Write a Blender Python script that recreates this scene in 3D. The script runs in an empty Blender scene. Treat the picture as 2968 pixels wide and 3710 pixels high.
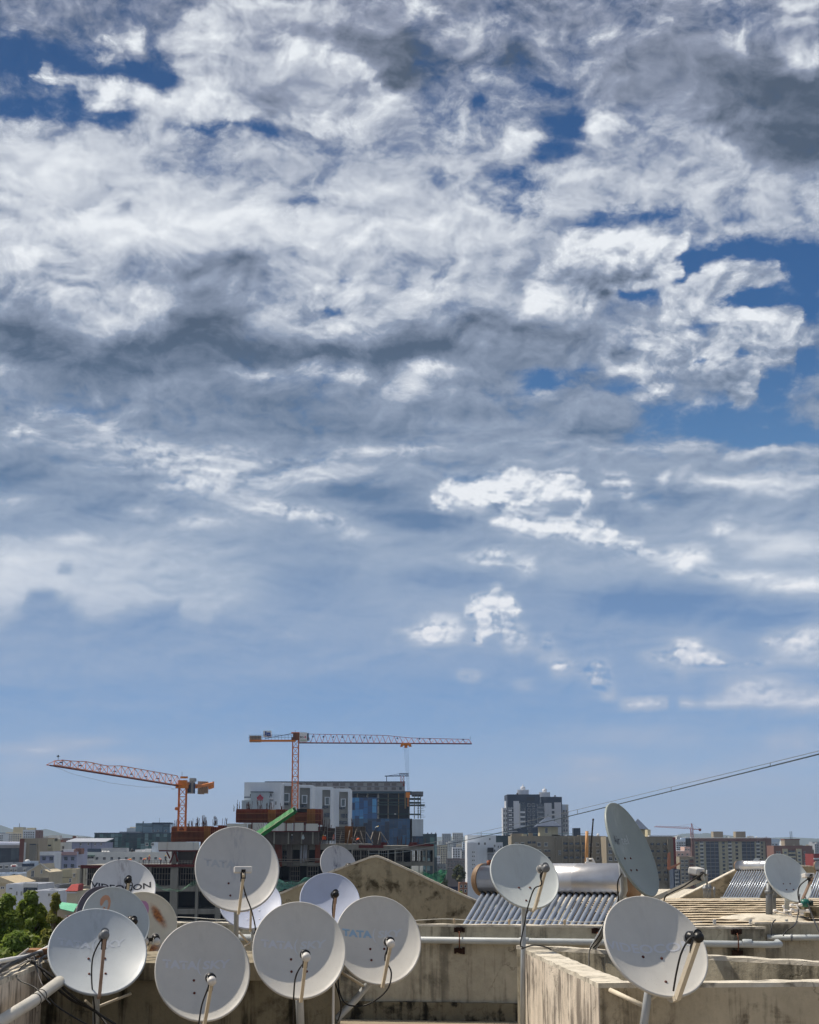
import bpy, bmesh, math, random
import numpy as np
from mathutils import Vector, Matrix
R = math.radians
SC = bpy.context.scene
COL = SC.collection
rnd = random.Random(7)

# ------------------------------------------------------------------ camera
F = 5824.0; CX = 1484.0; CY = 1855.0; PITCH = math.atan(1185/F)
cp, sp = math.cos(PITCH), math.sin(PITCH)
cam_d = bpy.data.cameras.new("camera"); cam = bpy.data.objects.new("camera", cam_d); COL.objects.link(cam)
cam_d.sensor_fit = 'VERTICAL'; cam_d.sensor_height = 24.0; cam_d.sensor_width = 24.0*2968/3710
cam_d.lens = 24.0*F/3710.0
cam_d.clip_start = 0.1; cam_d.clip_end = 60000
cam.rotation_euler = (math.pi/2 + PITCH, 0, 0)
SC.camera = cam
def ray(px, py):
    xc = (px-CX)/F; yc = (CY-py)/F
    return (xc, cp - yc*sp, sp + yc*cp)
def P(px, py, D):
    """point of the place seen at photo pixel px, py at distance D"""
    x, y, z = ray(px, py); s = D/y
    return Vector((x*s, D, z*s))
def G(px, py, z):
    x, y, zz = ray(px, py); s = z/zz
    return Vector((x*s, y*s, z))

# ------------------------------------------------------------------ node helper
class NT:
    def __init__(s, tree): s.t = tree; s.n = tree.nodes; s.l = tree.links
    def node(s, typ, **kw):
        n = s.n.new(typ)
        for k, v in kw.items(): setattr(n, k, v)
        return n
    def put(s, sock, v):
        if isinstance(v, bpy.types.NodeSocket): s.l.new(v, sock)
        elif v is not None:
            try: sock.default_value = v
            except Exception: sock.default_value = (v[0], v[1], v[2], 1.0)
    def m(s, op, a, b=None, c=None, clamp=False):
        n = s.node('ShaderNodeMath', operation=op, use_clamp=clamp)
        s.put(n.inputs[0], a); s.put(n.inputs[1], b)
        if c is not None: s.put(n.inputs[2], c)
        return n.outputs[0]
    def v(s, op, a, b=None, c=None):
        n = s.node('ShaderNodeVectorMath', operation=op)
        s.put(n.inputs[0], a); s.put(n.inputs[1], b)
        if c is not None: s.put(n.inputs[2], c)
        return n.outputs['Value'] if op in ('DOT_PRODUCT', 'LENGTH') else n.outputs[0]
    def mix(s, f, a, b, typ='MIX'):
        n = s.node('ShaderNodeMix', data_type='RGBA', blend_type=typ)
        s.put(n.inputs[0], f); s.put(n.inputs[6], a); s.put(n.inputs[7], b)
        return n.outputs[2]
    def mr(s, v, a, b, c=0.0, d=1.0, smooth=False):
        n = s.node('ShaderNodeMapRange', interpolation_type='SMOOTHSTEP' if smooth else 'LINEAR')
        for i, q in enumerate((v, a, b, c, d)): s.put(n.inputs[i], q)
        return n.outputs[0]
    def noise(s, vec, scale, detail=4, rough=0.55, dist=0.0, col=False):
        n = s.node('ShaderNodeTexNoise')
        s.put(n.inputs['Vector'], vec); s.put(n.inputs['Scale'], scale); s.put(n.inputs['Detail'], detail)
        s.put(n.inputs['Roughness'], rough); s.put(n.inputs['Distortion'], dist)
        return n.outputs['Color'] if col else n.outputs['Fac']
    def comb(s, x, y, z=0.0):
        n = s.node('ShaderNodeCombineXYZ'); s.put(n.inputs[0], x); s.put(n.inputs[1], y); s.put(n.inputs[2], z)
        return n.outputs[0]
    def sep(s, v):
        n = s.node('ShaderNodeSeparateXYZ'); s.put(n.inputs[0], v); return n.outputs
    def scale(s, v, sc):
        n = s.node('ShaderNodeMapping'); s.put(n.inputs['Vector'], v); n.inputs['Scale'].default_value = sc
        return n.outputs[0]
def lin(c): return tuple(((x/255)/12.92 if x/255 <= .04045 else ((x/255+.055)/1.055)**2.4) for x in c)
def lin4(c): return lin(c)+(1.0,)
# ------------------------------------------------------------------ sky: cloud layout by direction, detail from noise
SUN_DIR = Vector((-0.52, 0.20, 0.83)).normalized()
SUN_EL = math.asin(SUN_DIR.z); SUN_AZ = math.atan2(SUN_DIR.x, SUN_DIR.y)
AZ0, AZ1, EL0, EL1 = -17.0, 17.0, -1.0, 31.0
NC, NR = 150, 97
def build_sky():
    az = np.radians(np.linspace(AZ0, AZ1, NC))[None, :]; el = np.radians(np.linspace(EL0, EL1, NR))[:, None]
    dx = np.sin(az)*np.cos(el); dy = np.cos(az)*np.cos(el); dz = np.sin(el)+0*az
    fw = dy*cp + dz*sp; up = -dy*sp + dz*cp
    K = 1725/2968.0
    X = (CX + F*dx/fw)*K; Y = (CY - F*up/fw)*K
    def prof(pts): return np.interp(Y, [p[0] for p in pts], [p[1] for p in pts])
    C = prof([(0,.72),(250,.66),(330,.8),(480,.85),(900,.9),(1000,.92),(1150,1.0),(1800,1.0)])
    L = prof([(0,.5),(280,.62),(420,.72),(600,.6),(760,.42),(960,.44),(1100,.46),(1200,.48),(1330,.34),(1450,.15),(1600,.13),(1700,.24),(1800,.36)])
    D = prof([(0,.6),(250,.5),(330,.22),(600,.4),(900,.3),(1100,.2),(1200,.12),(1700,.08)])
    ch = {'C': C, 'L': L, 'D': D}
    def app(m, C=None, L=None, D=None):
        for k, v in (('C', C), ('L', L), ('D', D)):
            if v is not None: ch[k] += (v-ch[k])*m
    def b(x, y, rx, ry, L=None, C=None, D=None, ang=0.0, a=1.0, p=1.3):
        if L is not None and L > .6 and y > 1120 and rx < 100: rx *= 1.18; ry *= 1.3
        ca, sa = math.cos(R(ang)), math.sin(R(ang))
        u = ((X-x)*ca + (Y-y)*sa)/rx; w = (-(X-x)*sa + (Y-y)*ca)/ry
        app(a*np.exp(-(u*u+w*w)**p*0.8), C, L, D)
    def line(pts, w, **kw):
        m = np.zeros_like(X)
        for (x0, y0), (x1, y1) in zip(pts, pts[1:]):
            t = np.clip(((X-x0)*(x1-x0)+(Y-y0)*(y1-y0))/((x1-x0)**2+(y1-y0)**2), 0, 1)
            d = np.hypot(X-x0-t*(x1-x0), Y-y0-t*(y1-y0))
            m = np.maximum(m, np.exp(-(d/w)**2.4))
        app(m, **kw)
    def poly(pts, soft=11, **kw):
        ins = np.zeros(X.shape, bool); dm = np.full(X.shape, 1e9)
        for (x0, y0), (x1, y1) in zip(pts, pts[1:]+pts[:1]):
            c = ((y0 > Y) != (y1 > Y)) & (X < (x1-x0)*(Y-y0)/((y1-y0) or 1e-9)+x0); ins ^= c
            t = np.clip(((X-x0)*(x1-x0)+(Y-y0)*(y1-y0))/((x1-x0)**2+(y1-y0)**2), 0, 1)
            dm = np.minimum(dm, np.hypot(X-x0-t*(x1-x0), Y-y0-t*(y1-y0)))
        sd = np.where(ins, dm, -dm)
        app(np.clip(.5+sd/(2*soft), 0, 1), **kw)
    # --- top left: blue holes
    b(50,120,95,60,C=.1); b(126,150,90,48,C=.06); b(25,215,70,42,C=.15); b(110,222,90,34,C=.1); b(217,248,75,24,C=.0)
    b(283,150,60,30,C=.1); b(354,167,35,16,C=.1); b(430,272,90,10,C=.1); b(540,284,60,11,C=.1); b(440,359,30,11,C=.4); b(350,110,50,30,C=.4,L=.5)
    b(200,40,190,30,C=.6,L=.42,D=.5); b(60,40,90,40,C=.62,L=.45,D=.6)
    b(25,70,30,14,C=.75,L=.8); b(213,124,24,13,C=.85,L=.85); b(225,85,26,18,C=.7,L=.7,D=.9); b(20,185,45,28,C=.56,L=.6); b(60,205,40,15,C=.5,L=.5)
    line([(95,152),(160,172),(240,185),(300,200)], 20, C=.92, L=.9, D=.7)
    line([(180,210),(230,200)], 22, C=.8, L=.8, D=.8)
    line([(305,55),(290,90)], 22, C=.72, L=.7, D=.8)
    poly([(360,80),(440,20),(560,0),(700,0),(860,20),(880,200),(860,280),(600,270),(460,255),(320,262),(290,225),(380,180)], 22, C=1.0, L=.74, D=.5)
    b(440,210,80,45,L=.92); b(440,80,55,50,L=.82); b(520,60,60,20,L=.8); line([(420,45),(480,15),(560,12),(640,8)], 18, L=.92, C=1)
    b(590,52,80,24,L=.5); b(700,70,60,24,L=.55); b(540,140,80,35,L=.7,D=.3); b(600,190,90,38,L=.58,D=.3); b(600,235,60,22,L=.42); b(690,195,60,35,L=.6)
    b(810,95,80,52,L=.16,D=.2); b(840,165,60,36,L=.25); b(790,45,50,20,L=.6)
    line([(556,86),(610,90),(640,115),(700,120)], 14, L=.92, D=.7); b(700,128,38,26,L=.97,D=.7)
    line([(740,135),(770,165),(800,195),(870,225)], 11, L=.92)
    b(800,222,50,18,L=.8); b(680,258,50,20,L=.88,D=.7); b(760,285,60,20,L=.74)
    # --- top right
    b(883,28,28,30,L=.97,D=.7); b(880,100,40,45,L=.14); b(905,150,70,35,L=.22); b(960,15,50,14,L=.4); b(969,52,35,22,L=.75,D=.8)
    b(1070,118,42,34,L=.12,D=.3); b(1110,130,30,16,L=.25); b(1140,35,60,24,L=.42); b(1235,25,60,22,L=.42); b(1020,60,40,40,L=.62)
    b(1283,86,70,22,L=.76,D=.8); b(1330,125,50,18,L=.65); b(1230,110,40,30,L=.6)
    b(1485,150,180,75,L=.36,C=1,D=.2); b(1370,180,90,50,L=.48,C=1); b(1662,205,135,85,L=.1,C=1,D=.15); b(1690,310,100,45,L=.12,C=1,D=.2); b(1560,240,80,50,L=.25,C=1); b(1430,90,50,30,L=.45)
    b(1530,4,45,14,L=.95,D=.7); b(1550,92,42,26,L=.82,D=.8,C=1); b(1690,20,45,32,L=.86,D=.6,C=1); b(1690,122,45,26,L=.85,D=.8,C=1); b(1620,110,30,20,L=.3); b(1600,40,60,25,L=.6)
    line([(1440,275),(1500,280),(1535,340),(1600,380),(1725,395)], 22, L=.76, C=.95, D=.5)
    b(1156,185,45,18,C=.2,L=.4); b(1215,262,40,22,C=.12,L=.4); b(1156,310,40,28,C=.25,L=.4); b(1020,222,20,10,C=.3); b(924,379,35,11,C=.25); b(1065,359,35,10,C=.3); b(1106,394,55,12,C=.3); b(1060,440,70,12,C=.35)
    b(1308,445,70,10,C=.3); b(1384,460,60,14,C=.3); b(1250,470,60,12,C=.35)
    b(1096,300,48,24,L=.92,C=1,D=.5,ang=-35); b(1267,265,34,22,L=.9,C=1,D=.7); b(964,270,45,28,L=.86); b(1020,172,26,16,L=.82); b(1207,354,70,20,L=.84,C=.9); b(1420,410,110,26,L=.8,C=.92,D=.3); b(975,370,30,30,L=.85,C=.9); b(1600,430,120,25,L=.7,C=.85); b(1560,470,120,14,L=.6,C=.6)
    b(880,250,50,30,L=.6)
    # --- broad white band
    b(150,330,220,60,L=.82,C=.95,D=.15); b(60,330,70,50,L=.85,C=1); b(300,470,330,60,L=.96,C=1.05,D=.2); b(60,400,120,40,L=.9,C=1); b(30,455,40,14,L=.62); b(720,490,230,42,L=.9,C=1.05); b(950,480,120,45,L=.86,C=1.05); b(560,400,130,30,L=.72,C=.85); b(660,428,55,14,C=.45,L=.5); b(380,400,130,40,L=.8,C=.95); b(265,425,20,9,L=.55,D=.6)
    b(780,420,120,30,L=.82,C=.95); b(500,330,120,28,C=.7,L=.65); b(750,340,120,30,C=.75,L=.62)
    # --- mid, left
    b(50,545,70,22,L=.94,C=1.1,D=.5); b(120,565,50,16,L=.6); b(165,583,14,7,C=.3); b(152,610,110,30,L=.88,C=1.05,D=.5); b(217,690,80,38,L=.9,C=1.1,D=.4); b(303,635,90,30,L=.82,C=1.05); b(450,520,60,16,L=.8)
    b(510,560,68,34,L=.36,C=1.1,D=.3); b(394,585,70,26,L=.42,C=1.1); b(445,620,60,24,L=.5,C=1.1)
    b(560,655,60,18,L=.82,C=1.05,D=.6); b(707,612,90,26,L=.88,C=1,D=.6); b(733,690,80,32,L=.86,C=1.1,D=.5); b(620,700,60,26,L=.72,C=1.1); b(840,670,80,26,L=.85,C=1,D=.5); b(707,650,20,12,C=.35,L=.4); b(830,584,35,8,C=.3); b(735,595,25,10,C=.45); b(940,600,70,30,L=.85,C=1); b(640,560,60,20,L=.75)
    b(50,655,50,22,L=.36,C=1.1); b(66,712,95,38,L=.12,C=1.1,D=.15); b(20,690,40,30,L=.2,C=1.1)
    b(430,680,75,45,L=.18,C=1.1,D=.2); b(303,740,130,32,L=.14,C=1.1,D=.15); b(227,782,150,32,L=.16,C=1.1,D=.2); b(510,745,170,28,L=.18,C=1.1,D=.2); b(690,745,140,18,L=.2,C=1.1); b(838,730,75,34,L=.16,C=1.1); b(830,777,60,14,L=.28,C=1.1)
    b(25,797,48,24,L=.84,C=1.1,D=.5); b(120,800,80,18,L=.38); b(194,826,13,7,L=.95,D=.9); b(354,807,100,18,L=.52,C=1.1); b(556,790,90,9,L=.72,D=.4); b(642,776,34,9,L=.92,D=.7); b(707,790,70,8,L=.78,D=.6); b(834,815,60,16,L=.88,D=.6); b(850,790,40,10,L=.8); b(760,820,60,12,L=.5)
    b(126,866,60,9,L=.88,D=.7); b(227,890,60,9,L=.78,D=.7); b(212,926,110,10,L=.9,D=.8); b(283,943,90,7,L=.88,D=.8); b(40,912,36,14,L=.9,D=.8); b(430,948,90,7,L=.82,D=.7); b(682,848,90,6,L=.66); b(120,940,30,6,L=.85); b(354,972,170,15,L=.76,D=.7); b(455,1000,110,15,L=.84,D=.7); b(606,972,90,12,L=.66,D=.7); b(808,950,110,12,L=.74,D=.6); b(720,985,90,10,L=.7)
    b(40,992,95,34,L=.18,D=.2); b(278,998,55,12,L=.22); b(581,850,150,22,L=.26,D=.2); b(657,900,200,22,L=.25,D=.25); b(100,885,90,10,L=.4); b(330,905,120,7,L=.35)
    # --- mid, right
    b(1030,684,75,26,L=.22,C=1.1,D=.4); b(1156,720,66,18,L=.28,C=1.1,D=.4); b(893,734,120,18,L=.12,C=1.1,D=.2); b(1055,745,80,20,L=.45,C=1.1); b(903,774,62,13,L=.96,C=1.1,D=.6); b(868,820,50,10,L=.84); b(883,618,50,20,L=.9); b(1000,640,60,18,L=.78,C=1); b(1131,825,50,18,L=.72); b(1257,875,90,34,L=.44,C=1.05,D=.4); b(1232,912,80,18,L=.22,C=1.05); b(1030,860,170,14,L=.38); b(979,896,80,7,L=.72); b(1156,928,90,8,L=.6); b(960,940,130,9,L=.6); b(1010,820,70,14,L=.5)
    b(1485,528,110,20,C=0.0); b(1620,525,130,26,C=.05); b(1690,590,70,60,C=.0); b(1590,640,60,38,C=-.05); b(1680,660,50,30,C=.0); b(1340,625,75,15,C=-.05); b(1455,570,35,30,C=-.05)
    b(1636,812,48,52,C=-.05); b(1510,890,150,40,C=0.0); b(1640,915,130,34,C=.0); b(1156,800,52,18,C=-.1); b(1333,818,60,18,C=.15); b(1250,790,30,8,C=.2); b(1700,760,50,40,C=.1)
    b(1400,870,60,20,C=.35); b(1687,828,60,16,C=.5,L=.6); b(1485,856,60,12,C=.55,L=.65); b(1384,828,40,24,C=.75,L=.75,D=.9)
    poly([(1085,640),(1120,570),(1176,522),(1190,495),(1227,481),(1260,492),(1308,492),(1340,512),(1384,512),(1434,495),(1425,530),(1442,562),(1410,575),(1384,600),(1320,612),(1283,632),(1240,660),(1120,660)], 9, C=1.15, L=.86, D=.84)
    line([(1180,530),(1205,492),(1240,490),(1275,505),(1320,498),(1380,520),(1425,500)], 16, L=1.0); b(1230,580,66,32,L=.38,D=.6); b(1305,578,66,26,L=.5); b(1270,622,50,20,L=.46); b(1130,650,60,24,L=.85,C=1)
    c4 = [(1080,450),(1100,360),(1170,280),(1240,235),(1340,230),(1450,265),(1560,245),(1575,290),(1480,345),(1380,360),(1340,400),(1380,450),(1440,445),(1530,430),(1640,440),(1650,520),(1725,530),(1725,580),(1640,600),(1600,690),(1480,690),(1440,830),(1380,840),(1280,740),(1200,700),(1000,740),(850,690),(830,560),(960,500),(1060,470)]
    poly([(853+.5054*x, 436+.5054*y) for x, y in c4], 9, C=1.05, L=.72, D=.80)
    b(1485,585,60,28,L=.97); b(1580,680,40,24,L=.96); b(1345,712,50,22,L=.95); b(1500,635,35,20,L=.92); b(1590,735,54,28,L=.55); b(1330,752,60,20,L=.42); b(1545,830,30,34,L=.6); b(1420,755,60,20,L=.46); b(1470,610,50,26,L=.72); b(1640,690,30,16,L=.8)
    b(1460,690,46,8,C=.2); b(1486,756,20,9,C=.2); b(1560,752,26,7,C=.3); b(1390,788,50,9,C=.35)
    b(1500,945,210,9,C=.95,L=.78,D=.4); b(1700,950,60,10,C=.9,L=.6)
    # --- low band, left
    b(253,1060,160,34,L=.24,D=.2); b(126,1104,160,18,L=.27); b(20,1050,50,12,L=.6); b(430,1025,100,26,L=.84,D=.7); b(560,1015,120,12,L=.75,D=.6); b(700,1008,90,9,L=.7,D=.6); b(303,1072,42,11,L=.74,D=.4)
    b(606,1078,92,15,L=.95,D=.9,ang=5); b(682,1099,72,14,L=.88,D=.9,ang=18); b(733,1122,46,9,L=.74,ang=15); b(414,1098,56,9,L=.82,D=.7); b(520,1095,60,8,L=.75)
    b(770,1040,95,24,L=.08,D=.15); b(830,1080,60,22,L=.12); b(640,1045,40,8,L=.3); b(152,1136,42,6,L=.97,D=.5); b(20,1160,40,12,L=.66)
    b(202,1215,270,85,L=.66,D=.1); b(60,1225,110,60,L=.76); b(260,1265,240,50,L=.62,a=.8); b(380,1180,160,44,L=.6); b(430,1240,90,64,L=.54); b(141,1188,10,10,L=.44,D=.5); b(152,1202,9,7,L=.46,D=.5)
    b(660,1220,120,90,L=.24,D=.05); b(560,1150,160,22,L=.36)
    poly([(0,1320),(50,1290),(55,1250),(100,1238),(150,1290),(190,1300),(230,1300),(265,1280),(380,1275),(385,1310),(440,1320),(470,1285),(540,1278),(600,1310),(650,1350),(740,1330),(730,1400),(600,1440),(0,1440)], 8, L=.27, D=.15)
    b(101,1290,50,34,L=.25); b(323,1304,60,22,L=.22); b(520,1296,42,18,L=.42); b(611,1338,34,6,L=.56,D=.6); b(655,1350,22,5,L=.5); b(707,1360,40,26,L=.32); b(500,1370,160,24,L=.26); b(100,1380,160,30,L=.27)
    b(300,1450,260,30,L=.2); b(700,1500,200,50,L=.11)
    # --- low band, right
    c6 = lambda l: [(853+.5054*x, 959+.5054*y) for x, y in l]
    b(1500,1050,260,60,L=.42,D=.2); b(1650,1000,120,30,L=.6,D=.3); b(1283,1085,80,26,L=.26); b(1424,1045,60,34,L=.24,D=.3); b(940,1090,90,30,L=.3)
    poly(c6([(100,180),(200,100),(350,90),(430,55),(560,70),(700,90),(790,180),(700,195),(560,200),(430,230),(280,190),(120,230)]), 7, L=.93, D=1.1)
    line([(930,1058),(1010,1066),(1080,1062),(1150,1058)], 10, L=.6); line([(1040,1112),(1130,1128),(1230,1150),(1330,1166)], 9, L=.62); b(1298,1020,34,20,L=.84,D=.9); b(1322,1050,12,10,L=.9,D=.8); b(1360,1056,18,6,L=.8,D=.8); b(1232,1068,13,8,L=.92,D=.8); b(1212,1084,8,5,L=.85); b(1510,1015,120,14,L=.8,D=.5,ang=4); b(1610,1025,50,14,L=.75,D=.5); b(1395,1003,14,8,L=.85)
    poly(c6([(280,262),(340,262),(480,250),(560,255),(650,262),(720,290),(830,280),(920,330),(1060,385),(1085,425),(950,405),(800,385),(600,355),(400,315)]), 6, L=.92, D=1.0)
    b(1240,1165,120,22,L=.42,D=.3,ang=10); b(1100,1150,100,20,L=.46,D=.3); b(893,1101,62,17,L=.04,D=.2); b(990,1135,60,18,L=.34); b(870,1140,60,16,L=.36)
    b(1030,1176,42,15,L=.84,D=1.1,a=.85); b(1108,1192,19,13,L=.92,D=.9); b(1449,1172,44,16,L=.95,D=.9); b(1445,1192,18,8,L=.9,D=.9); b(1535,1116,26,18,L=.9,D=.9); b(1646,1140,80,20,L=.74,D=.15,ang=8); b(1640,1172,60,10,L=.62); b(1640,1095,90,16,L=.5)
    b(1576,1220,56,12,L=.92,D=.7); b(1682,1232,54,14,L=.95,D=.7); b(1495,1222,36,7,L=.74,D=.8); b(1600,1255,120,14,L=.4)
    b(1380,1270,200,40,L=.03,D=.05); b(1600,1300,140,28,L=.1,D=.05); b(1130,1280,60,60,L=.26,D=.05); b(950,1220,140,30,L=.2,D=.05)
    poly(c6([(665,700),(715,745),(760,715),(860,720),(960,760),(1020,745),(1110,760),(1200,770),(1300,760),(1400,745),(1480,790),(1480,900),(900,1000),(600,900)]), 5, L=.25, D=.1)
    poly(c6([(235,640),(300,590),(390,558),(450,600),(475,650),(430,655),(400,700),(360,745),(300,785),(278,770),(292,680)]), 6, L=.93, D=1.2)
    b(1060,1312,22,20,L=.62,D=1); b(1085,1343,26,16,L=.9,D=1); b(920,1340,40,9,L=.66); b(1066,1336,12,8,L=.8); b(1040,1310,26,20,L=.55,a=.6); b(919,1328,48,18,L=.9,D=1.2,a=.92); b(940,1312,24,12,L=.8)
    b(1151,1350,8,16,L=.6,D=1); b(1148,1372,24,8,L=.62,D=1); b(1181,1404,20,13,L=.86,D=1); b(1250,1415,26,16,L=.62,D=1.3); b(1265,1438,16,14,L=.66,D=1.3)
    line([(1280,1466),(1330,1482),(1400,1482)], 8, L=.8, D=.7); b(1449,1482,20,5,L=.8,D=.6); b(1500,1477,14,8,L=.8,D=.6); b(984,1421,20,6,L=.7,D=.8); b(1100,1448,24,8,L=.56,D=.8); b(1060,1450,16,5,L=.45)
    b(1449,1384,56,16,L=.88,D=1); b(1446,1365,22,12,L=.9,D=1); b(1395,1378,30,7,L=.66,D=1); b(1505,1398,30,8,L=.74,D=1); b(1586,1392,50,9,L=.55,D=.8); b(1434,1425,12,9,L=.55); b(1620,1350,20,8,L=.6,D=1)
    b(1690,1350,56,22,L=.8,D=.8); b(1690,1385,70,18,L=.6); b(1596,1450,66,20,L=.8,D=.7); b(1640,1470,90,14,L=.66,D=.6); b(1700,1475,50,18,L=.7,D=.5); b(1560,1480,60,8,L=.7)
    b(1670,1562,60,22,L=.5,D=.6); b(1640,1600,80,10,L=.36); b(1562,1570,30,7,L=.44,D=.7); b(1250,1608,70,16,L=.56,D=.5); b(1260,1650,80,12,L=.58,D=.5); b(60,1585,90,13,L=.58,D=.4); b(150,1560,80,10,L=.54,D=.5); b(235,1602,70,9,L=.48,D=.4); b(45,1625,60,8,L=.46); b(1340,1550,140,20,L=.36); b(1500,1640,160,16,L=.46,D=.3); b(760,1530,260,26,L=.06); b(1150,1500,160,18,L=.1); b(420,1545,160,14,L=.1)
    g = np.stack([np.clip(C*.7+.12, 0, 1), np.clip(L, 0, 1), np.clip(D*.75, 0, 1)], -1)

    w = bpy.data.worlds.new("World"); SC.world = w; w.use_nodes = True
    t = NT(w.node_tree); t.n.clear()
    try: w.cycles.sampling_method = 'MANUAL'; w.cycles.sample_map_resolution = 512
    except Exception: pass
    d = t.sep(t.node('ShaderNodeTexCoord').outputs['Generated'])
    azn = t.m('MULTIPLY', t.m('ARCTAN2', d[0], d[1]), 180/math.pi)
    eln = t.m('MULTIPLY', t.m('ARCSINE', d[2]), 180/math.pi)
    # fold far directions back into the described window so the sky goes on all round
    azf = t.m('ADD', t.m('PINGPONG', t.m('SUBTRACT', azn, AZ0), AZ1-AZ0), AZ0)
    elf = t.m('PINGPONG', t.m('MAXIMUM', eln, 0.0), 29.5)
    q = t.comb(azf, t.m('MULTIPLY', eln, 1.5), 0.0)
    wn = t.node('ShaderNodeTexNoise', noise_dimensions='2D'); t.put(wn.inputs['Vector'], q); wn.inputs['Scale'].default_value = .30; wn.inputs['Detail'].default_value = 7; wn.inputs['Roughness'].default_value = .62
    wcol = wn.outputs['Color']; wc = t.sep(wcol)
    amp = t.mr(eln, 5, 17, .24, 1.2)
    ax = t.m('ADD', azf, t.m('MULTIPLY', t.m('SUBTRACT', wc[0], .5), t.m('MULTIPLY', amp, 1.7)))
    ay = t.m('ADD', elf, t.m('MULTIPLY', t.m('SUBTRACT', wc[1], .5), t.m('MULTIPLY', amp, 1.05)))
    u = t.m('DIVIDE', t.m('SUBTRACT', ax, AZ0), AZ1-AZ0, clamp=True)
    tv = t.m('MULTIPLY', t.m('DIVIDE', t.m('SUBTRACT', ay, EL0), EL1-EL0, clamp=True), NR-1)
    ucn = t.node('ShaderNodeCombineColor'); [t.put(ucn.inputs[i_], u) for i_ in range(3)]; uc = ucn.outputs[0]
    # billow detail with relief (brighter where the cloud thickens downward)
    q3 = t.comb(azf, t.m('MULTIPLY', eln, 1.25), 0.0)
    q2 = t.comb(azf, t.m('ADD', t.m('MULTIPLY', eln, 1.5), t.m('MULTIPLY', t.m('MINIMUM', eln, 14.5), .8)), 0.0)
    def n2(vec, sc, det, ro, di=0.0):
        n = t.node('ShaderNodeTexNoise', noise_dimensions='2D')
        t.put(n.inputs['Vector'], vec); n.inputs['Scale'].default_value = sc; n.inputs['Detail'].default_value = det
        n.inputs['Roughness'].default_value = ro; n.inputs['Distortion'].default_value = di
        return n.outputs['Fac']
    def vo(vec, sc, det):
        n = t.node('ShaderNodeTexVoronoi', voronoi_dimensions='2D', feature='F1')
        t.put(n.inputs['Vector'], vec); n.inputs['Scale'].default_value = sc; n.inputs['Detail'].default_value = det
        n.inputs['Roughness'].default_value = .45; n.inputs['Lacunarity'].default_value = 2.3
        return n.outputs['Distance']
    qd = t.v('ADD', q2, t.v('MULTIPLY', t.v('SUBTRACT', wcol, (.5, .5, .5)), (1.1, .9, 0)))
    qb = t.v('ADD', q3, t.v('MULTIPLY', t.v('SUBTRACT', wcol, (.5, .5, .5)), (.5, .4, 0)))
    N0 = n2(qd, .42, 7, .56, .3)
    N1 = n2(t.v('ADD', qd, (-.18, .45, 0)), .42, 4, .5, .3)
    V0 = n2(qd, 1.7, 7, .62, .2)
    B0 = vo(qb, 1.6, 1.4); B1 = vo(t.v('ADD', qb, (-.06, .20, 0)), 1.6, 1.0); P0 = n2(qb, 2.4, 6, .62)
    relA = t.m('SUBTRACT', N0, N1)
    relB = t.m('SUBTRACT', B1, B0)
    nn = t.m('ADD', t.m('MULTIPLY', t.m('SUBTRACT', N0, .5), 1.0), t.m('MULTIPLY', t.m('SUBTRACT', V0, .5), .62))
    fl = t.m('MULTIPLY', nn, t.mr(eln, 4, 13, .4, 1.0))
    sky = t.node('ShaderNodeTexSky'); sky.sky_type = 'NISHITA'; sky.sun_disc = False
    sky.sun_elevation = SUN_EL; sky.sun_rotation = SUN_AZ; sky.altitude = 500; sky.air_density = 1.0; sky.dust_density = .6; sky.ozone_density = 1.0
    def ramp(fac, stops):
        n = t.node('ShaderNodeValToRGB'); e = n.color_ramp.elements
        while len(e) < len(stops): e.new(.5)
        for el_, (p_, c_) in zip(e, stops): el_.position = p_; el_.color = lin4(c_)
        t.put(n.inputs[0], fac); return n.outputs[0]
    h = t.m('MAXIMUM', t.m('DIVIDE', eln, 30.0), 0.0)
    clear = ramp(h, [(0,(150,172,203)),(.07,(136,164,200)),(.16,(117,152,196)),(.3,(112,148,188)),(.45,(84,128,176)),(.6,(52,98,152)),(.75,(44,88,142)),(1,(46,78,122))])
    clear = t.mix(.12, clear, t.v('MULTIPLY', sky.outputs[0], (.055, .06, .07)))
    dark = ramp(h, [(0,(164,188,218)),(.07,(150,178,212)),(.16,(122,158,202)),(.27,(107,140,183)),(.45,(92,116,146)),(.6,(80,96,118)),(.8,(80,94,114)),(1,(84,96,114))])
    midc = ramp(h, [(0,(172,186,208)),(.1,(166,182,208)),(.3,(164,180,202)),(.5,(146,160,182)),(1,(148,156,176))])
    lite = ramp(h, [(0,(212,212,222)),(.12,(226,226,234)),(.3,(238,241,246)),(1,(234,239,244))])
    def finish(acc):
        a3 = t.sep(acc)
        Cn, Ln, Dn = t.m('DIVIDE', t.m('SUBTRACT', a3[0], .12), .7), a3[1], t.m('DIVIDE', a3[2], .75)
        al = t.mr(t.m('ADD', Cn, fl), .20, .92, 0, 1, smooth=True)
        crisp = t.m('MULTIPLY', t.mr(Dn, t.mr(eln, 13, 17, .45, .72), t.mr(eln, 13, 17, .8, 1.0), 0, 1), 1.0)
        lob = t.m('ADD', t.m('MULTIPLY', t.m('SUBTRACT', .42, B0), .38), t.m('MULTIPLY', t.m('SUBTRACT', P0, .5), .52))
        sh = t.mr(t.m('ADD', Ln, lob), .36, .68, 0, 1, smooth=True)
        Lk = t.m('ADD', t.m('MULTIPLY', t.m('MULTIPLY', Ln, .55), t.m('SUBTRACT', 1.0, sh)), t.m('MULTIPLY', t.m('MULTIPLY_ADD', Ln, .92, .07), sh))
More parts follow.
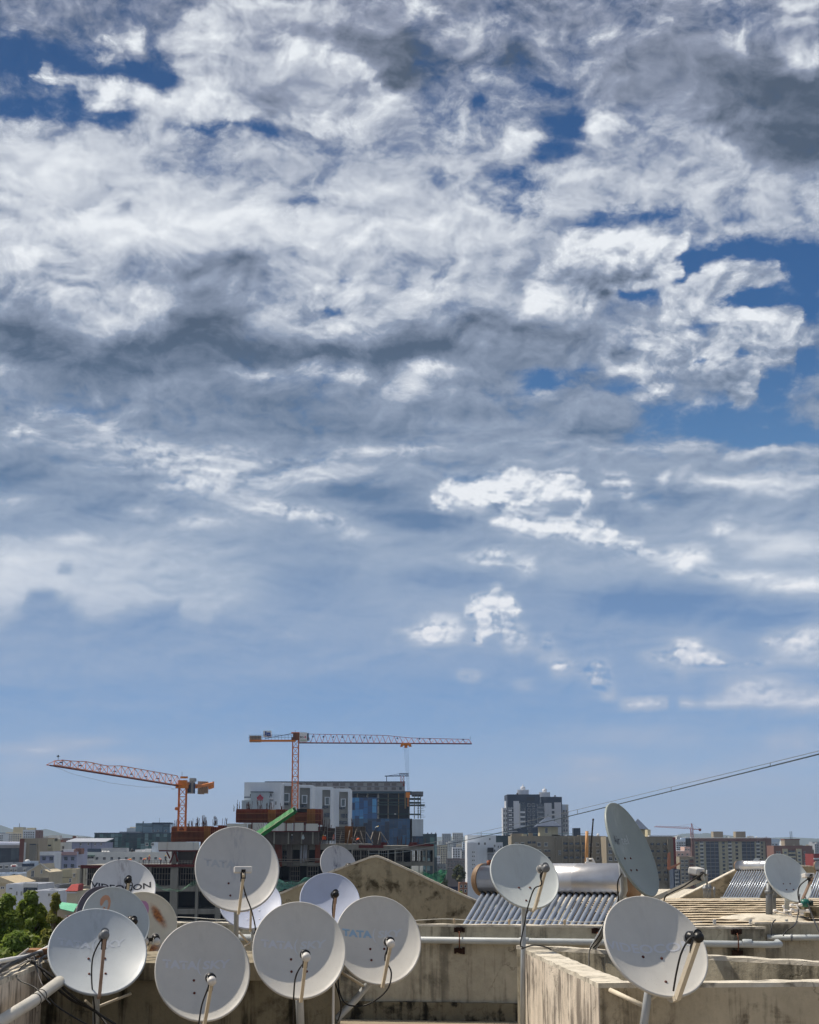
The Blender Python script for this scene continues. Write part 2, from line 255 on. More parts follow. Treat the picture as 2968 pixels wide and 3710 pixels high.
        Ln = t.m('ADD', t.m('MULTIPLY', Lk, crisp), t.m('MULTIPLY', Ln, t.m('SUBTRACT', 1.0, crisp)))
        Lb = t.m('ADD', Ln, t.m('MULTIPLY', relA, t.m('MULTIPLY', t.m('MULTIPLY_ADD', Dn, .75, .18), t.mr(eln, 8, 17, 1.0, 1.5))))
        Lb = t.m('ADD', Lb, t.m('MULTIPLY', relB, t.m('MULTIPLY', t.m('MULTIPLY_ADD', crisp, .26, .01), t.mr(eln, 12, 15, 1.15, 1.0))))
        Lb = t.m('ADD', Lb, t.m('MULTIPLY', nn, t.m('MULTIPLY', t.m('MULTIPLY_ADD', Dn, .34, .07), t.mr(eln, 8, 17, 1.0, 2.0))))
        Lb = t.m('ADD', t.m('MULTIPLY_ADD', t.m('SUBTRACT', Lb, .5), 1.16, .49), t.mr(eln, 9, 16, 0.0, -.085))
        Lb = t.m('MAXIMUM', t.m('MINIMUM', Lb, 1.02), 0.0)
        c1 = t.mix(t.m('MULTIPLY', Lb, 2.0), dark, midc)
        cl = t.mix(t.m('MULTIPLY_ADD', Lb, 2.0, -1.0), c1, lite)
        col = t.mix(al, clear, cl)
        bg = t.node('ShaderNodeBackground'); t.put(bg.inputs[0], col); t.put(bg.inputs[1], 1.0)
        return bg.outputs[0]
    BS = 6
    blocks = []
    for b0 in range(0, NR-1, BS):
        acc = (0, 0, 0, 1)
        for r in range(b0, min(b0+BS, NR-1)+1):
            cn = t.node('ShaderNodeRGBCurve'); mp = cn.mapping; mp.use_clip = True
            for k in range(3):
                cv = mp.curves[k]; vals = g[r, :, k]
                keep = [0]
                for i in range(1, NC-1):
                    if i-keep[-1] >= 5 or abs(vals[i]-vals[keep[-1]]) > .012 or abs(vals[i+1]-2*vals[i]+vals[i-1]) > .008: keep.append(i)
                keep.append(NC-1)
                while len(cv.points) < len(keep): cv.points.new(.5, .5)
                for pnt, i in zip(cv.points, keep):
                    pnt.location = (i/(NC-1), float(vals[i])); pnt.handle_type = 'AUTO_CLAMPED'
            mp.update()
            t.put(cn.inputs['Color'], uc)
            wgt = t.m('MAXIMUM', t.m('MULTIPLY_ADD', t.m('ABSOLUTE', t.m('SUBTRACT', tv, float(r))), -1.0, 1.0), 0.0)
            acc = t.mix(wgt, acc, cn.outputs[0], 'ADD')
        blocks.append((b0, finish(acc)))
    def tree(bl):
        if len(bl) == 1: return bl[0][1]
        h_ = len(bl)//2
        ms = t.node('ShaderNodeMixShader')
        t.put(ms.inputs[0], t.m('GREATER_THAN', tv, float(bl[h_][0])))
        t.l.new(tree(bl[:h_]), ms.inputs[1]); t.l.new(tree(bl[h_:]), ms.inputs[2])
        return ms.outputs[0]
    t.l.new(tree(blocks), t.node('ShaderNodeOutputWorld').inputs[0])
    sd = bpy.data.lights.new("sun", 'SUN'); sd.energy = 5.0; sd.angle = R(.55); sd.color = (1.0, .91, .78)
    so = bpy.data.objects.new("sun", sd); COL.objects.link(so)
    so.rotation_euler = SUN_DIR.to_track_quat('Z', 'Y').to_euler(); so.location = (0, 0, 30)
    SC.view_settings.view_transform = 'Standard'; SC.view_settings.look = 'None'
    SC.view_settings.exposure = 0; SC.view_settings.gamma = 1
    SC.cycles.use_denoising = True; SC.cycles.use_adaptive_sampling = True; SC.cycles.adaptive_threshold = .02; SC.cycles.adaptive_min_samples = 12
    SC.cycles.max_bounces = 6; SC.cycles.diffuse_bounces = 3; SC.cycles.volume_bounces = 0
build_sky()
# ------------------------------------------------------------------ mesh building
class MB:
    def __init__(s): s.v = []; s.f = []; s.mi = []; s.sm = []
    def add(s, vs, fs, mi=0, smooth=False):
        b = len(s.v); s.v += [tuple(v) for v in vs]
        for f in fs: s.f.append(tuple(b+i for i in f)); s.mi.append(mi); s.sm.append(smooth)
        return s
    def box(s, x0, x1, y0, y1, z0, z1, mi=0):
        vs = [(x0,y0,z0),(x1,y0,z0),(x1,y1,z0),(x0,y1,z0),(x0,y0,z1),(x1,y0,z1),(x1,y1,z1),(x0,y1,z1)]
        return s.add(vs, [(3,2,1,0),(4,5,6,7),(0,1,5,4),(1,2,6,5),(2,3,7,6),(3,0,4,7)], mi)
    def obox(s, c, ax, ay, az, mi=0):
        c, ax, ay, az = Vector(c), Vector(ax), Vector(ay), Vector(az)
        vs = [c+i*ax+j*ay+k*az for k in (-1,1) for (i,j) in ((-1,-1),(1,-1),(1,1),(-1,1))]
        return s.add(vs, [(3,2,1,0),(4,5,6,7),(0,1,5,4),(1,2,6,5),(2,3,7,6),(3,0,4,7)], mi)
    def prism(s, pts, d, mi=0):
        """polygon (list of 3D points, front face) pushed along vector d"""
        n = len(pts); d = Vector(d); a = [Vector(p) for p in pts]
        return s.add(a+[p+d for p in a], [tuple(range(n)), tuple(range(2*n-1, n-1, -1))]+[(i, i+n, (i+1)%n+n, (i+1)%n) for i in range(n)], mi)
    def bar(s, a, b, w, mi=0, h=None):
        """square bar"""
        a, b = Vector(a), Vector(b); d = (b-a)
        if d.length < 1e-6: return s
        d.normalize(); u = d.cross(Vector((0,0,1)))
        if u.length < .05: u = Vector((1,0,0))
        u.normalize(); v = d.cross(u); h = h or w
        vs = [p+i*u*w/2+j*v*h/2 for p in (a, b) for (i,j) in ((-1,-1),(1,-1),(1,1),(-1,1))]
        return s.add(vs, [(3,2,1,0),(4,5,6,7),(0,1,5,4),(1,2,6,5),(2,3,7,6),(3,0,4,7)], mi)
    def tube(s, pts, r, n=10, mi=0, caps=True, smooth=True):
        pts = [Vector(p) for p in pts]; rs = r if isinstance(r, (list, tuple)) else [r]*len(pts)
        vs = []; u = None
        for i, p in enumerate(pts):
            t = (pts[min(i+1, len(pts)-1)]-pts[max(i-1, 0)])
            if t.length < 1e-9: t = Vector((0,0,1))
            t.normalize()
            if u is None:
                u = t.cross(Vector((0,0,1)))
                if u.length < .1: u = t.cross(Vector((0,1,0)))
            u = (u - t*u.dot(t)); u.normalize(); w = t.cross(u)
            vs += [p+(math.cos(k*2*math.pi/n)*u+math.sin(k*2*math.pi/n)*w)*rs[i] for k in range(n)]
        m = len(pts)
        fs = [(i*n+k, i*n+(k+1)%n, (i+1)*n+(k+1)%n, (i+1)*n+k) for i in range(m-1) for k in range(n)]
        s.add(vs, fs, mi, smooth)
        if caps:
            b = len(s.v)-len(vs)
            s.f += [tuple(b+k for k in reversed(range(n))), tuple(b+(m-1)*n+k for k in range(n))]; s.mi += [mi, mi]; s.sm += [False, False]
        return s
    def lathe(s, prof, c, axis, n=24, mi=0, smooth=True):
        """prof: (r, h) along axis from c"""
        ax = Vector(axis).normalized(); u = ax.cross(Vector((0,0,1)))
        if u.length < .1: u = ax.cross(Vector((0,1,0)))
        u.normalize(); w = ax.cross(u); c = Vector(c)
        vs = [c+ax*h+(math.cos(k*2*math.pi/n)*u+math.sin(k*2*math.pi/n)*w)*r for (r, h) in prof for k in range(n)]
        fs = [(i*n+k, i*n+(k+1)%n, (i+1)*n+(k+1)%n, (i+1)*n+k) for i in range(len(prof)-1) for k in range(n)]
        s.add(vs, fs, mi, smooth)
        b = len(s.v)-len(vs)
        if prof[0][0] > 1e-4: s.f.append(tuple(b+k for k in reversed(range(n)))); s.mi.append(mi); s.sm.append(False)
        if prof[-1][0] > 1e-4: s.f.append(tuple(b+(len(prof)-1)*n+k for k in range(n))); s.mi.append(mi); s.sm.append(False)
        return s
    def mesh(s, name, mats):
        me = bpy.data.meshes.new(name); me.from_pydata(s.v, [], s.f); 
        for m in (mats if isinstance(mats, (list, tuple)) else [mats]): me.materials.append(m)
        me.polygons.foreach_set('material_index', s.mi); me.polygons.foreach_set('use_smooth', s.sm)
        bm = bmesh.new(); bm.from_mesh(me); bmesh.ops.recalc_face_normals(bm, faces=bm.faces); bm.to_mesh(me); bm.free()
        me.update(); return me
    def build(s, name, mats, parent=None, origin=None):
        o = bpy.data.objects.new(name, s.mesh(name, mats)); COL.objects.link(o)
        if origin is not None:
            o.data.transform(Matrix.Translation(-Vector(origin)))
            if parent is None: o.location = origin
        if parent is not None: o.parent = parent
        return o
def bevel(o, w, seg=2):
    m = o.modifiers.new('bevel', 'BEVEL'); m.width = w; m.segments = seg; m.limit_method = 'ANGLE'; m.angle_limit = R(40); return o
def tag(o, label=None, cat=None, group=None, kind=None):
    if label: o['label'] = label
    if cat: o['category'] = cat
    if group: o['group'] = group
    if kind: o['kind'] = kind
    return o
class Thing:
    def __init__(s, name, label, cat, loc, rz=0.0, group=None):
        s.o = bpy.data.objects.new(name, None); COL.objects.link(s.o); s.o.empty_display_size = .2
        s.loc = Vector(loc); s.o.location = s.loc; s.o.rotation_euler = (0, 0, rz); tag(s.o, label, cat, group)
    def part(s, name, mb, mats, world=False, parent=None):
        return mb.build(name, mats, parent or s.o, origin=s.loc if world else None)
    def inst(s, name, data, loc, parent=None, rz=0, sc=None):
        o = bpy.data.objects.new(name, data); COL.objects.link(o); o.parent = parent or s.o; o.location = loc
        if rz: o.rotation_euler = (0, 0, rz)
        if sc: o.scale = sc
        return o

# ------------------------------------------------------------------ materials
MC = {}
def pmat(name, col, rough=.7, metal=0.0, var=.12, vs=3.0, spec=.4, bump=0.0, coat=0.0, streak=0.0, sc=1.0, dirt=None, alpha=None):
    """painted / plain surface with slight procedural variation"""
    if name in MC: return MC[name]
    m = bpy.data.materials.new(name); m.use_nodes = True; t = NT(m.node_tree); p = t.n['Principled BSDF']
    co = t.node('ShaderNodeTexCoord').outputs['Object']
    n = t.noise(co, vs*sc, 5, .6)
    c = t.mix(t.mr(n, .3, .7), tuple(x*(1-var) for x in col)+(1,), tuple(min(1, x*(1+var)) for x in col)+(1,))
    if streak:
        s_ = t.noise(t.scale(co, (2.2*sc, 2.2*sc, .12*sc)), 1.0, 5, .65)
        d = dirt or tuple(x*.35 for x in col)
        c = t.mix(t.m('MULTIPLY', t.mr(s_, .45, .8), streak), c, d+(1,))
    t.put(p.inputs['Base Color'], c); t.put(p.inputs['Roughness'], t.mr(n, .2, .8, max(0, rough-.07), min(1, rough+.07)))
    p.inputs['Metallic'].default_value = metal; p.inputs['Specular IOR Level'].default_value = spec
    if coat: p.inputs['Coat Weight'].default_value = coat
    if bump:
        b = t.node('ShaderNodeBump'); b.inputs['Strength'].default_value = bump; b.inputs['Distance'].default_value = .02
        t.put(b.inputs['Height'], t.noise(co, vs*6*sc, 4, .6)); t.l.new(b.outputs[0], p.inputs['Normal'])
    if alpha is not None: p.inputs['Alpha'].default_value = alpha
    MC[name] = m; return m
def concrete(name, base, mould, amt=.5, streaks=.5, low=(.5, .5), patch=1.4, pale=None, bump=.5, sf=7):
    """weathered rendered wall: blotches of mould, vertical run marks, fine grain, hairline cracks"""
    if name in MC: return MC[name]
    m = bpy.data.materials.new(name); m.use_nodes = True; t = NT(m.node_tree); p = t.n['Principled BSDF']
    co = t.node('ShaderNodeTexCoord').outputs['Object']
    n1 = t.noise(co, patch, 8, .62, .4); n2 = t.noise(co, 9, 8, .75); n3 = t.noise(t.scale(co, (sf, sf, .45)), 1.0, 8, .66, .3); n4 = t.noise(co, 60, 3, .6)
    n5 = t.noise(t.scale(co, (2.2, 2.2, .5)), 1.0, 6, .6)
    c = t.mix(t.mr(n2, .3, .72), tuple(x*.80 for x in base)+(1,), tuple(min(1, x*1.16) for x in base)+(1,))
    pl = pale or tuple(min(1, x*1.35) for x in base)
    c = t.mix(t.m('MULTIPLY', t.mr(n5, .5, .72), .5), c, pl+(1,))
    f = t.mr(t.m('ADD', n1, t.m('MULTIPLY', t.m('SUBTRACT', n2, .5), .5)), .5, .72, 0, amt, smooth=True)
    c = t.mix(f, c, mould+(1,))
    g = t.mr(t.m('ADD', n3, t.m('MULTIPLY', t.m('SUBTRACT', n1, .5), .8)), .47, .66, 0, streaks, smooth=True)
    c = t.mix(g, c, tuple(x*.8 for x in mould)+(1,))
    vo = t.node('ShaderNodeTexVoronoi', feature='DISTANCE_TO_EDGE'); t.put(vo.inputs['Vector'], t.v('ADD', co, t.v('MULTIPLY', t.noise(co, 2.5, 6, .65, col=True), (.5,.5,.5)))); vo.inputs['Scale'].default_value = .75
    cr = t.m('MULTIPLY', t.mr(vo.outputs[0], .0, .006, 1, 0), t.mr(n5, .48, .6, 0, .8))
    c = t.mix(t.m('MULTIPLY', cr, .7), c, (.03, .028, .02, 1))
    t.put(p.inputs['Base Color'], c); p.inputs['Roughness'].default_value = .92; p.inputs['Specular IOR Level'].default_value = .2
    b = t.node('ShaderNodeBump'); b.inputs['Strength'].default_value = bump; b.inputs['Distance'].default_value = .012
    t.put(b.inputs['Height'], t.m('ADD', t.m('ADD', n2, t.m('MULTIPLY', n4, .5)), t.m('MULTIPLY', cr, -1.0))); t.l.new(b.outputs[0], p.inputs['Normal'])
    MC[name] = m; return m
def mosaic(name, cols, sx, sz, rough=.15, var=.35, metal=0.0):
    """curtain wall of glass panes in several tints"""
    if name in MC: return MC[name]
    m = bpy.data.materials.new(name); m.use_nodes = True; t = NT(m.node_tree); p = t.n['Principled BSDF']
    o = t.sep(t.node('ShaderNodeTexCoord').outputs['Object'])
    gx = t.m('DIVIDE', t.m('ADD', o[0], o[1]), sx); gz = t.m('DIVIDE', o[2], sz)
    ix = t.m('FLOOR', gx)
    # panes staggered in height from column to column
    w1 = t.node('ShaderNodeTexWhiteNoise', noise_dimensions='1D'); t.put(w1.inputs['W'], ix)
    gz = t.m('ADD', gz, w1.outputs['Value']); iz = t.m('FLOOR', gz)
    w = t.node('ShaderNodeTexWhiteNoise', noise_dimensions='2D'); t.put(w.inputs['Vector'], t.comb(ix, iz))
    r = t.node('ShaderNodeValToRGB'); r.color_ramp.interpolation = 'CONSTANT'; e = r.color_ramp.elements
    while len(e) < len(cols): e.new(.5)
    for i, c in enumerate(cols): e[i].position = i/len(cols); e[i].color = c+(1,)
    t.put(r.inputs[0], w.outputs['Value'])
    fx = t.m('ABSOLUTE', t.m('SUBTRACT', t.m('FRACT', gx), .5)); fz = t.m('ABSOLUTE', t.m('SUBTRACT', t.m('FRACT', gz), .5))
    ed = t.m('GREATER_THAN', t.m('MAXIMUM', fx, fz), .46)
    c = t.mix(t.m('MULTIPLY', ed, .6), r.outputs[0], (.03, .04, .05, 1))
    t.put(p.inputs['Base Color'], c); p.inputs['Roughness'].default_value = rough; p.inputs['Metallic'].default_value = metal
    MC[name] = m; return m
def net_mat(name, col, alpha=.55, sc=14):
    """shade netting: a fine woven grid with open gaps"""
    if name in MC: return MC[name]
    m = bpy.data.materials.new(name); m.use_nodes = True; t = NT(m.node_tree); p = t.n['Principled BSDF']
    co = t.node('ShaderNodeTexCoord').outputs['Object']; n = t.noise(co, .25, 5, .6)
    t.put(p.inputs['Base Color'], t.mix(t.mr(n, .3, .7), tuple(x*.6 for x in col)+(1,), tuple(min(1, x*1.4) for x in col)+(1,)))
    p.inputs['Roughness'].default_value = .9
    t.put(p.inputs['Alpha'], t.mr(t.noise(t.scale(co, (1, 1, 2)), .6, 6, .7), .25, .75, alpha-.2, alpha+.25))
    MC[name] = m; return m
C_ = lambda *c: lin(c)
M_dark = lambda: pmat('window_dark', (.012, .016, .022), .15, var=.5, vs=.6, spec=.6)
# ------------------------------------------------------------------ near roofs, parapets, dishes, heaters
ZT = -0.92; ZF = -1.93
M_conA = concrete('concrete_mossy', C_(128,120,100), (.018,.016,.010), .95, .9, patch=1.3)
M_conB = concrete('concrete_tan', C_(174,166,146), (.05,.046,.036), .8, .55, patch=1.5, sf=9)
M_conC = concrete('concrete_front', C_(186,172,146), (.07,.055,.036), .85, .55, patch=2.8, sf=10)
M_conL = concrete('concrete_pale', C_(208,196,180), (.12,.10,.085), .3, .75, patch=2.5, pale=C_(232,222,208), sf=15)
M_conG = concrete('concrete_gable', C_(160,150,126), (.045,.036,.022), .9, .3, patch=4.0)
M_conK = concrete('concrete_skirt', C_(120,112,92), (.014,.013,.010), .95, .9, patch=4.5)
M_cap = concrete('concrete_cap', C_(206,198,182), (.08,.07,.055), .75, .2, patch=6, pale=C_(230,224,210))
M_floor = concrete('concrete_floor', C_(150,138,118), (.05,.04,.03), .7, .0, patch=1.5)
def wall(name, label, A, B, th, zt, zb, mat, cap=None, cap_h=.05, over=0.0, cat='parapet wall', jit=.005, step=.12, group=None):
    """wall from A to B (camera-side top edge, x y), thickness th away from the camera side"""
    A = Vector((A[0], A[1], 0)); B = Vector((B[0], B[1], 0)); d = (B-A); Lw = d.length; d.normalize(); nrm = Vector((-d.y, d.x, 0))
    th_ = Thing(name, label, cat, (A.x, A.y, zb), 0, group)
    def strip(a0, a1, z0, z1, e0, e1, jt):
        mb = MB(); n = max(2, int((a1-a0)/step)); vs = []
        for i in range(n+1):
            p = A + d*(a0+(a1-a0)*i/n); j = lambda: rnd.uniform(-jt, jt)
            vs += [p-nrm*e0+Vector((0,0,z0)), p-nrm*(e0+j())+Vector((0,0,z1+j())), p+nrm*(th+e1+j())+Vector((0,0,z1+j())), p+nrm*(th+e1)+Vector((0,0,z0))]
        fs = []
        for i in range(n):
            for k in range(4): fs.append((i*4+k, i*4+(k+1)%4, i*4+4+(k+1)%4, i*4+4+k))
        fs += [(3,2,1,0), tuple(n*4+k for k in range(4))]
        return mb.add(vs, fs)
    zc = zt-(cap_h if cap else 0)
    th_.part('wall_face', strip(0, Lw, zb, zc, 0, 0, 0 if cap else jit), mat, world=True)
    if cap: th_.part('coping', strip(-.01, Lw+.01, zc, zt, over, over, jit), cap, world=True)
    return th_
def gp(px, py, z=ZT): v = G(px, py, z); return (v.x, v.y)

# roof slabs of the near building
mb = MB().box(-2.95, 14, 7.5, 26, ZF-.35, ZF)
tag(mb.build('roof_slab', M_floor), kind='structure')
mb = MB().box(-2.90, 13.9, 7.6, 25.9, -45.2, ZF-.36)
o = Thing('rooftop_building', 'tall stained concrete building carrying the dish covered roof terrace', 'building', (5, 16, -45.2)); o.part('wall', mb, M_conB, world=True)

# A: solid block behind the front-left dishes
a0 = gp(150, 3487); a1 = gp(1211, 3487)
blk = Thing('roof_block', 'dark mossy concrete block behind the front left dishes', 'concrete block', (-1.6, 13, ZF))
mb = MB()
def jbox(x0, x1, y0, y1, z0, z1, st=.15, jt=.006):
    mb = MB(); nx = int((x1-x0)/st); ny = int((y1-y0)/st); idx = {}
    for i in range(nx+1):
        for j in range(ny+1):
            idx[i, j] = len(mb.v); mb.v.append((x0+(x1-x0)*i/nx+rnd.uniform(-jt, jt), y0+(y1-y0)*j/ny+rnd.uniform(-jt, jt), z1+rnd.uniform(-jt, jt)))
    def F(*a): mb.f.append(a); mb.mi.append(0); mb.sm.append(False)
    for i in range(nx):
        for j in range(ny): F(idx[i,j], idx[i+1,j], idx[i+1,j+1], idx[i,j+1])
    per = [(i, 0) for i in range(nx)]+[(nx, j) for j in range(ny)]+[(i, ny) for i in range(nx, 0, -1)]+[(0, j) for j in range(ny, 0, -1)]
    b = {}
    for k in per: v = mb.v[idx[k]]; b[k] = len(mb.v); mb.v.append((v[0], v[1], z0))
    for k, k2 in zip(per, per[1:]+per[:1]): F(idx[k2], idx[k], b[k], b[k2])
    return mb
blk.part('block_face', jbox(a0[0], a1[0], a0[1], 13.95, ZF, ZT-.13), M_conA, world=True)
blk.part('top_slab', jbox(a0[0]-.02, a1[0]+.03, a0[1]-.03, 13.98, ZT-.13, ZT), concrete('concrete_slab', C_(150,140,120), (.04,.035,.022), .9, .7, patch=3.0), world=True)
# left parapet

wall('parapet_wall', 'streaked parapet at the left edge carrying tangled black cables', (-2.60, 8.0), (-2.80, 12.95), .22, ZT, ZF-.3, M_conL, M_cap, .035)
B0 = gp(560, 3341.5); B1 = gp(2770, 3358)
def Bpt(t): return (B0[0]+(B1[0]-B0[0])*t, B0[1]+(B1[1]-B0[1])*t)
wall('parapet_wall', 'long tan parapet in the middle with a grey pipe along its face', B0, B1, .16, ZT, ZF, M_conB, M_cap, .022, .004)
wall('wall_skirting', 'black mossy skirting ledge at the foot of the long tan parapet', (B0[0], B0[1]-.05), (B1[0], B1[1]-.05), .045, ZF+.19, ZF, M_conK, None, cat='skirting ledge')
c0 = gp(2760, 3343); c1 = gp(3100, 3341)
wall('parapet_wall', 'stained parapet at the right edge behind the hanging black cables', (c0[0]-.05, c0[1]+.1), (c1[0]+.4, c1[1]), .16, ZT, ZF, M_conB, M_cap, .022, .004)
L0 = gp(2167, 3561); L1 = gp(1903, 3441)
wall('parapet_wall', 'sunlit pale parapet with vertical streaks running back from the front corner', L1, (L0[0], L0[1]+.0), .2, ZT, ZF-.6, M_conL, M_cap, .03)
wall('parapet_wall', 'tan stained parapet at the lower right, nearest, below the large dish', (L0[0]+.01, L0[1]-.003), (4.3, L0[1]+.24), .2, ZT-.004, ZF-.6, M_conC, M_cap, .03)
K0 = gp(1873, 3425); K1 = gp(2968, 3485)
kd = Vector((K1[0]-K0[0], K1[1]-K0[1])).normalized()
wall('parapet_wall', 'grey parapet with a dish shadow behind the lower right parapet', K0, (K1[0]+kd.x*1.2, K1[1]+kd.y*1.2), .15, ZT-.002, ZF-.6, M_conB, M_cap, .03)
# rubble pier at the left corner
rb = Thing('brick_pier', 'crumbling brick and mortar pier at the left corner by the trees', 'masonry pier', (-2.86, 13.2, ZF))
mb = MB(); r2 = random.Random(3)
zz = ZF
while zz < -.84:
    for k in range(3):
        x0 = -3.02+k*.12+r2.uniform(-.01, .01)
        mb.box(x0, x0+.11, 13.0+r2.uniform(-.015, .015), 13.25, zz, zz+.065+r2.uniform(0, .012))
    zz += .078
rb.part('brick_courses', mb, concrete('rubble', C_(150,112,84), (.03,.025,.018), .8, .2, patch=8), world=True)

# ------------------------------------------------------------------ gable walls behind
M_zinc = pmat('galvanised', C_(176,180,182), .45, .25, .1, 6)
def gable(label, pts, D, th, mat, zb):
    f = [P(x, y, D) for x, y in pts]
    base = [Vector((f[-1].x, D, zb)), Vector((f[0].x, D, zb))]
    g = Thing('gable_wall', label, 'gable wall', (f[0].x, D, zb))
    g.part('wall_face', MB().prism(f+base, (0, th, 0)), mat, world=True)
    mb = MB()
    for a, b in zip(f, f[1:]):
        mb.prism([a+Vector((0,-.02,0)), b+Vector((0,-.02,0)), b+Vector((0,-.02,.03)), a+Vector((0,-.02,.03))], (0, th+.05, 0))
    g.part('coping', mb, M_cap, world=True)
    return g
gable('mottled brown gable wall rising behind the middle dishes', [(840,3300),(1018,3240),(1190,3166),(1340,3110),(1365,3106),(1385,3112),(1500,3164),(1620,3221),(1729,3270),(1830,3318)], 24.6, .25, M_conG, ZF-.1)
gable('low sloping concrete gable wall behind the small solar heater', [(2440,3268),(2540,3218),(2640,3167),(2705,3135),(2940,3140),(3000,3148)], 52.0, .4, concrete('concrete_gable_brown', C_(142,130,108), (.045,.036,.022), .9, .3, patch=2.0), -2.6)

# ------------------------------------------------------------------ solar water heaters
M_tank = pmat('tank_metal', C_(200,200,202), .34, .7, .08, 2.5, streak=.25, dirt=C_(120,96,70))
M_tankcap = pmat('tank_cap', C_(128,104,80), .5, .0, .12, 5, streak=.6, dirt=C_(96,64,36))
M_tubeg = pmat('tube_glass', C_(150,160,176), .3, .25, .25, 5, coat=.5)
M_rust = pmat('rusty_steel', C_(98,56,36), .8, .2, .35, 9)
M_alu = pmat('aluminium', C_(200,200,198), .4, .7, .06)
def heater(label, pL, pR, r, ntube, tlen, tr, zroof, tilt=43, skew=None, cyl_over=.12, frame=True, mtl=None, group='solar water heaters', n=28):
    pL = Vector(pL); pR = Vector(pR); ax = (pR-pL); L = ax.length; ax.normalize()
    t = Thing('solar_water_heater', label, 'solar water heater', (pL.x, pL.y, zroof), 0, group)
    mb = MB(); prof = [(r, 0), (r, L*.002)]
    k = [0, .33, .66, 1]
    for i in range(4):
        prof += [(r, L*k[i]), (r*1.012, L*k[i]+.008), (r*1.012, L*k[i]+.02), (r, L*k[i]+.028)] if 0 < i < 3 else [(r, L*k[i])]
    mb.lathe(prof, pL, ax, n); t.part('tank', mb, mtl or M_tank, world=True)
    for e, sg in ((pL, -1), (pR, 1)):
        mb = MB().lathe([(r*1.02, 0), (r*1.035, sg*.012), (r*1.02, sg*.02), (r*1.02, sg*cyl_over*.6), (r*.99, sg*cyl_over*.8), (r*.9, sg*cyl_over), (.001, sg*(cyl_over+.01))], e, ax, n)
        t.part('end_cap', mb, M_tankcap if mtl is None else mtl, world=True)
    h = Vector((ax.y, -ax.x, 0)).normalized()
    if h.y > 0: h = -h
    d = (h*math.cos(R(tilt))+Vector((0,0,-math.sin(R(tilt))))).normalized()
    dist = d
    data = None
    for i in range(ntube):
        s0 = pL + ax*(L*(i+.7)/(ntube+.4)) + h*r*.55 + Vector((0,0,-r*.72))
        if data is None:
            mb = MB().tube([(0,0,0), dist*tlen*.5, dist*tlen*.985, dist*tlen], [tr, tr, tr*.95, tr*.35], 12); data = mb.mesh('collector_tube', M_tubeg)
            mb2 = MB().lathe([(tr*1.35, 0), (tr*1.35, .03), (tr*1.1, .04)], (0,0,0), dist, 12); d2 = mb2.mesh('tube_seal', pmat('black_rubber', (.012,.012,.012), .7))
        tb = t.inst('collector_tube', data, s0-t.loc); t.inst('tube_seal', d2, (0,0,0), parent=tb)
    # header rail that holds the lower tube ends, and the stand
    e0 = pL+h*r*.55+Vector((0,0,-r*.72))+dist*tlen; e1 = e0+ax*L
    t.part('bottom_rail', MB().obox((e0+e1)/2, ax*L/2, h*.035, Vector((0,0,.03))), M_zinc, world=True)
    if frame:
        mb = MB()
        for f_ in (.12, .5, .88):
            top = pL+ax*L*f_+Vector((0,0,-r)); mb.bar(top, Vector((top.x, top.y, zroof)), .035); lo = e0+ax*L*f_
            mb.bar(top, lo+Vector((0,0,-.03)), .03); mb.bar(lo, Vector((lo.x, lo.y, zroof)), .03)
        t.part('stand', mb, M_zinc, world=True)
    return t
hL = P(1760, 3188, 21.6); hR = P(2284, 3190, 20.2)
ht = heater('large solar water heater with a metal tank over slanted glass tubes', hL, hR, .208, 24, 1.75, .027, ZF, cyl_over=.1)
# fitting and straps on its tank
mb = MB().tube([P(1772,3135,21.5), P(1772,3118,21.5)], .03, 10); ht.part('pipe_fitting', mb, pmat('brown_plastic', C_(140,84,56), .6), world=True)
mb = MB(); b_ = P(2138, 3128, 20.7)
mb.box(b_.x-.06, b_.x+.06, b_.y-.03, b_.y+.03, b_.z-.03, b_.z+.02); mb.box(b_.x-.045, b_.x-.02, b_.y-.02, b_.y+.02, b_.z, b_.z+.07); mb.tube([(b_.x-.02,b_.y,b_.z+.05),(b_.x+.03,b_.y,b_.z+.055),(b_.x+.06,b_.y,b_.z)], .013, 8)
ht.part('air_vent', mb, pmat('white_plastic', C_(222,216,206), .5), world=True)
tag(MB().tube([P(2125,3125,20.9), P(2127,3011,20.9)], [.022,.02], 8).build('antenna_pole', pmat('bamboo', C_(196,146,96), .6, streak=.4)), 'tan pole standing upright behind the large heater tank', 'pole')
tag(MB().tube([P(2139,3126,21.1), P(2142,3060,21.1), P(2149,2975,21.1), P(2149.5,2966,21.1)], [.014,.012,.009,.015], 8).build('antenna_rod', pmat('black_metal', (.02,.02,.022), .5)), 'thin black rod leaning beside the tan pole behind the large tank', 'antenna rod')
ht2 = heater('small solar water heater beyond the ribbed roof, left of the white dish', P(2676,3138,49.5), P(2815,3137,48.2), .155, 15, 1.05, .022, -1.82, cyl_over=.06, tilt=50)
ht3 = heater('solar water heater cut off by the right edge of the photo', P(2962,3140,49.5), P(3100,3139,48.6), .155, 15, 1.05, .022, -1.82, cyl_over=.06, tilt=50)

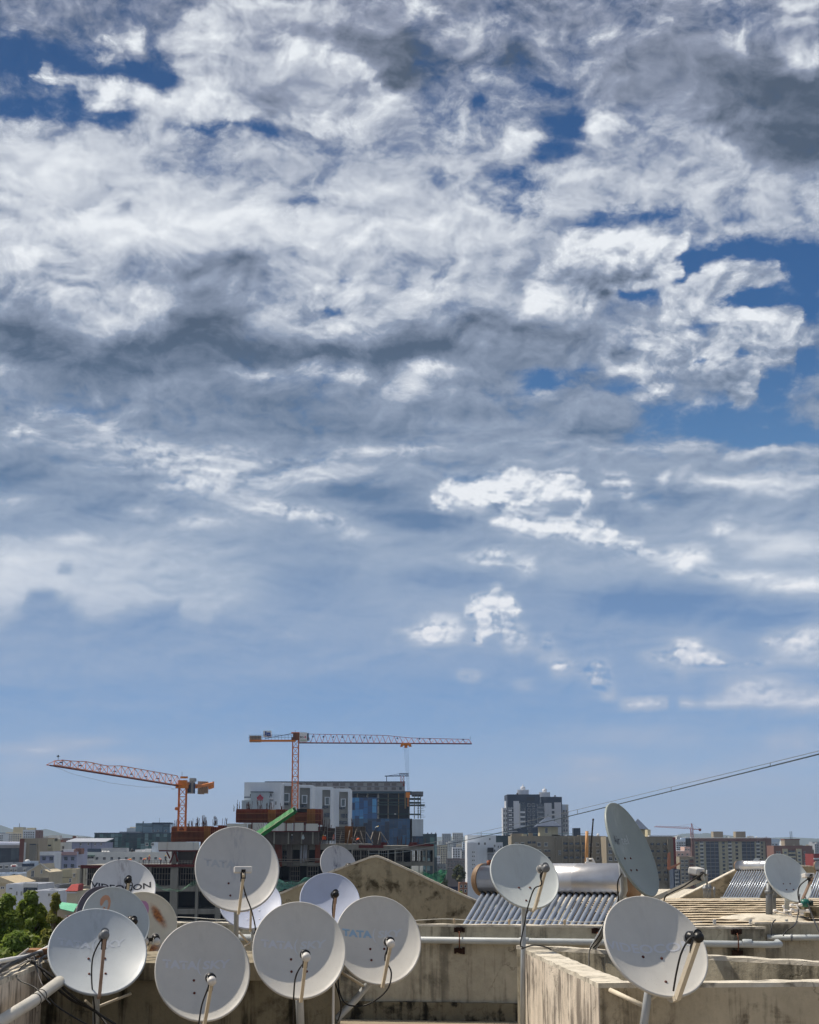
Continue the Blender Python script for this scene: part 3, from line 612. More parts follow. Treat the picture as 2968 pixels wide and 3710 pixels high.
# ------------------------------------------------------------------ ribbed roof on the right
rr = Thing('ribbed_roof', 'pale ribbed sheet roof with dark gaps on the right', 'roof', (P(2600,3300,20).x, 19.2, ZT-.3))
YR = 19.2; z0 = P(2600, 3352, YR).z; z1 = P(2600, 3252, 24.6).z
xa, xb = P(2240,3300,YR).x, P(3200,3300,YR).x+1.5
mb = MB(); nrib = 12; pit = (24.6-YR)/nrib; stp = (z1-z0)/nrib
for i in range(nrib):
    y0 = YR+pit*i; zc = z0+stp*i; m = 40; vs = []
    for j in range(m+1):
        x = xa+(xb-xa)*j/m; w_ = rnd.uniform(-.004, .004)
        vs += [(x, y0, zc+w_), (x, y0, zc+.006+w_), (x, y0+pit*.9, zc+stp-.013+w_), (x, y0+pit*1.1, zc+stp-.012), (x, y0+pit*1.1, zc+stp-.022)]
    mb.add(vs, [(j*5+k, j*5+(k+1)%5, j*5+5+(k+1)%5, j*5+5+k) for j in range(m) for k in range(5)])
rr.part('roof_sheet', mb, concrete('roof_sheet', C_(206,190,164), (.09,.07,.05), .6, .1, patch=3, pale=C_(232,220,200), bump=.2), world=True)
rr.part('roof_deck', MB().add([(xa, YR+.02, z0-.05), (xb, YR+.02, z0-.05), (xb, 24.7, z1-.05), (xa, 24.7, z1-.05), (xa,YR+.02,z0-.9),(xb,YR+.02,z0-.9),(xb,24.7,z1-.9),(xa,24.7,z1-.9)], [(0,1,2,3),(4,5,1,0),(1,5,6,2),(2,6,7,3),(3,7,4,0),(7,6,5,4)]), pmat('deck_dark', C_(60,52,44), .9), world=True)
mb = MB()
for i in range(11):
    x = xa+.7+i*.42; mb.box(x, x+.03, YR+.1, YR+.14, z0, z0+.06)
rr.part('fixing_hook', mb, M_zinc, world=True)
# far roof beyond with bright slab
mb = MB().box(P(2380,3240,30).x, 24, 27, 62, -1.95, -1.84)
o = Thing('flat_roof', 'bright flat roof strip in front of the small solar heater', 'roof', (6, 40, -1.95)); o.part('roof_surface', mb, M_cap, world=True)
o.part('wall', MB().box(P(2380,3240,30).x+.05, 23.9, 27.05, 61.9, -45.1, -1.96), M_conB, world=True)
# round grey ducts
M_duct = pmat('duct_grey', C_(120,124,128), .5, .2, .12, 5, streak=.4)
def duct(label, x, y0, y1, D, r, cat='vent pipe'):
    a = P(x, y1, D); b = P(x, y0, D); t = Thing('vent_pipe', label, cat, (a.x, a.y, a.z), 0, 'vent pipes on the ribbed roof')
    t.part('pipe', MB().tube([a, b], r, 14), M_duct, world=True)
    t.part('collar', MB().lathe([(r*1.02, -.02), (r*1.35, -.02), (r*1.35, .02), (r*1.02, .02)], a+(b-a)*.72, (0,0,1), 14), M_duct, world=True); return t
duct('fat grey vent pipe left of the pair at the rear of the ribbed roof', 2557, 3206, 3254, 24.1, .035)
duct('fat grey vent pipe right of the pair at the rear of the ribbed roof', 2569, 3204, 3254, 24.3, .032)
duct('thin white vent pipe standing above the fat grey pair', 2562, 3152, 3206, 24.2, .014)
duct('tall grey vent pipe by the small white dish, left one', 2787, 3200, 3312, 20.3, .042)
duct('tall grey vent pipe by the small white dish, right one', 2802, 3216, 3312, 20.6, .036)
duct('short white standpipe right of the fat grey vent pair', 2588, 3213, 3252, 24.4, .014)
pc = P(2770, 3322, 20.4); mb = MB()
vs = []; m = 22
for ring, (rr_, hh) in enumerate(((.62, 0), (.5, .045), (.3, .07), (.02, .08))):
    for k in range(m):
        a = 2*math.pi*k/m; q = rr_*(1+rnd.uniform(-.08,.08)); vs.append((pc.x+math.cos(a)*q*1.0, pc.y+math.sin(a)*q*.8, pc.z-.04+hh))
fs = [(i*m+k, i*m+(k+1)%m, (i+1)*m+(k+1)%m, (i+1)*m+k) for i in range(3) for k in range(m)]+[tuple(3*m+k for k in range(m))]
mb.add(vs, fs, 0, True); tag(mb.build('mortar_mound', M_cap), 'rounded mortar mound at the foot of the tall grey pipes', 'mortar mound')
tag(MB().box(P(2905,3310,20.2).x, P(2960,3310,20.2).x, 20.0, 20.4, P(2900,3318,20.2).z, P(2900,3284,20.2).z).build('concrete_pad', M_conK), 'dark concrete pad under the green valve', 'concrete pad')
# plumbing
pl_ = Thing('plumbing', 'tangle of white plastic pipes and joints below the small white dish', 'pipework', P(2850, 3320, 19.8))
mb = MB()
for a, b in (((2808,3300),(2862,3316)), ((2862,3316),(2870,3296)), ((2870,3296),(2925,3300)), ((2868,3280),(2900,3278)), ((2884,3278),(2905,3312)), ((2836,3280),(2846,3300)), ((2846,3300),(2935,3304))):
    mb.tube([P(*a, 19.8), P(*b, 19.8)], .011, 8)
pl_.part('water_pipe', mb, pmat('white_pvc', C_(226,222,214), .4), world=True)
mb = MB()
for x, y in ((2808,3300),(2862,3316),(2870,3296),(2925,3300),(2868,3280),(2900,3278),(2905,3312),(2846,3300),(2885,3303)):
    c = P(x, y, 19.8); mb.lathe([(.019,-.02),(.019,.02)], c, (1,.2,.1), 10)
pl_.part('pipe_joint', mb, pmat('white_pvc2', C_(236,232,226), .4), world=True)
gv = Thing('water_valve', 'round green valve body on the pipework by the small white dish', 'valve', P(2918, 3285, 19.9))
c = P(2917, 3272, 19.9); gv.part('valve_body', MB().lathe([(.03,-.05),(.045,-.045),(.05,0),(.045,.045),(.03,.05)], c, (1,-.3,0), 14), pmat('valve_green', C_(24,96,84), .4), world=True)
gv.part('valve_cap', MB().lathe([(.028,0),(.034,.02),(.03,.05)], c+Vector((.045,-.01,0)), (1,-.3,0), 12), pmat('valve_dark', C_(20,40,38), .5), world=True)

# ------------------------------------------------------------------ pipe along the long parapet
M_pvc = pmat('pvc_grey', C_(176,182,184), .42, 0, .06, 3, streak=.35, dirt=C_(120,116,104))
fr = -.075
pA = Vector((B0[0], B0[1]+fr, 0)); 
def onB(px, zoff):
    t0, t1 = 0.0, 1.0
    best = min(((abs((lambda q: CX+F*q[0]/(q[1]*cp+zoff*sp))(Bpt(i/400))-px), i/400) for i in range(401)))
    q = Bpt(best[1]); return Vector((q[0], q[1]+fr, zoff))
zp = P(1700, 3406, 18.1).z
a_ = onB(600, zp+.01); e_ = onB(2815, zp-.02) if False else onB(2770, zp-.02)
pp = Thing('drain_pipe', 'long grey plastic pipe running along the tan parapet', 'pipe', (a_.x, a_.y, a_.z))
pp.part('pipe', MB().tube([a_, e_, e_+Vector((.10,.01,0)), e_+Vector((.15,.06,.0)), e_+Vector((.16,.22,.01))], .036, 14), M_pvc, world=True)
for px in (1160, 1900, 2420, 2700):
    c = onB(px, zp-.005); pp.part('pipe_joint', MB().lathe([(.037,-.05),(.0405,-.045),(.0405,.045),(.037,.05)], c, (e_-a_), 16), M_pvc, world=True)
for px in (1666, 2160, 2665):
    c = onB(px, zp)
    cl = MB(); cl.tube([c+Vector((0,-.0,.09)), c+Vector((0,-.042,.05)), c+Vector((0,-.046,0)), c+Vector((0,-.042,-.05)), c+Vector((0,0,-.09))], .006, 6)
    br = pp.part('pipe_strap', cl, M_rust, world=True)
    mb = MB()
    for zz in (.105, -.115):
        for k in range(5):
            x = c.x-.055+k*.022; mb.box(x, x+.02+rnd.uniform(0,.01), c.y+.045, c.y+.073, c.z+zz-.02-rnd.uniform(0,.02), c.z+zz+.02+rnd.uniform(0,.015))
    mb.build('strap_block', pmat('charred_wood', C_(44,26,18), .95, 0, .4, 14), br, origin=pp.loc)
q0 = P(2780, 3397, 18.7); q1 = P(3100, 3397, 18.5)
pp2 = Thing('drain_pipe', 'pale grey plastic pipe at the right edge continuing past the elbow', 'pipe', q0)
pp2.part('pipe', MB().tube([q0, q1], .033, 12), M_pvc, world=True)
for px in (2868, 2935): c = P(px, 3397, 18.65); pp2.part('pipe_strap', MB().lathe([(.034,-.012),(.040,-.01),(.040,.01),(.034,.012)], c, q1-q0, 14), M_duct, world=True)
# wire with small insulators over the parapet
wr = Thing('stay_wire', 'pale wire strung along the top of the long tan parapet', 'wire', (B0[0], B0[1], ZT))
pts = []
for i in range(61):
    q = Bpt(.005+.9*i/60); sag = .012*math.cos(i/60*6*math.pi*2)
    pts.append((q[0], q[1]+.05, ZT+.045+.012*math.sin(i*.63)))
wr.part('wire', MB().tube(pts, .004, 5), pmat('wire_pale', C_(206,204,196), .5), world=True)
for px in (1647, 1844, 2047, 1320, 900, 2300):
    c = onB(px, ZT); c = Vector((c.x, c.y-fr+.05, ZT))
    wr.part('insulator', MB().box(c.x-.012, c.x+.012, c.y-.012, c.y+.012, ZT-.003, ZT+.03).lathe([(.012,.03),(.018,.036),(.01,.045),(.016,.052),(.008,.06)], c, (0,0,1), 8), pmat('insulator', C_(190,170,140), .5), world=True)

# ------------------------------------------------------------------ left edge: fat pipe and cables
f0 = P(-70, 3745, 10.4); f1 = P(120, 3628, 11.3); f2 = P(216, 3556, 12.1)
fp = Thing('drain_pipe', 'fat white plastic pipe slanting across the lower left corner', 'pipe', f0)
fp.part('pipe', MB().tube([f0, f1, f2], .041, 20), pmat('pvc_white', C_(206,202,192), .4, 0, .06, 3, streak=.3, dirt=C_(130,122,104)), world=True)
for k in (.42, .62): c = f1+(f2-f1)*(k-.35); fp.part('pipe_strap', MB().lathe([(.0415,-.004),(.045,-.003),(.045,.003),(.0415,.004)], c, f2-f1, 20), pmat('black_rubber', (.012,.012,.012), .7), world=True)
M_cable = pmat('cable_black', (.014,.013,.013), .5, spec=.5); M_cableg = pmat('cable_grey', C_(150,144,134), .55)
def cable(label, pts, r=.006, mat=None, n=6, sub=6, group=None, name='cable', parent=None, origin=None):
    """smooth run through world points (Catmull-Rom)"""
    pts = [Vector(p) for p in pts]; q = [pts[0]]+pts+[pts[-1]]; out = []
    for i in range(1, len(q)-2):
        for k in range(sub):
            t = k/sub; a, b, c, d = q[i-1:i+3]
            out.append(.5*((2*b)+(-a+c)*t+(2*a-5*b+4*c-d)*t*t+(-a+3*b-3*c+d)*t**3))
    out.append(pts[-1])
    mb = MB().tube(out, r, n)
    if parent is not None: return mb.build(name, mat or M_cable, parent, origin=origin)
    return tag(mb.build(name, mat or M_cable), label, 'cable', group)
r3 = random.Random(11)
lab = ['thick black cable lying along the left parapet top, outermost', 'slack black cable looping over the left parapet', 'grey cable twisted among the black ones on the left parapet', 'thin black cable dropping down the inner face of the left parapet',
       'black cable swinging from the left parapet towards the lower left dish', 'grey cable bent over the inner edge of the left parapet', 'thin black cable crossing above the fat white pipe', 'thick black cable curling at the far end of the left parapet',
       'black cable running down past the pole of the lower left dish', 'thin grey cable on the outer edge of the left parapet']
for i, lb in enumerate(lab):
    pts = []; off = -.19+.18*i/9
    for k in range(9):
        y = 8.6+k*.55; pts.append((-2.63-.042*(y-8.3)/1.0*.9+off*.9+r3.uniform(-.05,.05), y+r3.uniform(-.1,.1), ZT+.012+abs(r3.gauss(0,.022))+(.03 if k % 3 == i % 3 else 0)))
    if i in (3, 4, 6, 8):
        pts = pts[-4:]; pts = [(p[0]+.05, p[1], p[2]) for p in pts][::-1]
        ex = {3: [(P(150,3560,11.9)), P(200,3640,11.9), P(330,3720,11.9)], 4: [P(180,3530,12.2), P(250,3600,12.2), P(330,3655,12.3), P(420,3712,12.3)], 6: [P(60,3540,11.6), P(130,3580,11.4), P(185,3640,11.3)], 8: [P(170,3540,12.3), P(255,3620,12.35), P(345,3662,12.4), P(400,3730,12.3)]}[i]
        pts = pts[:2]+ex
    cable(lb, pts, (.012,.009,.009,.006,.010,.008,.005,.013,.011,.006)[i], M_cableg if 'grey' in lb else M_cable, group='cables tangled on the left parapet')
cable('white flexible conduit curving along the left parapet top', [P(-30,3520,10.6)+Vector((-.1,0,.03)), P(40,3480,11.6)+Vector((-.05,0,.0)), P(110,3462,12.6), P(160,3440,13.1), P(196,3420,13.3)], .016, pmat('white_pvc', C_(226,222,214), .4), 10, name='conduit')
cable('thin white conduit up the right end of the mossy block', [P(1207,3760,12.6), P(1208,3600,12.62), P(1209,3530,12.62), P(1212,3490,12.7)], .010, pmat('white_pvc', C_(226,222,214), .4), 8, name='conduit')
# ------------------------------------------------------------------ satellite dishes
def dishmat(name, col, stain=.0, scol=(90,86,84), rough=.42, extra=None):
    if name in MC: return MC[name]
    m = bpy.data.materials.new(name); m.use_nodes = True; t = NT(m.node_tree); p = t.n['Principled BSDF']
    co = t.node('ShaderNodeTexCoord').outputs['Object']
    n = t.noise(co, 5, 6, .6); n2 = t.noise(co, 45, 5, .7)
    c = t.mix(t.mr(n, .3, .7), tuple(x*.94 for x in lin(col))+(1,), tuple(min(1, x*1.05) for x in lin(col))+(1,))
    c = t.mix(t.m('MULTIPLY', t.mr(n2, .62, .74), .25), c, (.25,.24,.22,1))
    if stain:
        # bird droppings and dirt running down the middle
        s = t.sep(co); g = t.m('SUBTRACT', 1.0, t.m('ABSOLUTE', t.m('MULTIPLY', t.m('ADD', s[0], .0), 9.0)))
        st = t.m('MULTIPLY', t.mr(t.noise(t.scale(co, (26, 7, 7)), 1.0, 6, .7), .44, .66), t.mr(t.m('ADD', g, t.m('MULTIPLY', t.m('SUBTRACT', n, .5), 1.2)), .1, .8))
        st = t.m('MULTIPLY', st, t.mr(s[1], -.14, .0))
        c = t.mix(t.m('MULTIPLY', st, stain), c, lin(scol)+(1,))
    if extra: c = extra(t, co, c, n)
    t.put(p.inputs['Base Color'], c); p.inputs['Specular IOR Level'].default_value = .35; t.put(p.inputs['Roughness'], t.mr(n, .2, .8, rough-.08, rough+.12))
    MC[name] = m; return m
def rust_extra(t, co, c, n):
    for (x, y, sx, sy, a) in ((.155,.09,.042,.13,.5), (-.01,.22,.04,.025,.0), (.06,-.25,.12,.05,.2), (-.20,.02,.03,.05,0), (-.06,-.20,.05,.03,.0)):
        mp = t.node('ShaderNodeMapping', vector_type='TEXTURE'); t.put(mp.inputs['Vector'], co); mp.inputs['Location'].default_value = (x, y, 0); mp.inputs['Rotation'].default_value = (0,0,a); mp.inputs['Scale'].default_value = (sx, sy, 5)
        d = t.v('LENGTH', mp.outputs[0])
        f = t.mr(t.m('ADD', d, t.m('MULTIPLY', t.m('SUBTRACT', t.noise(co, 9, 6, .7), .5), 1.1)), .35, 1.3, .95, 0, smooth=True)
        c = t.mix(f, c, t.mix(t.mr(t.noise(co, 40, 4, .7), .35, .65), lin4((112,52,20)), lin4((196,122,50))))
    return c
DW = dishmat('dish_paint_warm', (198,195,188), .2, (160,156,148)); DE = dishmat('dish_paint_sage', (144,152,148), .5, (180,186,182)); DG = dishmat('dish_paint_grey', (178,184,188), .25); DB = dishmat('dish_paint_blue', (178,185,204))
DS = dishmat('dish_paint_stained', (192,190,186), .75, (150,150,158)); DV = dishmat('dish_paint_white', (206,206,206), .8, (120,108,110)); DR = dishmat('dish_paint_rust', (216,208,188), extra=rust_extra)
DS2 = dishmat('dish_paint_dirty', (188,188,190), .9, (92,96,112)); DC = dishmat('dish_paint_cool', (186,192,192), .15)
M_lnbw = pmat('lnb_white', C_(214,210,204), .45); M_lnbg = pmat('lnb_grey', C_(120,122,124), .45); M_lnbb = pmat('lnb_black', (.012,.012,.013), .45)
M_arm = pmat('arm_cream', C_(206,196,176), .5, .0, .12, 8, streak=.4, dirt=C_(120,84,60)); M_armr = pmat('arm_rose', C_(168,146,132), .5, .0, .15, 8, streak=.5, dirt=C_(110,70,50))
M_bolt = pmat('bolt_rust', C_(92,48,40), .6, .3)
def text_mesh(txt, size, spacing=1.0, shear=0, bold=0.0, xscale=1.0):
    cu = bpy.data.curves.new('txt', 'FONT'); cu.body = txt; cu.size = size; cu.align_x = 'CENTER'; cu.align_y = 'CENTER'; cu.space_character = spacing; cu.shear = shear; cu.offset = bold; cu.resolution_u = 3
    o = bpy.data.objects.new('txt', cu); COL.objects.link(o)
    me = bpy.data.meshes.new_from_object(o.evaluated_get(bpy.context.evaluated_depsgraph_get()))
    bpy.data.objects.remove(o); bpy.data.curves.remove(cu)
    for v in me.vertices: v.co.x *= xscale
    return me
def dish(label, cx, cy, wpx, D, n, mat, lnb='horn', depth=.118, ratio=1.08, texts=(), marks=(), arm=M_arm, pole=None, poler=.022, cab=None, braces=(), lnbL=1.25, lnbd=.55, bolts=((-.17,-.13),(.17,-.13),(-.17,-.40),(.17,-.40)), armw=.022, armmat=None, rotz=0, boltmat=None, lnb2=False, polemat=None, cabr=.006, group='satellite dishes on the rooftops'):
    n = Vector(n).normalized(); up = (Vector((0,0,1))-n*n.z).normalized(); r = up.cross(n)
    if rotz: up, r = up*math.cos(rotz)+r*math.sin(rotz), r*math.cos(rotz)-up*math.sin(rotz)
    c = P(cx, cy, D); wm = (P(cx+wpx/2, cy, D)-P(cx-wpx/2, cy, D)).x/2
    a = wm/math.sqrt(r.x**2+(ratio*up.x)**2); b = a*ratio
    MW = Matrix((( r.x, up.x, n.x, c.x), (r.y, up.y, n.y, c.y), (r.z, up.z, n.z, c.z), (0,0,0,1)))
    t = Thing('satellite_dish', label, 'satellite dish', c, 0, group); LM = Matrix.Translation(-c) @ MW
    def lp(mb, name, mats, parent=None):
        o = mb.build(name, mats, parent or t.o); 
        if parent is None: o.matrix_local = LM
        return o
    dp = depth*a/.3*.6
    zf = lambda x, y: dp*((x/a)**2+(y/b)**2) - dp
    # reflector: front skin, rolled rim, back skin
    mb = MB(); N = 72; rings = 14; vs = [(0,0,-dp)]; 
    for i in range(1, rings+1):
        q = i/rings
        for k in range(N): an = 2*math.pi*k/N; vs.append((a*q*math.cos(an), b*q*math.sin(an), zf(a*q*math.cos(an), b*q*math.sin(an))))
    fs = [(0, 1+k, 1+(k+1)%N) for k in range(N)]+[(1+(i-1)*N+k, 1+i*N+k, 1+i*N+(k+1)%N, 1+(i-1)*N+(k+1)%N) for i in range(1, rings) for k in range(N)]
    base = len(vs); lip = [(1.0, 0), (1.012, .004), (1.03, .003), (1.04, -.004), (1.038, -.016), (1.02, -.020), (1.0, -.012)]
    L0 = 1+(rings-1)*N; prev = L0
    for (q, dz) in lip[1:]:
        cur = len(vs)
        for k in range(N): an = 2*math.pi*k/N; vs.append((a*q*math.cos(an), b*q*math.sin(an), dz))
        fs += [(prev+k, cur+k, cur+(k+1)%N, prev+(k+1)%N) for k in range(N)]; prev = cur
    for i in range(rings-2, 0, -2):
        q = i/rings; cur = len(vs)
        for k in range(N): an = 2*math.pi*k/N; vs.append((a*q*math.cos(an), b*q*math.sin(an), zf(a*q*math.cos(an), b*q*math.sin(an))-.012))
        fs += [(prev+k, cur+k, cur+(k+1)%N, prev+(k+1)%N) for k in range(N)]; prev = cur
    cur = len(vs); vs.append((0,0,-dp-.012)); fs += [(prev+k, cur, prev+(k+1)%N) for k in range(N)]
    mb.add(vs, fs, 0, True); ref = lp(mb, 'reflector', mat)
    for (bx, by) in bolts:
        x, y = bx*a, by*b; z = zf(x, y)
        m2 = MB().lathe([(.0095, 0), (.0095, .004), (.005, .008)], (x, y, z), (0,0,1), 10); lp(m2, 'bolt', boltmat or M_bolt, ref)
    for (txt, size, x0, y0, tm, kw) in texts:
        me = text_mesh(txt, size*a, **kw)
        bm = bmesh.new(); bm.from_mesh(me); bmesh.ops.triangulate(bm, faces=bm.faces)
        for _ in range(2): bmesh.ops.subdivide_edges(bm, edges=[e for e in bm.edges if e.calc_length() > .02], cuts=1)
        for v in bm.verts: v.co.x += x0*a; v.co.y += y0*b; v.co.z = zf(v.co.x, v.co.y)+.0015
        bm.normal_update(); bm.to_mesh(me); bm.free(); me.materials.append(tm)
        o = bpy.data.objects.new('lettering', me); COL.objects.link(o); o.parent = ref
    for (pts, tm) in marks:
        bm = bmesh.new(); vv = [bm.verts.new((x*a, y*b, 0)) for x, y in pts]; bm.faces.new(vv); bmesh.ops.triangulate(bm, faces=bm.faces)
        for v in bm.verts: v.co.z = zf(v.co.x, v.co.y)+.003
        me = bpy.data.meshes.new('emblem'); bm.to_mesh(me); bm.free(); me.materials.append(tm)
        o = bpy.data.objects.new('emblem', me); COL.objects.link(o); o.parent = ref
    # feed arm and low noise block
    fpos = Vector((0, -lnbd*b, lnbL*a)); root = Vector((0, -b*1.05, -.025)); kink = Vector((0, -b*1.10, .03))
    dirv = (Vector((0, -.05*b, -dp))-fpos).normalized()
    back = fpos-dirv*.07
    armo = MB().bar(root+Vector((0,.10*b,-.03)), root, armw).bar(root, kink, armw).bar(kink, back+Vector((0,-.03,-.02)), armw, h=armw*1.3)
    ao = lp(armo, 'feed_arm', armmat or arm)
    jo = MB().obox(kink.lerp(back, .86), Vector((.018,0,0)), (back-kink).normalized()*.045, Vector((0,.014,.014))); jo2 = lp(jo, 'arm_bracket', M_lnbb, ao)
    heads = [0] if not lnb2 else [-.055, .055]
    for hx in heads:
        f = fpos+Vector((hx,0,0)); u_ = dirv
        if lnb == 'box':
            side = Vector((1,0,0)); nn = u_.cross(side).normalized()
            m = MB().obox(f, side*.075, nn*.027, u_*.04); lo = lp(m, 'lnb', M_lnbw); bevel(lo, .01, 3)
            lp(MB().obox(f-nn*.0+Vector((0,-.05,-.0)), side*.02, Vector((0,.03,0)), u_*.02), 'lnb_neck', M_lnbb, lo)
        else:
            m = MB().lathe([(.0, -.006), (.030, -.005), (.038, .002), (.040, .012), (.040, .022)], f+u_*.035, -u_, 16); cap_ = m
            lo = lp(m, 'lnb', M_lnbw if lnb != 'dark' else M_lnbg)
            lp(MB().lathe([(.036, .022), (.034, .045), (.020, .055), (.020, .080), (.030, .085), (.030, .12)], f+u_*.035, -u_, 14), 'lnb_horn', M_lnbb if lnb != 'grey' else M_lnbg, lo)
            bk = f-u_*.06; nn = u_.cross(Vector((1,0,0))).normalized()
            lp(MB().lathe([(.026, 0), (.032, .004), (.032, .05), (.026, .062), (.010, .066)], bk+u_*.01, -u_*.75+nn*.45, 16), 'lnb_body', {'horn': M_lnbw, 'dark': M_lnbb, 'grey': M_lnbg}.get(lnb, M_lnbw), lo)
    wf = MW @ back
    # mounting bracket behind and pole
    hub = MW @ Vector((0, -.25*b, -dp-.012)); bk = MW @ Vector((0, -.25*b, -dp-.075))
    mb = MB().obox(hub.lerp(bk, .35)-c, r*.07, up*.09, n*.018).bar(hub-c, bk-c, .06)
    mb.build('mount_bracket', M_zinc, t.o)
    if pole:
        pts = [bk+Vector((0,0,.05))]+[P(*q) if len(q) == 3 else Vector(q[:3]) for q in pole]
        MB().tube([p-c for p in pts], poler, 14).build('pole', polemat or M_zinc, t.o)
    for (p0, p1, br) in braces:
        MB().tube([P(*p0)-c, P(*p1)-c], br, 8).build('brace', M_arm, t.o)
    if cab:
        pts = [MW @ (back+Vector((0,-.02,-.0)))]+[P(q[0], q[1], q[2]-.16) for q in cab]
        cable(None, [p-c for p in pts], cabr, M_cable, 6, 7, name='cable', parent=t.o)
    return t
faint = lambda nm, col, r=.5: pmat(nm, C_(*col), r, var=.03)
F_tata = faint('letters_faint', (176,178,180)); F_blue = pmat('letters_blue', C_(150,178,202), .5, var=.12, vs=12); F_vg = pmat('letters_dark', C_(40,42,52), .5, var=.05)
F_g2 = faint('letters_faint_grey', (201,202,206)); F_air = pmat('letters_charcoal', C_(52,50,60), .5); F_peach = pmat('letters_peach', C_(200,150,120), .5, var=.1, vs=10); F_pink = pmat('letters_pink', C_(192,140,178), .5); F_gb = faint('letters_greyblue', (184,190,198))
def tata(tm1, tm2, size=.34, y=.20, x=-.12): return [('TATA', size*.62, x-.36, y, tm1, dict(bold=.004, spacing=1.0, xscale=1.25)), ('(', size*1.05, x+.06, y, tm2, {}), ('SKY', size*.64, x+.42, y, tm2, dict(bold=.003, shear=.15, xscale=1.35))]
def swirl(cx, cy, s):
    """hooked comma shaped emblem"""
    q = [(1300,1095),(1292,1060),(1300,1010),(1330,975),(1370,957),(1410,962),(1435,990),(1444,1030),(1437,1080),(1416,1130),(1386,1165),(1355,1180),(1336,1167),(1331,1130),(1340,1103),(1356,1098),(1370,1110),(1360,1130),(1363,1150),(1381,1143),(1400,1108),(1411,1060),(1404,1022),(1385,1012),(1356,1032),(1326,1078)]
    return [(cx+(x-1368)/115*s, cy-(y-1068)/115*s) for x, y in q]
dish('lower left dish, blue grey, tilted up, half in sun', 354, 3444, 336, 12.3, (.2,-.72,.66), DG, 'grey', texts=tata(F_gb, F_gb, y=.28), armmat=M_armr, pole=[(350,3590,12.42),(346,3760,12.42)], poler=.026,
     cab=[(352,3430,12.0),(335,3480,12.1),(333,3560,12.2),(342,3650,12.4),(345,3750,12.45)], braces=[((310,3625,12.25),(342,3655,12.42),.009), ((475,3600,12.66),(350,3650,12.45),.011)], bolts=((-.17,-.03),(.17,-.03),(-.17,-.42),(.17,-.42)), lnbL=1.25)
dish('faded grey dish second from the left in the front row', 735, 3516, 325, 12.15, (.22,-.89,.40), DW, 'horn', texts=tata(F_g2, F_g2, y=.17, size=.38), pole=[(733,3700,12.3),(730,3790,12.3)], cab=[(762,3556,12.0),(750,3590,12.05),(730,3650,12.1),(714,3760,12.1)], braces=[((708,3676,12.2),(735,3700,12.3),.01)])
dish('plain grey dish in the middle of the front row, below the smaller blue one', 1085, 3440, 324, 12.25, (.14,-.895,.42), DW, 'horn', texts=tata(F_g2, faint('letters_fainter', (200,202,204)), y=.16, size=.36), pole=[(1086,3640,12.4),(1092,3790,12.45)], poler=.03, cab=[(1106,3480,12.0),(1075,3530,12.0),(1065,3600,12.2),(1062,3760,12.3)], braces=[((1066,3602,12.3),(1084,3625,12.4),.01)])
dish('large grey dish with light blue TATA lettering right of the middle', 1371, 3404, 300, 12.9, (.17,-.875,.45), DW, 'horn', texts=tata(F_blue, faint('letters_fainter', (200,202,204)), y=.20, size=.36), pole=[(1340,3560,13.1),(1290,3620,13.1),(1214,3698,12.9)], poler=.028,
     cab=[(1395,3470,12.7),(1418,3525,12.7),(1400,3590,12.7),(1330,3640,12.8),(1260,3640,12.9),(1232,3600,12.95),(1225,3545,13.0)], braces=[((1232,3520,13.0),(1326,3578,13.1),.012)])
dish('large grey dish with a boxy white receiver and streaked dirt, raised on a pole', 860, 3146, 290, 14.4, (.18,-.885,.42), DS, 'box', texts=[('TATA', .24, -.42, .18, F_tata, dict(bold=.004, xscale=1.25))], pole=[(857,3260,14.6),(855,3460,14.6)], cab=[(877,3180,14.1),(890,3240,14.2),(912,3300,14.3),(926,3365,14.5),(920,3385,14.5)], bolts=((-.2,-.28),(-.17,-.6),(.2,-.58)))
dish('blue tinted dish with four bright bolts, behind the raised stained one', 908, 3270, 216, 17.0, (.08,-.72,.69), DB, 'dark', pole=[(917,3390,17.1),(917,3460,17.1)], bolts=((-.1,-.15),(.3,-.15),(-.1,-.55),(.3,-.55)), boltmat=pmat('bolt_bright', C_(236,236,240), .3), braces=[((865,3375,16.6),(905,3420,16.9),.012), ((925,3400,16.9),(885,3430,16.7),.008)])
dish('smooth blue tinted dish above the front row, mostly in shade', 1196, 3262, 210, 16.4, (.13,-.80,.58), DB, 'dark', armmat=M_armr, pole=[(1198,3390,16.6),(1198,3480,16.6)], cab=[(1212,3240,16.2),(1205,3290,16.2),(1208,3350,16.3)], bolts=((-.16,-.28),(-.05,-.75),(.3,-.75)), boltmat=M_zinc)
dish('small dirty dish on its own before the gable wall', 1227, 3134, 125, 26.5, (.36,-.82,.44), DS2, 'dark', ratio=1.12, pole=[(1232,3200,26.8),(1232,3330,26.8)], poler=.03, cab=[(1255,3155,26.2),(1250,3180,26.3)])
dish('white dish with dark VIDEOCON lettering at the left rear', 448, 3213, 219, 17.2, (.22,-.80,.56), DV, 'dark', ratio=1.0, texts=[('VIDEOCON', .285, -.06, .09, F_vg, dict(bold=.002, xscale=1.32, spacing=.98))], pole=[(452,3330,17.4),(452,3470,17.4)], cab=[(480,3205,17.0),(468,3250,17.0),(462,3290,17.1)], bolts=((-.1,-.62),(.1,-.62)))
dish('dish with a peach swirl emblem leaning among the left group', 421, 3334, 222, 15.6, (.42,-.78,.46), DC, 'dark', ratio=1.04, texts=[('airtel', .42, .02, .04, F_peach, dict(xscale=.95))], marks=[(swirl(-.22, .56, .26), F_peach)], pole=[(430,3440,15.8),(430,3520,15.8)], bolts=())
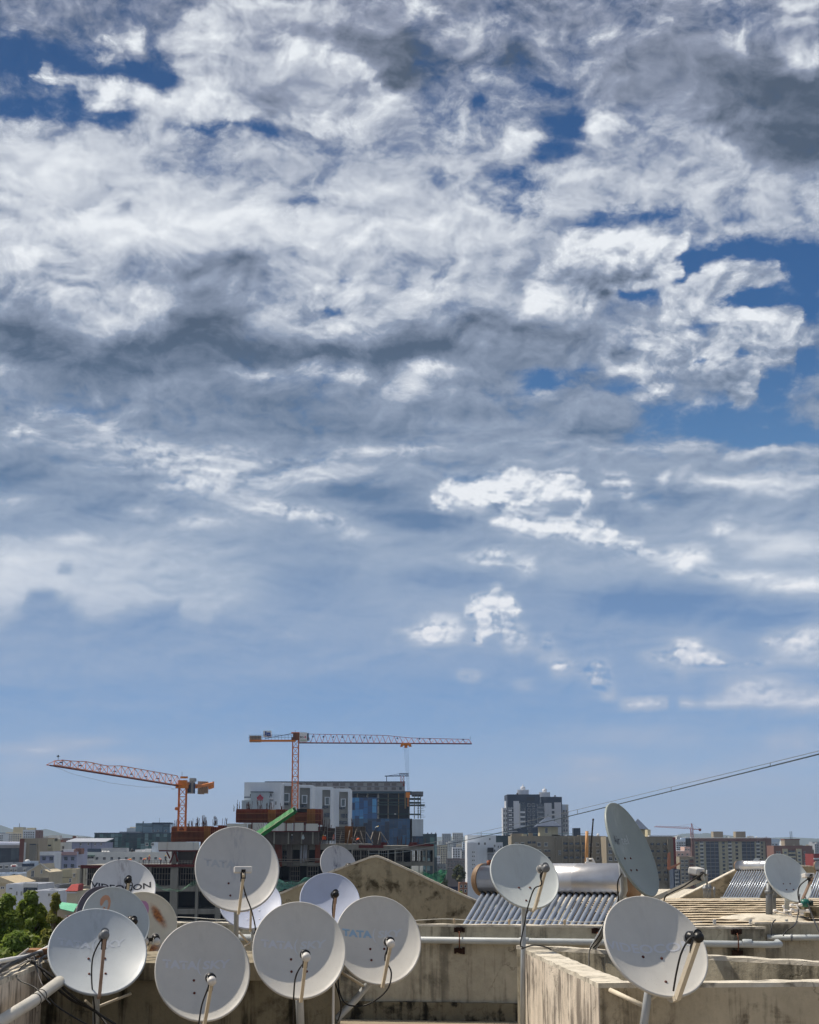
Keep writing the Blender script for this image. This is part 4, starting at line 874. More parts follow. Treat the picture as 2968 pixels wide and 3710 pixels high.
dish('dish seen past the swirl one, showing only its dark purple back rim', 389, 3330, 196, 16.0, (.52,-.74,.42), dishmat('dish_paint_purple', (92,88,100)), 'dark', pole=[(402,3440,16.15),(402,3520,16.15)], bolts=())
dish('rusting cream dish with twin receivers and a pink swirl', 520, 3346, 228, 16.25, (.27,-.88,.38), DR, 'horn', ratio=.98, lnb2=True, marks=[(swirl(-.02, .44, .34), F_pink)], pole=[(528,3440,16.4),(528,3520,16.4)], lnbd=.9, bolts=())
dish('white dish on a tall slim pole at the corner of the pale parapet', 1902, 3173, 243, 13.9, (.24,-.79,.57), DC, 'grey', ratio=1.06, pole=[(1898,3300,14.1),(1896,3440,14.02),(1893,3800,13.98)], cab=[(1958,3170,13.6),(1962,3205,13.6),(1935,3222,13.7),(1912,3290,13.8),(1900,3350,13.9),(1886,3420,13.9),(1895,3432,13.95)], bolts=((-.18,-.25),(.16,-.25),(-.1,-.72),(.26,-.72)), poler=.021)
dish('largest white dish at the lower right, propped on the front parapet', 2378, 3425, 372, 10.55, (.28,-.76,.57), DW, 'dark', ratio=1.04, texts=[('VIDEOCON', .26, -.06, .05, F_g2, dict(xscale=1.4, bold=.002))], armw=.03, pole=[(2350,3590,10.62),(2322,3790,10.5)], poler=.026,
     cab=[(2500,3400,10.2),(2470,3450,10.2),(2452,3520,10.25),(2440,3590,10.3)], braces=[((2211,3587,10.88),(2334,3645,10.6),.016), ((2395,3592,10.6),(2345,3630,10.6),.012)], bolts=((-.22,-.10),(.16,-.14),(.02,-.66)), lnbL=1.2)
dish('tall dish with Air lettering seen nearly edge on, facing right', 2292, 3076, 196, 13.3, (.77,-.50,.40), DE, 'box', ratio=1.22, texts=[('Air', .34, -.26, .26, F_air, {}), ('tel', .34, .22, .26, faint('letters_ghost', (180,186,186)), {})], pole=[(2262,3225,13.6),(2236,3290,13.7),(2150,3434,14.2)], poler=.03, armw=.028,
     cab=[(2545,3165,13.0),(2480,3210,13.1),(2440,3230,13.2),(2410,3250,13.25),(2402,3300,13.4)], lnbL=1.35, lnbd=.95)
dish('small white dish at the right rear beside the tall grey pipes', 2856, 3180, 170, 20.4, (.36,-.76,.55), DC, 'box', pole=[(2853,3260,20.6),(2850,3340,20.6)], poler=.034, lnbL=1.1, cab=[(2898,3210,20.2),(2895,3260,20.2),(2925,3300,20.2),(2968,3390,20.2)], armmat=M_armr, cabr=.009)
dish('tiny grey dish peeping over the small solar heater', 2746, 3122, 30, 51.0, (.1,-.8,.6), DC, 'dark', pole=[(2746,3150,51.1),(2746,3170,51.1)], poler=.03, bolts=())
# loose black cables
g = 'loose black cables on the roofs'
cable('black cable knotted on the corner of the pale parapet by the slim pole', [P(1890,3438,13.9), P(1930,3425,14.0), P(1975,3430,14.1), P(1998,3442,14.15)], .006, group=g)
cable('black cable dropping from the leaning mount of the edge-on dish', [P(2196,3330,13.6), P(2170,3390,14.0), P(2138,3440,14.1), P(2134,3500,13.95), P(2133,3520,13.9)], .006, group=g)
cable('black cable hanging in a bight beside the leaning mount', [P(2252,3165,13.4), P(2238,3200,13.4), P(2240,3260,13.5), P(2228,3310,13.6), P(2206,3330,13.7), P(2180,3400,14.0), P(2150,3434,14.1)], .006, group=g)
cable('black cable draped over the right parapet, leftmost drop', [P(2810,3332,18.3), P(2797,3350,18.2), P(2795,3388,18.15)], .007, group=g)
cable('long black cable looping in front of the right parapet', [P(2898,3240,20.2), P(2892,3310,19.6), P(2880,3350,18.2), P(2850,3372,18.1), P(2838,3390,18.05)], .007, group=g)
cable('black cable falling steeply at the right edge', [P(2918,3250,20.1), P(2940,3310,19.4), P(2960,3360,18.3), P(2985,3410,18.0)], .008, group=g)
cable('black cable drooping to the mossy block between the front dishes', [P(1215,3560,12.9), P(1232,3620,12.8), P(1236,3660,12.8), P(1224,3700,12.8)], .006, group=g)
# ------------------------------------------------------------------ city
ZG = -45.0
mb = MB(); nG = 40; S = 14000.0
mb.add([(-S,-600,ZG),(S,-600,ZG),(S,13500,ZG),(-S,13500,ZG)], [(0,1,2,3)])
gm = bpy.data.materials.new('city_ground'); gm.use_nodes = True; t = NT(gm.node_tree); co = t.node('ShaderNodeTexCoord').outputs['Object']
c = t.mix(t.mr(t.noise(co, .004, 6, .6), .4, .6), (.10,.09,.075,1), (.035,.05,.025,1)); c = t.mix(t.mr(t.noise(co, .03, 5, .7), .5, .62), c, (.16,.15,.14,1))
t.put(t.n['Principled BSDF'].inputs['Base Color'], c); t.n['Principled BSDF'].inputs['Roughness'].default_value = .95
tag(mb.build('ground', gm), kind='structure')
def W(name, col, **k):
    d = dict(rough=.85, var=.06, vs=.3, streak=.28, sc=.35, dirt=tuple(x*.5 for x in C_(*col))); d.update(k)
    return pmat(name, C_(*col), **d)
M_win = pmat('window_glass', (.014,.02,.03), .12, var=.6, vs=.4, spec=.7); M_wframe = pmat('window_frame_white', C_(214,214,210), .6); M_winb = pmat('window_blue', (.03,.06,.09), .12, var=.4, vs=.4, spec=.7)
UD = {}
def win_mesh(w, h, d=.35, hood=True, fm=None, gm=None, mull=1):
    """window unit: pane behind a projecting surround with mullions and a sunshade"""
    key = (round(w,2), round(h,2), d, hood, (fm or M_wframe).name, (gm or M_win).name, mull)
    if key in UD: return UD[key]
    f = MB(); e = .09
    f.box(-w/2-e, -w/2, -.10, .02, -e, h+e); f.box(w/2, w/2+e, -.10, .02, -e, h+e); f.box(-w/2, w/2, -.10, .02, -e, 0); f.box(-w/2, w/2, -.10, .02, h, h+e)
    for i in range(mull): x = -w/2+w*(i+1)/(mull+1); f.box(x-.03, x+.03, -.07, .0, 0, h)
    if hood: f.box(-w/2-.2, w/2+.2, -d-.25, .02, h+e+.003, h+e+.10); f.box(-w/2-.12, w/2+.12, -.22, .02, -e-.12, -e-.003)
    g = MB().box(-w/2, w/2, -.025, .01, 0, h)
    UD[key] = (f.mesh('window', fm or M_wframe), g.mesh('pane', gm or M_win)); return UD[key]
def balc_mesh(w, h, d=1.1, wallm=None, rail=1.0, solid=True, slabm=None):
    key = ('b', round(w,2), round(h,2), d, wallm.name, rail, solid)
    if key in UD: return UD[key]
    f = MB().box(-w/2, w/2, -d, .02, -.15, 0)
    if solid: f.box(-w/2, w/2, -d, -d+.1, .003, rail); f.box(-w/2, -w/2+.1, -d+.1, 0, .003, rail); f.box(w/2-.1, w/2, -d+.1, 0, .003, rail)
    else:
        f.box(-w/2, w/2, -d, -d+.05, rail-.05, rail)
        k = int(w/.25)
        for i in range(k+1): x = -w/2+w*i/k; f.box(x-.015, x+.015, -d+.01, -d+.04, .003, rail-.05)
    f.box(-w/2, -w/2+.12, -.35, .02, rail+.004, h); f.box(w/2-.12, w/2, -.35, .02, rail+.004, h)
    g = MB().box(-w/2+.12, w/2-.12, -.03, .01, .05, h-.1)
    UD[key] = (f.mesh('balcony', wallm), g.mesh('balcony_opening', M_win)); return UD[key]
BL = []
class Bld:
    """block with its base at x0..x1 (photo pixels) at distance D, roof at pixel row y; built of real metres"""
    def __init__(s, label, x0, x1, ytop, D, depth, mat, cat='building', name='building', yaw=0, group=None, roofmat=None, parapet=.9, zb=ZG):
        s.D = D; a = P(x0, ytop, D); b = P(x1, ytop, D); s.W = b.x-a.x; s.H = a.z-zb; s.depth = depth; s.mpp = s.W/(x1-x0); s.x0 = x0; s.ytop = ytop
        s.t = Thing(name, label, cat, ((a.x+b.x)/2, D, zb), R(yaw), group); s.nw = 0
        mb = MB(); w = s.W/2; H = s.H; p = parapet
        if p:
            mb.box(-w, w, 0, depth, 0, H-p); mb.box(-w, w, 0, .25, H-p, H); mb.box(-w, w, depth-.25, depth, H-p, H); mb.box(-w, -w+.25, .25, depth-.25, H-p, H); mb.box(w-.25, w, .25, depth-.25, H-p, H)
        else: mb.box(-w, w, 0, depth, 0, H)
        BL.append(s)
        s.t.part('wall', mb, mat)
    def X(s, px): return (px-s.x0)*s.mpp - s.W/2
    def Z(s, py): return s.H - (py-s.ytop)*s.mpp
    def box(s, name, x0, x1, y0, y1, mat, d0=-.3, d1=0.02, parent=None):
        return s.t.part(name, MB().box(s.X(x0), s.X(x1), d0, d1, s.Z(y1), s.Z(y0)), mat, parent=parent)
    def add(s, u, x, z, y=0.0, side=0):
        if s.nw >= 99: return
        s.nw += 1
        loc = (x, y, z); rz = 0
        if side < 0: loc = (-s.W/2, y, z); rz = -math.pi/2
        if side > 0: loc = (s.W/2, y, z); rz = math.pi/2
        nm = 'balcony' if u[0].name.startswith('balcony') else 'window'
        o = s.t.inst(nm, u[0], loc, rz=rz); s.t.inst('pane' if nm == 'window' else 'balcony_opening', u[1], (0,0,0), parent=o)
    def grid(s, xs, ys, w, h, **k):
        """windows centred at pixel columns xs and rows ys (bottom row pixel), sizes in px"""
        for py in ys:
            for px in xs: s.add(win_mesh(w*s.mpp, h*s.mpp, **k), s.X(px), s.Z(py))
    def balc(s, xs, ys, w, h, mat, **k):
        for py in ys:
            for px in xs: s.add(balc_mesh(w*s.mpp, h*s.mpp, wallm=mat, **k), s.X(px), s.Z(py))
    def sidewin(s, n, zs, w, h, side=-1, **k):
        for z in zs:
            for i in range(n): s.add(win_mesh(w, h, **k), 0, z, s.depth*(i+.5)/n, side)
    def roofbox(s, name, x0, x1, y0, mat, yb=None, dy=3.0, dd=6.0): return s.t.part(name, MB().box(s.X(x0), s.X(x1), dy, dy+dd, s.H-.95, s.Z(y0)), mat)
def ar(a, b, st): return [a+st*i for i in range(int((b-a)/st+1.001))]
M_tankb = pmat('water_tank_black', (.02,.02,.022), .5); M_tankw = pmat('water_tank_white', C_(226,226,222), .5)
def rooftank(bl, px, y=4.0, r=.7, h=1.4, mat=None):
    return bl.t.part('water_tank', MB().lathe([(r, 0), (r, h*.8), (r*.7, h*.95), (r*.3, h), (.001, h+.02)], (bl.X(px), y, bl.H-.9), (0,0,1), 14), mat or M_tankb)
B_lilac = W('wall_lilac', (150,154,178)); B_white = W('wall_white', (214,216,220)); B_white2 = W('wall_offwhite', (204,204,200)); B_cream = W('wall_cream', (202,190,164)); B_tan = W('wall_tan', (148,138,120)); B_tan2 = W('wall_tan_dark', (128,118,102))
B_brown = W('wall_brown', (122,86,74)); B_bcon = W('bare_concrete', (128,124,114), streak=.7); B_grey = W('wall_grey', (150,154,160)); B_dgrey = W('wall_charcoal', (48,62,82)); B_beige = W('wall_beige', (184,176,148)); B_pink = W('wall_pink', (208,176,164)); B_red = W('wall_red', (128,44,40)); B_pale = W('wall_pale_blue', (186,198,212))
B_crown = W('wall_bright_white', (222,226,230), streak=.15); B_slate = pmat('slate_blue', C_(74,86,106), .7, 0, .12, .5)
G_green = mosaic('glass_green', [(.008,.03,.035),(.02,.075,.075),(.012,.05,.055),(.16,.26,.26),(.05,.14,.13),(.01,.035,.04),(.10,.20,.20)], 2.2, 6.2); G_dark = mosaic('glass_dark', [(.015,.02,.035),(.02,.035,.05),(.01,.012,.025),(.05,.07,.09)], 2.2, 7)
G_blue = mosaic('glass_blue', [(.012,.09,.25),(.03,.18,.42),(.015,.12,.32),(.006,.035,.11),(.06,.27,.52),(.010,.06,.18)], 2.1, 3.4); G_navy = mosaic('glass_navy', [(.010,.06,.15),(.006,.035,.09),(.015,.085,.18),(.004,.012,.035)], 2.1, 4.5)

# --- far left skyline
b = Bld('cream apartment block with stepped roof, farthest at the left edge', 22, 81, 3015, 1500, 20, B_cream, name='apartment_block')
b.grid(ar(28,76,8), ar(3026,3056,7.5), 4.6, 4.4, hood=True); b.roofbox('roof_room', 45, 80, 2997, B_beige, dd=12); b.t.part('mast', MB().box(b.X(63), b.X(64.5), 6, 6.5, b.H+3, b.H+8), B_dgrey)
for y in ar(3020, 3050, 7.5): b.box('floor_band', 22, 46, y, y+2.2, B_white, -.9, .02)
b = Bld('white and brown apartment block beside the cream stepped one', 84, 129, 3006, 1480, 20, B_white, name='apartment_block'); b.grid([90,98,106,114,122], ar(3018,3050,8), 4.4, 4.2); b.box('brown_bay', 129.2, 145, 3008, 3060, B_brown, 0, 14); b.roofbox('roof_room', 93, 124, 2999, B_beige)
b = Bld('small white block sliced by the left edge', -25, 12, 3019, 1300, 18, B_white, name='apartment_block'); b.grid([-6,2,9], [3030,3038,3046], 4, 4); b.roofbox('roof_room', -10, 9, 3017, B_dgrey)
b = Bld('low hall with a bright white banded roof and dark glass front', -60, 73, 3062, 740, 40, G_dark, name='hall_building', parapet=0)
b.t.part('roof', MB().prism([(b.X(-62),-1.5,b.H),(b.X(75),-1.5,b.H),(b.X(74),-.2,b.H+.9),(b.X(74),8,b.H+2.0),(b.X(-62),8,b.H+2.0),(b.X(-62),-.2,b.H+.9)][:2]+[(b.X(75),-1.5,b.H+.8),(b.X(-62),-1.5,b.H+.8)], (0,42,0)), pmat('roof_white', C_(226,228,238), .4, .1, .05, .3))
b.box('fascia', -61, 74, 3062, 3072, W('fascia_grey', (150,148,152)), -1.2, .02); b.t.part('roof_ridge', MB().box(b.X(-60), b.X(72), 1, 38, b.H+.81, b.H+1.5), pmat('roof_white', C_(226,228,238)))
b = Bld('tall plain brown block with a red-brown left edge, next to the hall', 73, 141, 3037, 730, 18, B_tan, name='building'); b.box('brown_edge', 73, 90, 3039, 3140, W('edge_brown', (112,66,54)), -.25); b.box('side_bay', 90, 96, 3052, 3125, B_white2, -.4); b.grid([93], [3070,3090,3110], 2.5, 5, hood=False)
b.box('concrete_shaft', 113, 137, 3058, 3150, B_bcon, -2.5); b.box('shaft_top', 114, 136, 3057, 3060, B_dgrey, -2.9, -2.45)
b = Bld('beige balcony block right of the plain brown one', 139, 194, 3040, 770, 16, B_beige, name='apartment_block'); b.balc([148,162], [3073,3100,3127], 12, 14, B_white2); b.balc([181], [3073,3100], 14, 14, B_beige); b.roofbox('roof_room', 168, 194, 3036, B_tan)
b = Bld('white stair block standing above the beige balconies', 168, 236, 3052, 790, 16, B_white2, name='building'); b.roofbox('stair_tower', 170, 211, 3027, B_white2); b.roofbox('red_room', 212, 226, 3042, B_brown); b.grid([199,230], [3075], 6, 10); b.grid([230],[3100], 3, 9, hood=False)
b = Bld('long low brown roof behind the white stair block', 205, 300, 3037, 900, 20, B_brown, name='building'); b.grid(ar(212,292,9), [3044], 4, 3.5, hood=False)
b = Bld('distant pale block left of the green glass offices', 275, 316, 3032, 1300, 15, B_white2, name='building'); b.grid([282,291,300,309], [3040], 4, 4)
# sloped grey-lilac sheds
b = Bld('lilac grey shed building with a sloping metal roof', 236, 382, 3052, 860, 22, B_lilac, name='shed_building', parapet=0)
b.t.part('roof', MB().prism([(b.X(234),-1.2,b.H+.1),(b.X(384),-1.2,b.H+.1),(b.X(384),22.5,b.H+1.9),(b.X(240),22.5,b.H+1.9)], (0,0,.25)), pmat('sheet_roof', C_(176,180,188), .45, .3, .1, .8))
b.grid([294,321,345,367], [3062], 4, 8, hood=True)
for x in (291, 333): b.box('wall_pier', x-1, x, 3053, 3080, B_dgrey, -.2)
b = Bld('green glass office building with staggered panes', 343, 652, 3019, 960, 30, G_green, name='office_building', parapet=0)
b.box('roof_edge', 342, 654, 3017, 3020, B_dgrey, -.5, 30.3); 
for y in (3034, 3048, 3062): b.box('floor_line', 343, 652, y, y+1, pmat('mullion_dark', (.02,.03,.035), .5), -.08)
b.roofbox('roof_plant', 424, 500, 3013, B_grey, dy=8)
b = Bld('blue grey glass penthouse floor on top of the green offices', 492, 617, 2982, 975, 22, mosaic('glass_greyblue', [(.10,.17,.21),(.13,.21,.25),(.08,.14,.18)], 6, 9), name='penthouse_block', parapet=0)
b.grid([556,573,602], [3013], 7, 6, hood=False); b.box('roof_canopy', 553, 618, 2980, 2986, B_dgrey, -1.5, 10); b.t.part('antenna', MB().box(b.X(573), b.X(573.8), 5, 5.3, b.H, b.H+3), B_dgrey); b.t.part('antenna', MB().box(b.X(515), b.X(519), 2, 2.5, b.H-2, b.H+1), B_dgrey)
b = Bld('white stepped roof room behind the green offices', 460, 494, 3000, 1000, 12, B_white, name='building'); b.roofbox('roof_room', 468, 494, 2996, B_cream)
# lilac apartment
b = Bld('lilac apartment building with dark windows and white sills', 146, 280, 3086, 680, 22, B_lilac, name='apartment_building')
b.box('white_strip', 200, 224, 3087, 3260, B_white, -1.6); b.box('white_cornice', 146, 200, 3086, 3099, B_white, -.8); b.box('pink_cornice', 224.3, 279, 3087, 3098, W('cornice_pink', (170,140,142)), -.8)
b.grid([161,187], [3116,3142,3168,3195,3221], 12.5, 12, mull=0, fm=B_lilac); b.grid([240,265], [3116,3142,3168], 12.5, 12, mull=0, fm=B_lilac); b.grid([217.5], [3116,3142], 4, 12, hood=False)
for i in range(b.nw): pass
b.roofbox('stair_room', 225, 262, 3077, B_white2); b.roofbox('roof_shed', 268, 290, 3074, B_brown)
b = Bld('long white apartment building with a row of square windows', 279, 602, 3087, 720, 20, B_white2, name='apartment_building')
b.grid(ar(300,590,26.5), [3114,3141], 9, 9); b.box('parapet_shade', 282, 345, 3098, 3102, W('shade_green', (90,120,104)), -2.0); b.balc([300,330], [3118], 24, 16, B_white2); b.roofbox('solar_shed', 312, 360, 3075, B_dgrey); b.roofbox('grey_shed', 362, 455, 3073, B_grey); b.roofbox('roof_room', 546, 600, 3052, B_pale); b.roofbox('roof_room', 486, 512, 3079, B_white); b.roofbox('roof_room', 520, 542, 3076, B_white)
for x in (371,381,391): rooftank(b, x, mat=M_tankw, y=2, r=.6)
b.grid([532,552], [3064], 9, 8)
# lower left houses
b = Bld('low grey roofed sheds by the left edge', -30, 60, 3128, 480, 25, B_grey, name='shed_building'); b.grid([5,25,45], [3145], 9, 8); b.roofbox('roof_room', 80, 108, 3122, B_white, dd=3) if False else None
b = Bld('small pale blue house under the concrete shaft', 84, 112, 3121, 470, 10, B_pale, name='house'); b.grid([92,105], [3140], 5, 7); rooftank(b, 88, mat=M_tankw)
b = Bld('flat roofed blue grey house with white roof tanks', 30, 100, 3140, 460, 20, B_grey, name='house'); b.grid([42,58,90], [3157], 6, 7); [rooftank(b, x, mat=M_tankw) for x in (36,44)]; b.roofbox('red_tank', 33, 47, 3151-16, pmat('tank_red', C_(170,40,50), .5), dd=1.5); b.roofbox('dark_shed', 70, 98, 3130, B_dgrey)
b = Bld('pale roof slab house cut by the left edge, above the beige gable', -40, 66, 3165, 400, 16, B_pale, name='house'); b.grid([12,30,50], [3184], 7, 8)
# cream gable house
g = Bld('cream house with a pitched gable and dark tall windows', 98, 180, 3160, 370, 14, B_cream, name='house', parapet=0)
w = g.W/2; g.t.part('gable', MB().prism([(-w,0,g.H),(w,0,g.H),(w-1.9,0,g.H+.8),(g.X(146),0,g.Z(3130))], (0,14,0)), B_cream)
g.t.part('roof_coping', MB().bar((-w-.2,-.1,g.H), (g.X(146),-.1,g.Z(3129)), .22).bar((g.X(146),-.1,g.Z(3129)), (w+.2,-.1,g.H+.3), .22), B_white2)
g.grid([119], [3176], 9, 21, hood=False); g.grid([151], [3164], 4, 11, hood=False); g.grid([168], [3218], 6, 12, hood=False); g.box('balcony_shelf', 100, 140, 3178, 3182, B_bcon, -2.2)
b = Bld('weathered concrete annex below the cream gable', 60, 140, 3183, 350, 10, B_bcon, name='house'); b.grid([75,92,122], [3202], 7, 9)
b = Bld('beige low house with a sloping roof at the left edge', -50, 30, 3200, 320, 16, B_cream, name='house', parapet=0); w = b.W/2
b.t.part('roof', MB().prism([(-w-.4,-.8,b.H),(w+1.8,-.8,b.H),(b.X(0),-.8,b.Z(3176))], (0,17,0)), W('tile_beige', (196,180,150))); b.grid([10], [3219], 12, 6, hood=False)
b = Bld('long white bungalow with a dark garage opening and two white roof tanks', 22, 137, 3203, 300, 14, B_white, name='house'); b.box('dark_opening', 87, 137, 3216, 3238, M_win, -.1); b.grid([41], [3221], 10, 4, hood=False); b.grid([63,80], [3243], 5, 14, hood=False); [rooftank(b, x, mat=M_tankw, r=.5, h=.7) for x in (85,97)]; b.box('upper_block', 87, 138, 3200, 3214, B_white2, -.5)
b = Bld('white flat house behind the treetops with one small window', 125, 216, 3227, 270, 12, B_white, name='house'); b.grid([180], [3246], 7, 9, hood=False); b.box('door', 214, 219, 3240, 3265, M_win, -.1)
b = Bld('pale green grey box building with a rusty patch of wall', 206, 262, 3150, 420, 16, B_beige, name='building'); b.grid([257], [3195], 7, 12, hood=False); b.box('drain_stain', 206, 262, 3177, 3179, B_bcon, -.12)
b = Bld('narrow beige building beside the unfinished frame', 262, 281, 3148, 400, 12, B_cream, name='building'); b.grid([270],[3175], 5, 9)
b = Bld('grey flat roofed house right of the cream gable', 176, 215, 3206, 340, 12, B_grey, name='house'); b.grid([186,202], [3226], 8, 7)
b = Bld('small house with a red tiled roof by the unfinished frame', 243, 279, 3228, 250, 10, B_cream, name='house', parapet=0); w = b.W/2
b.t.part('roof', MB().prism([(-w-.2,-.4,b.H),(w+.2,-.4,b.H),(w-.1,1.6,b.Z(3206)),(-w+.35,1.6,b.Z(3206))], (0,4,0)), pmat('roof_tiles_red', C_(150,58,54), .8, 0, .25, 3)); b.box('wall_band', 243, 279, 3232, 3236, B_white, -.3); b.grid([246], [3222+12], 4, 8, hood=False)
b = Bld('beige shop with a pale green awning next to the small tree', 209, 278, 3290, 200, 8, B_cream, name='house', parapet=0); b.t.part('awning', MB().prism([(b.X(207),-2,b.Z(3284)),(b.X(279),-2,b.Z(3300)),(b.X(279),.5,b.Z(3276)),(b.X(215),.5,b.Z(3269))], (0,0,-.08)), pmat('awning_green', C_(120,196,160), .7, 0, .1)); b.grid([250], [3330], 8, 10)
b = Bld('dark red shed roof low beside the treetops', 243, 290, 3318, 190, 8, B_red, name='shed')

# --- far centre right skyline
def tower(label, x0, x1, y, D, mat, cols, st, wpx, hpx, ybot, **k):
    b = Bld(label, x0, x1, y, D, k.pop('depth', 18), mat, name='tower_block', group=k.pop('group', None)); n = int((ybot-y-4)/st)
    xs = [x0+(x1-x0)*(i+.5)/cols for i in range(cols)]
    b.grid(xs, [y+4+st*(i+.8) for i in range(n)], wpx, hpx, hood=False, mull=0); return b
tower('hazy grey tower with white side fins, left of the far pair', 1602, 1634, 3020, 2300, B_grey, 4, 7, 4.5, 3.5, 3075)
tower('hazy pale tower with window grid, right of the far pair', 1640, 1678, 3017, 2250, B_white2, 5, 7, 5, 3.6, 3080)
tower('low hazy building at the foot of the far pair', 1676, 1694, 3052, 1900, B_pale, 2, 7, 4.5, 3.4, 3090)
tower('mid distance white apartment with grey windows, left of the street gap', 1571, 1621, 3062, 1250, B_cream, 6, 8, 4.6, 4.6, 3130)
tower('white stepped apartment in the middle of the street gap', 1640, 1676, 3070, 1350, B_white, 4, 8, 5, 4.6, 3130)
tower('small white house front in the street gap', 1571, 1596, 3102, 1050, B_white, 3, 9, 4, 4, 3150)
tower('pale block behind the street gap trees', 1672, 1700, 3080, 1200, B_grey, 3, 8, 4.6, 4, 3130)
tower('low dusty brown building in the street gap', 1620, 1694, 3111, 950, W('wall_dusty', (132,118,116)), 7, 12, 5, 6, 3160, depth=14)
tower('grey roadside building at the left of the street gap', 1574, 1617, 3132, 800, B_grey, 4, 12, 5, 6, 3180, depth=12)
tower('ochre house low in the street gap', 1664, 1694, 3198, 520, W('wall_ochre', (150,110,86)), 2, 16, 6, 8, 3235, depth=8)
o = Thing('billboard', 'dark blue billboard standing in the street gap', 'billboard', P(1636, 3262, 500)); a = P(1614, 3243, 500); c_ = P(1658, 3212, 500)
o.part('panel', MB().box(a.x, c_.x, 499.8, 500.1, a.z, c_.z), pmat('board_navy', C_(28,32,60), .6), world=True)
mb = MB(); [mb.box(x, x+.15, 500.2, 500.4, ZG, a.z+1) for x in (a.x+.5, c_.x-.7)]; o.part('leg', mb, B_dgrey, world=True)
mb = MB(); [mb.box(a.x+.7+i*.52, a.x+1.0+i*.52, 499.75, 499.79, a.z+1.2, a.z+1.5) for i in range(5)]; o.part('printed_line', mb, pmat('print_blue', C_(90,100,160), .6), world=True)
# --- white slab building W
b = Bld('white building with a blank flank and a column of small openings', 1694, 1797, 3026, 640, 30, B_crown, name='building')
b.box('lower_wing', 1691, 1728, 3052, 3300, B_white, -4.5, -.02); b.box('corner_pier', 1728, 1742, 3062, 3300, B_crown, -2.5, -.02)
for y in ar(3088, 3210, 14.5): 
    for x in (1710, 1716): b.add(win_mesh(2.6*b.mpp, 4.5*b.mpp, hood=False, mull=0), b.X(x), b.Z(y), -4.5)
b.t.part('balcony', MB().box(b.X(1765), b.X(1788), -2.2, .0, b.Z(3087), b.Z(3084)).box(b.X(1766), b.X(1787), -1.9, -.02, b.Z(3084)+.02, b.Z(3070)), pmat('balcony_dark', (.03,.03,.035), .6)); b.box('balcony_wall', 1766, 1790, 3092, 3112, B_grey, -.4); b.box('red_panel', 1768, 1792, 3113, 3121, B_red, -.4)
b.grid([1775], [3043], 4, 7, hood=False); b.grid([1735, 1757], [3060], 6, 8, hood=False); b.grid([1806-14], [3068,3085,3102], 5, 8, hood=False); b.box('roof_rail', 1727, 1830, 3020, 3021.5, pmat('rail_green', C_(110,150,150), .5), 2, 2.2)
b = Bld('white building flank behind the mid right dish', 1797, 1822, 3052, 660, 14, B_white, name='building'); b.grid([1806,1815], [3072,3090,3108], 4, 8, hood=False)
b = Bld('long dark green glass block behind the tan apartments', 1790, 2150, 3027, 900, 30, mosaic('glass_teal', [(.012,.04,.05),(.03,.07,.08),(.02,.05,.06)], 2, 5), name='office_building', parapet=0); b.box('roof_rail', 1728, 2150, 3020, 3021.5, pmat('rail_green', C_(110,150,150), .5), .5, .8)
# --- twin towers
b = Bld('charcoal and white residential tower, left and taller of the twins', 1838, 1956, 2878, 1080, 34, B_dgrey, name='residential_tower')
b.box('white_wing', 1821, 1841, 2926, 3040, B_white, 1.0, 12); b.box('white_wing_top', 1832, 1841, 2901, 2926, B_white, 1.0, 12); b.box('white_bay', 1860, 1880, 2902, 3000, B_white, -1.2); b.box('white_bay', 1878, 1884, 2910, 3040, B_white2, -1.0)
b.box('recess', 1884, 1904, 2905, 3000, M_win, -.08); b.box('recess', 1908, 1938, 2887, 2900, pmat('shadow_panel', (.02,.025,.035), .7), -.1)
b.balc([1848], ar(2938,3030,16.6), 12, 15, B_white, d=1.4); b.balc([1892], ar(2944,3000,16.6), 20, 15, B_white, d=1.0); b.balc([1958], ar(2926,3010,16.6), 26, 15, B_white, d=1.6, solid=False)
b.grid([1916,1932], ar(2922,3030,16.6), 10, 11, hood=False); b.grid([1868], ar(2942,3010,16.6), 6, 12, hood=False); b.grid([1826,1834], ar(2942,3025,16.6), 4, 9, hood=False)
for y in ar(2926, 3030, 16.6): b.box('floor_band', 1820, 1842, y, y+2.5, B_white, .6, 1.0); b.box('floor_band', 1840, 1882, y, y+2.0, B_white, -1.5, -1.2)
b.box('bottom_dark', 1875, 1908, 3000, 3030, B_dgrey, -3, -.1); b.box('bottom_dark', 1922, 1950, 2998, 3030, B_dgrey, -3, -.1)
def crown_tank(b, px, y1, y0, w):
    r = w*b.mpp/2; z0 = b.H-.95; mb = MB(); n = 18; xc = b.X(px); yc = 10
    mb.lathe([(r, 0), (r, b.Z(y1)-z0)], (xc, yc, z0), (0,0,1), 24, smooth=False)
    for k in range(24): a = 2*math.pi*k/24; mb.box(xc+math.cos(a)*r-.2, xc+math.cos(a)*r+.2, yc+math.sin(a)*r-.2, yc+math.sin(a)*r+.2, z0, b.Z(y1)+.2)
    mb.lathe([(r*.42, 0), (r*.42, 2.2), (r*.1, 2.4), (r*.08, (y1-y0)*b.mpp*.8), (.05, (y1-y0)*b.mpp)], (xc, yc, b.Z(y1)), (0,0,1), 14); b.t.part('roof_drum', mb, B_white)
crown_tank(b, 1899, 2861, 2838, 40)
b = Bld('charcoal and white residential tower, right and shorter of the twins', 1960, 2036, 2887, 1110, 34, B_dgrey, name='residential_tower')
b.box('white_bay', 1972, 1998, 2909, 3040, B_white, -1.2); b.box('white_bay', 2008, 2032, 2907, 3040, B_white, -1.2); b.box('white_wing', 2036, 2060, 2914, 3040, B_white2, 2.0, 12); b.box('white_wing', 2032, 2049, 2916, 2940, B_pale, .5, 8)
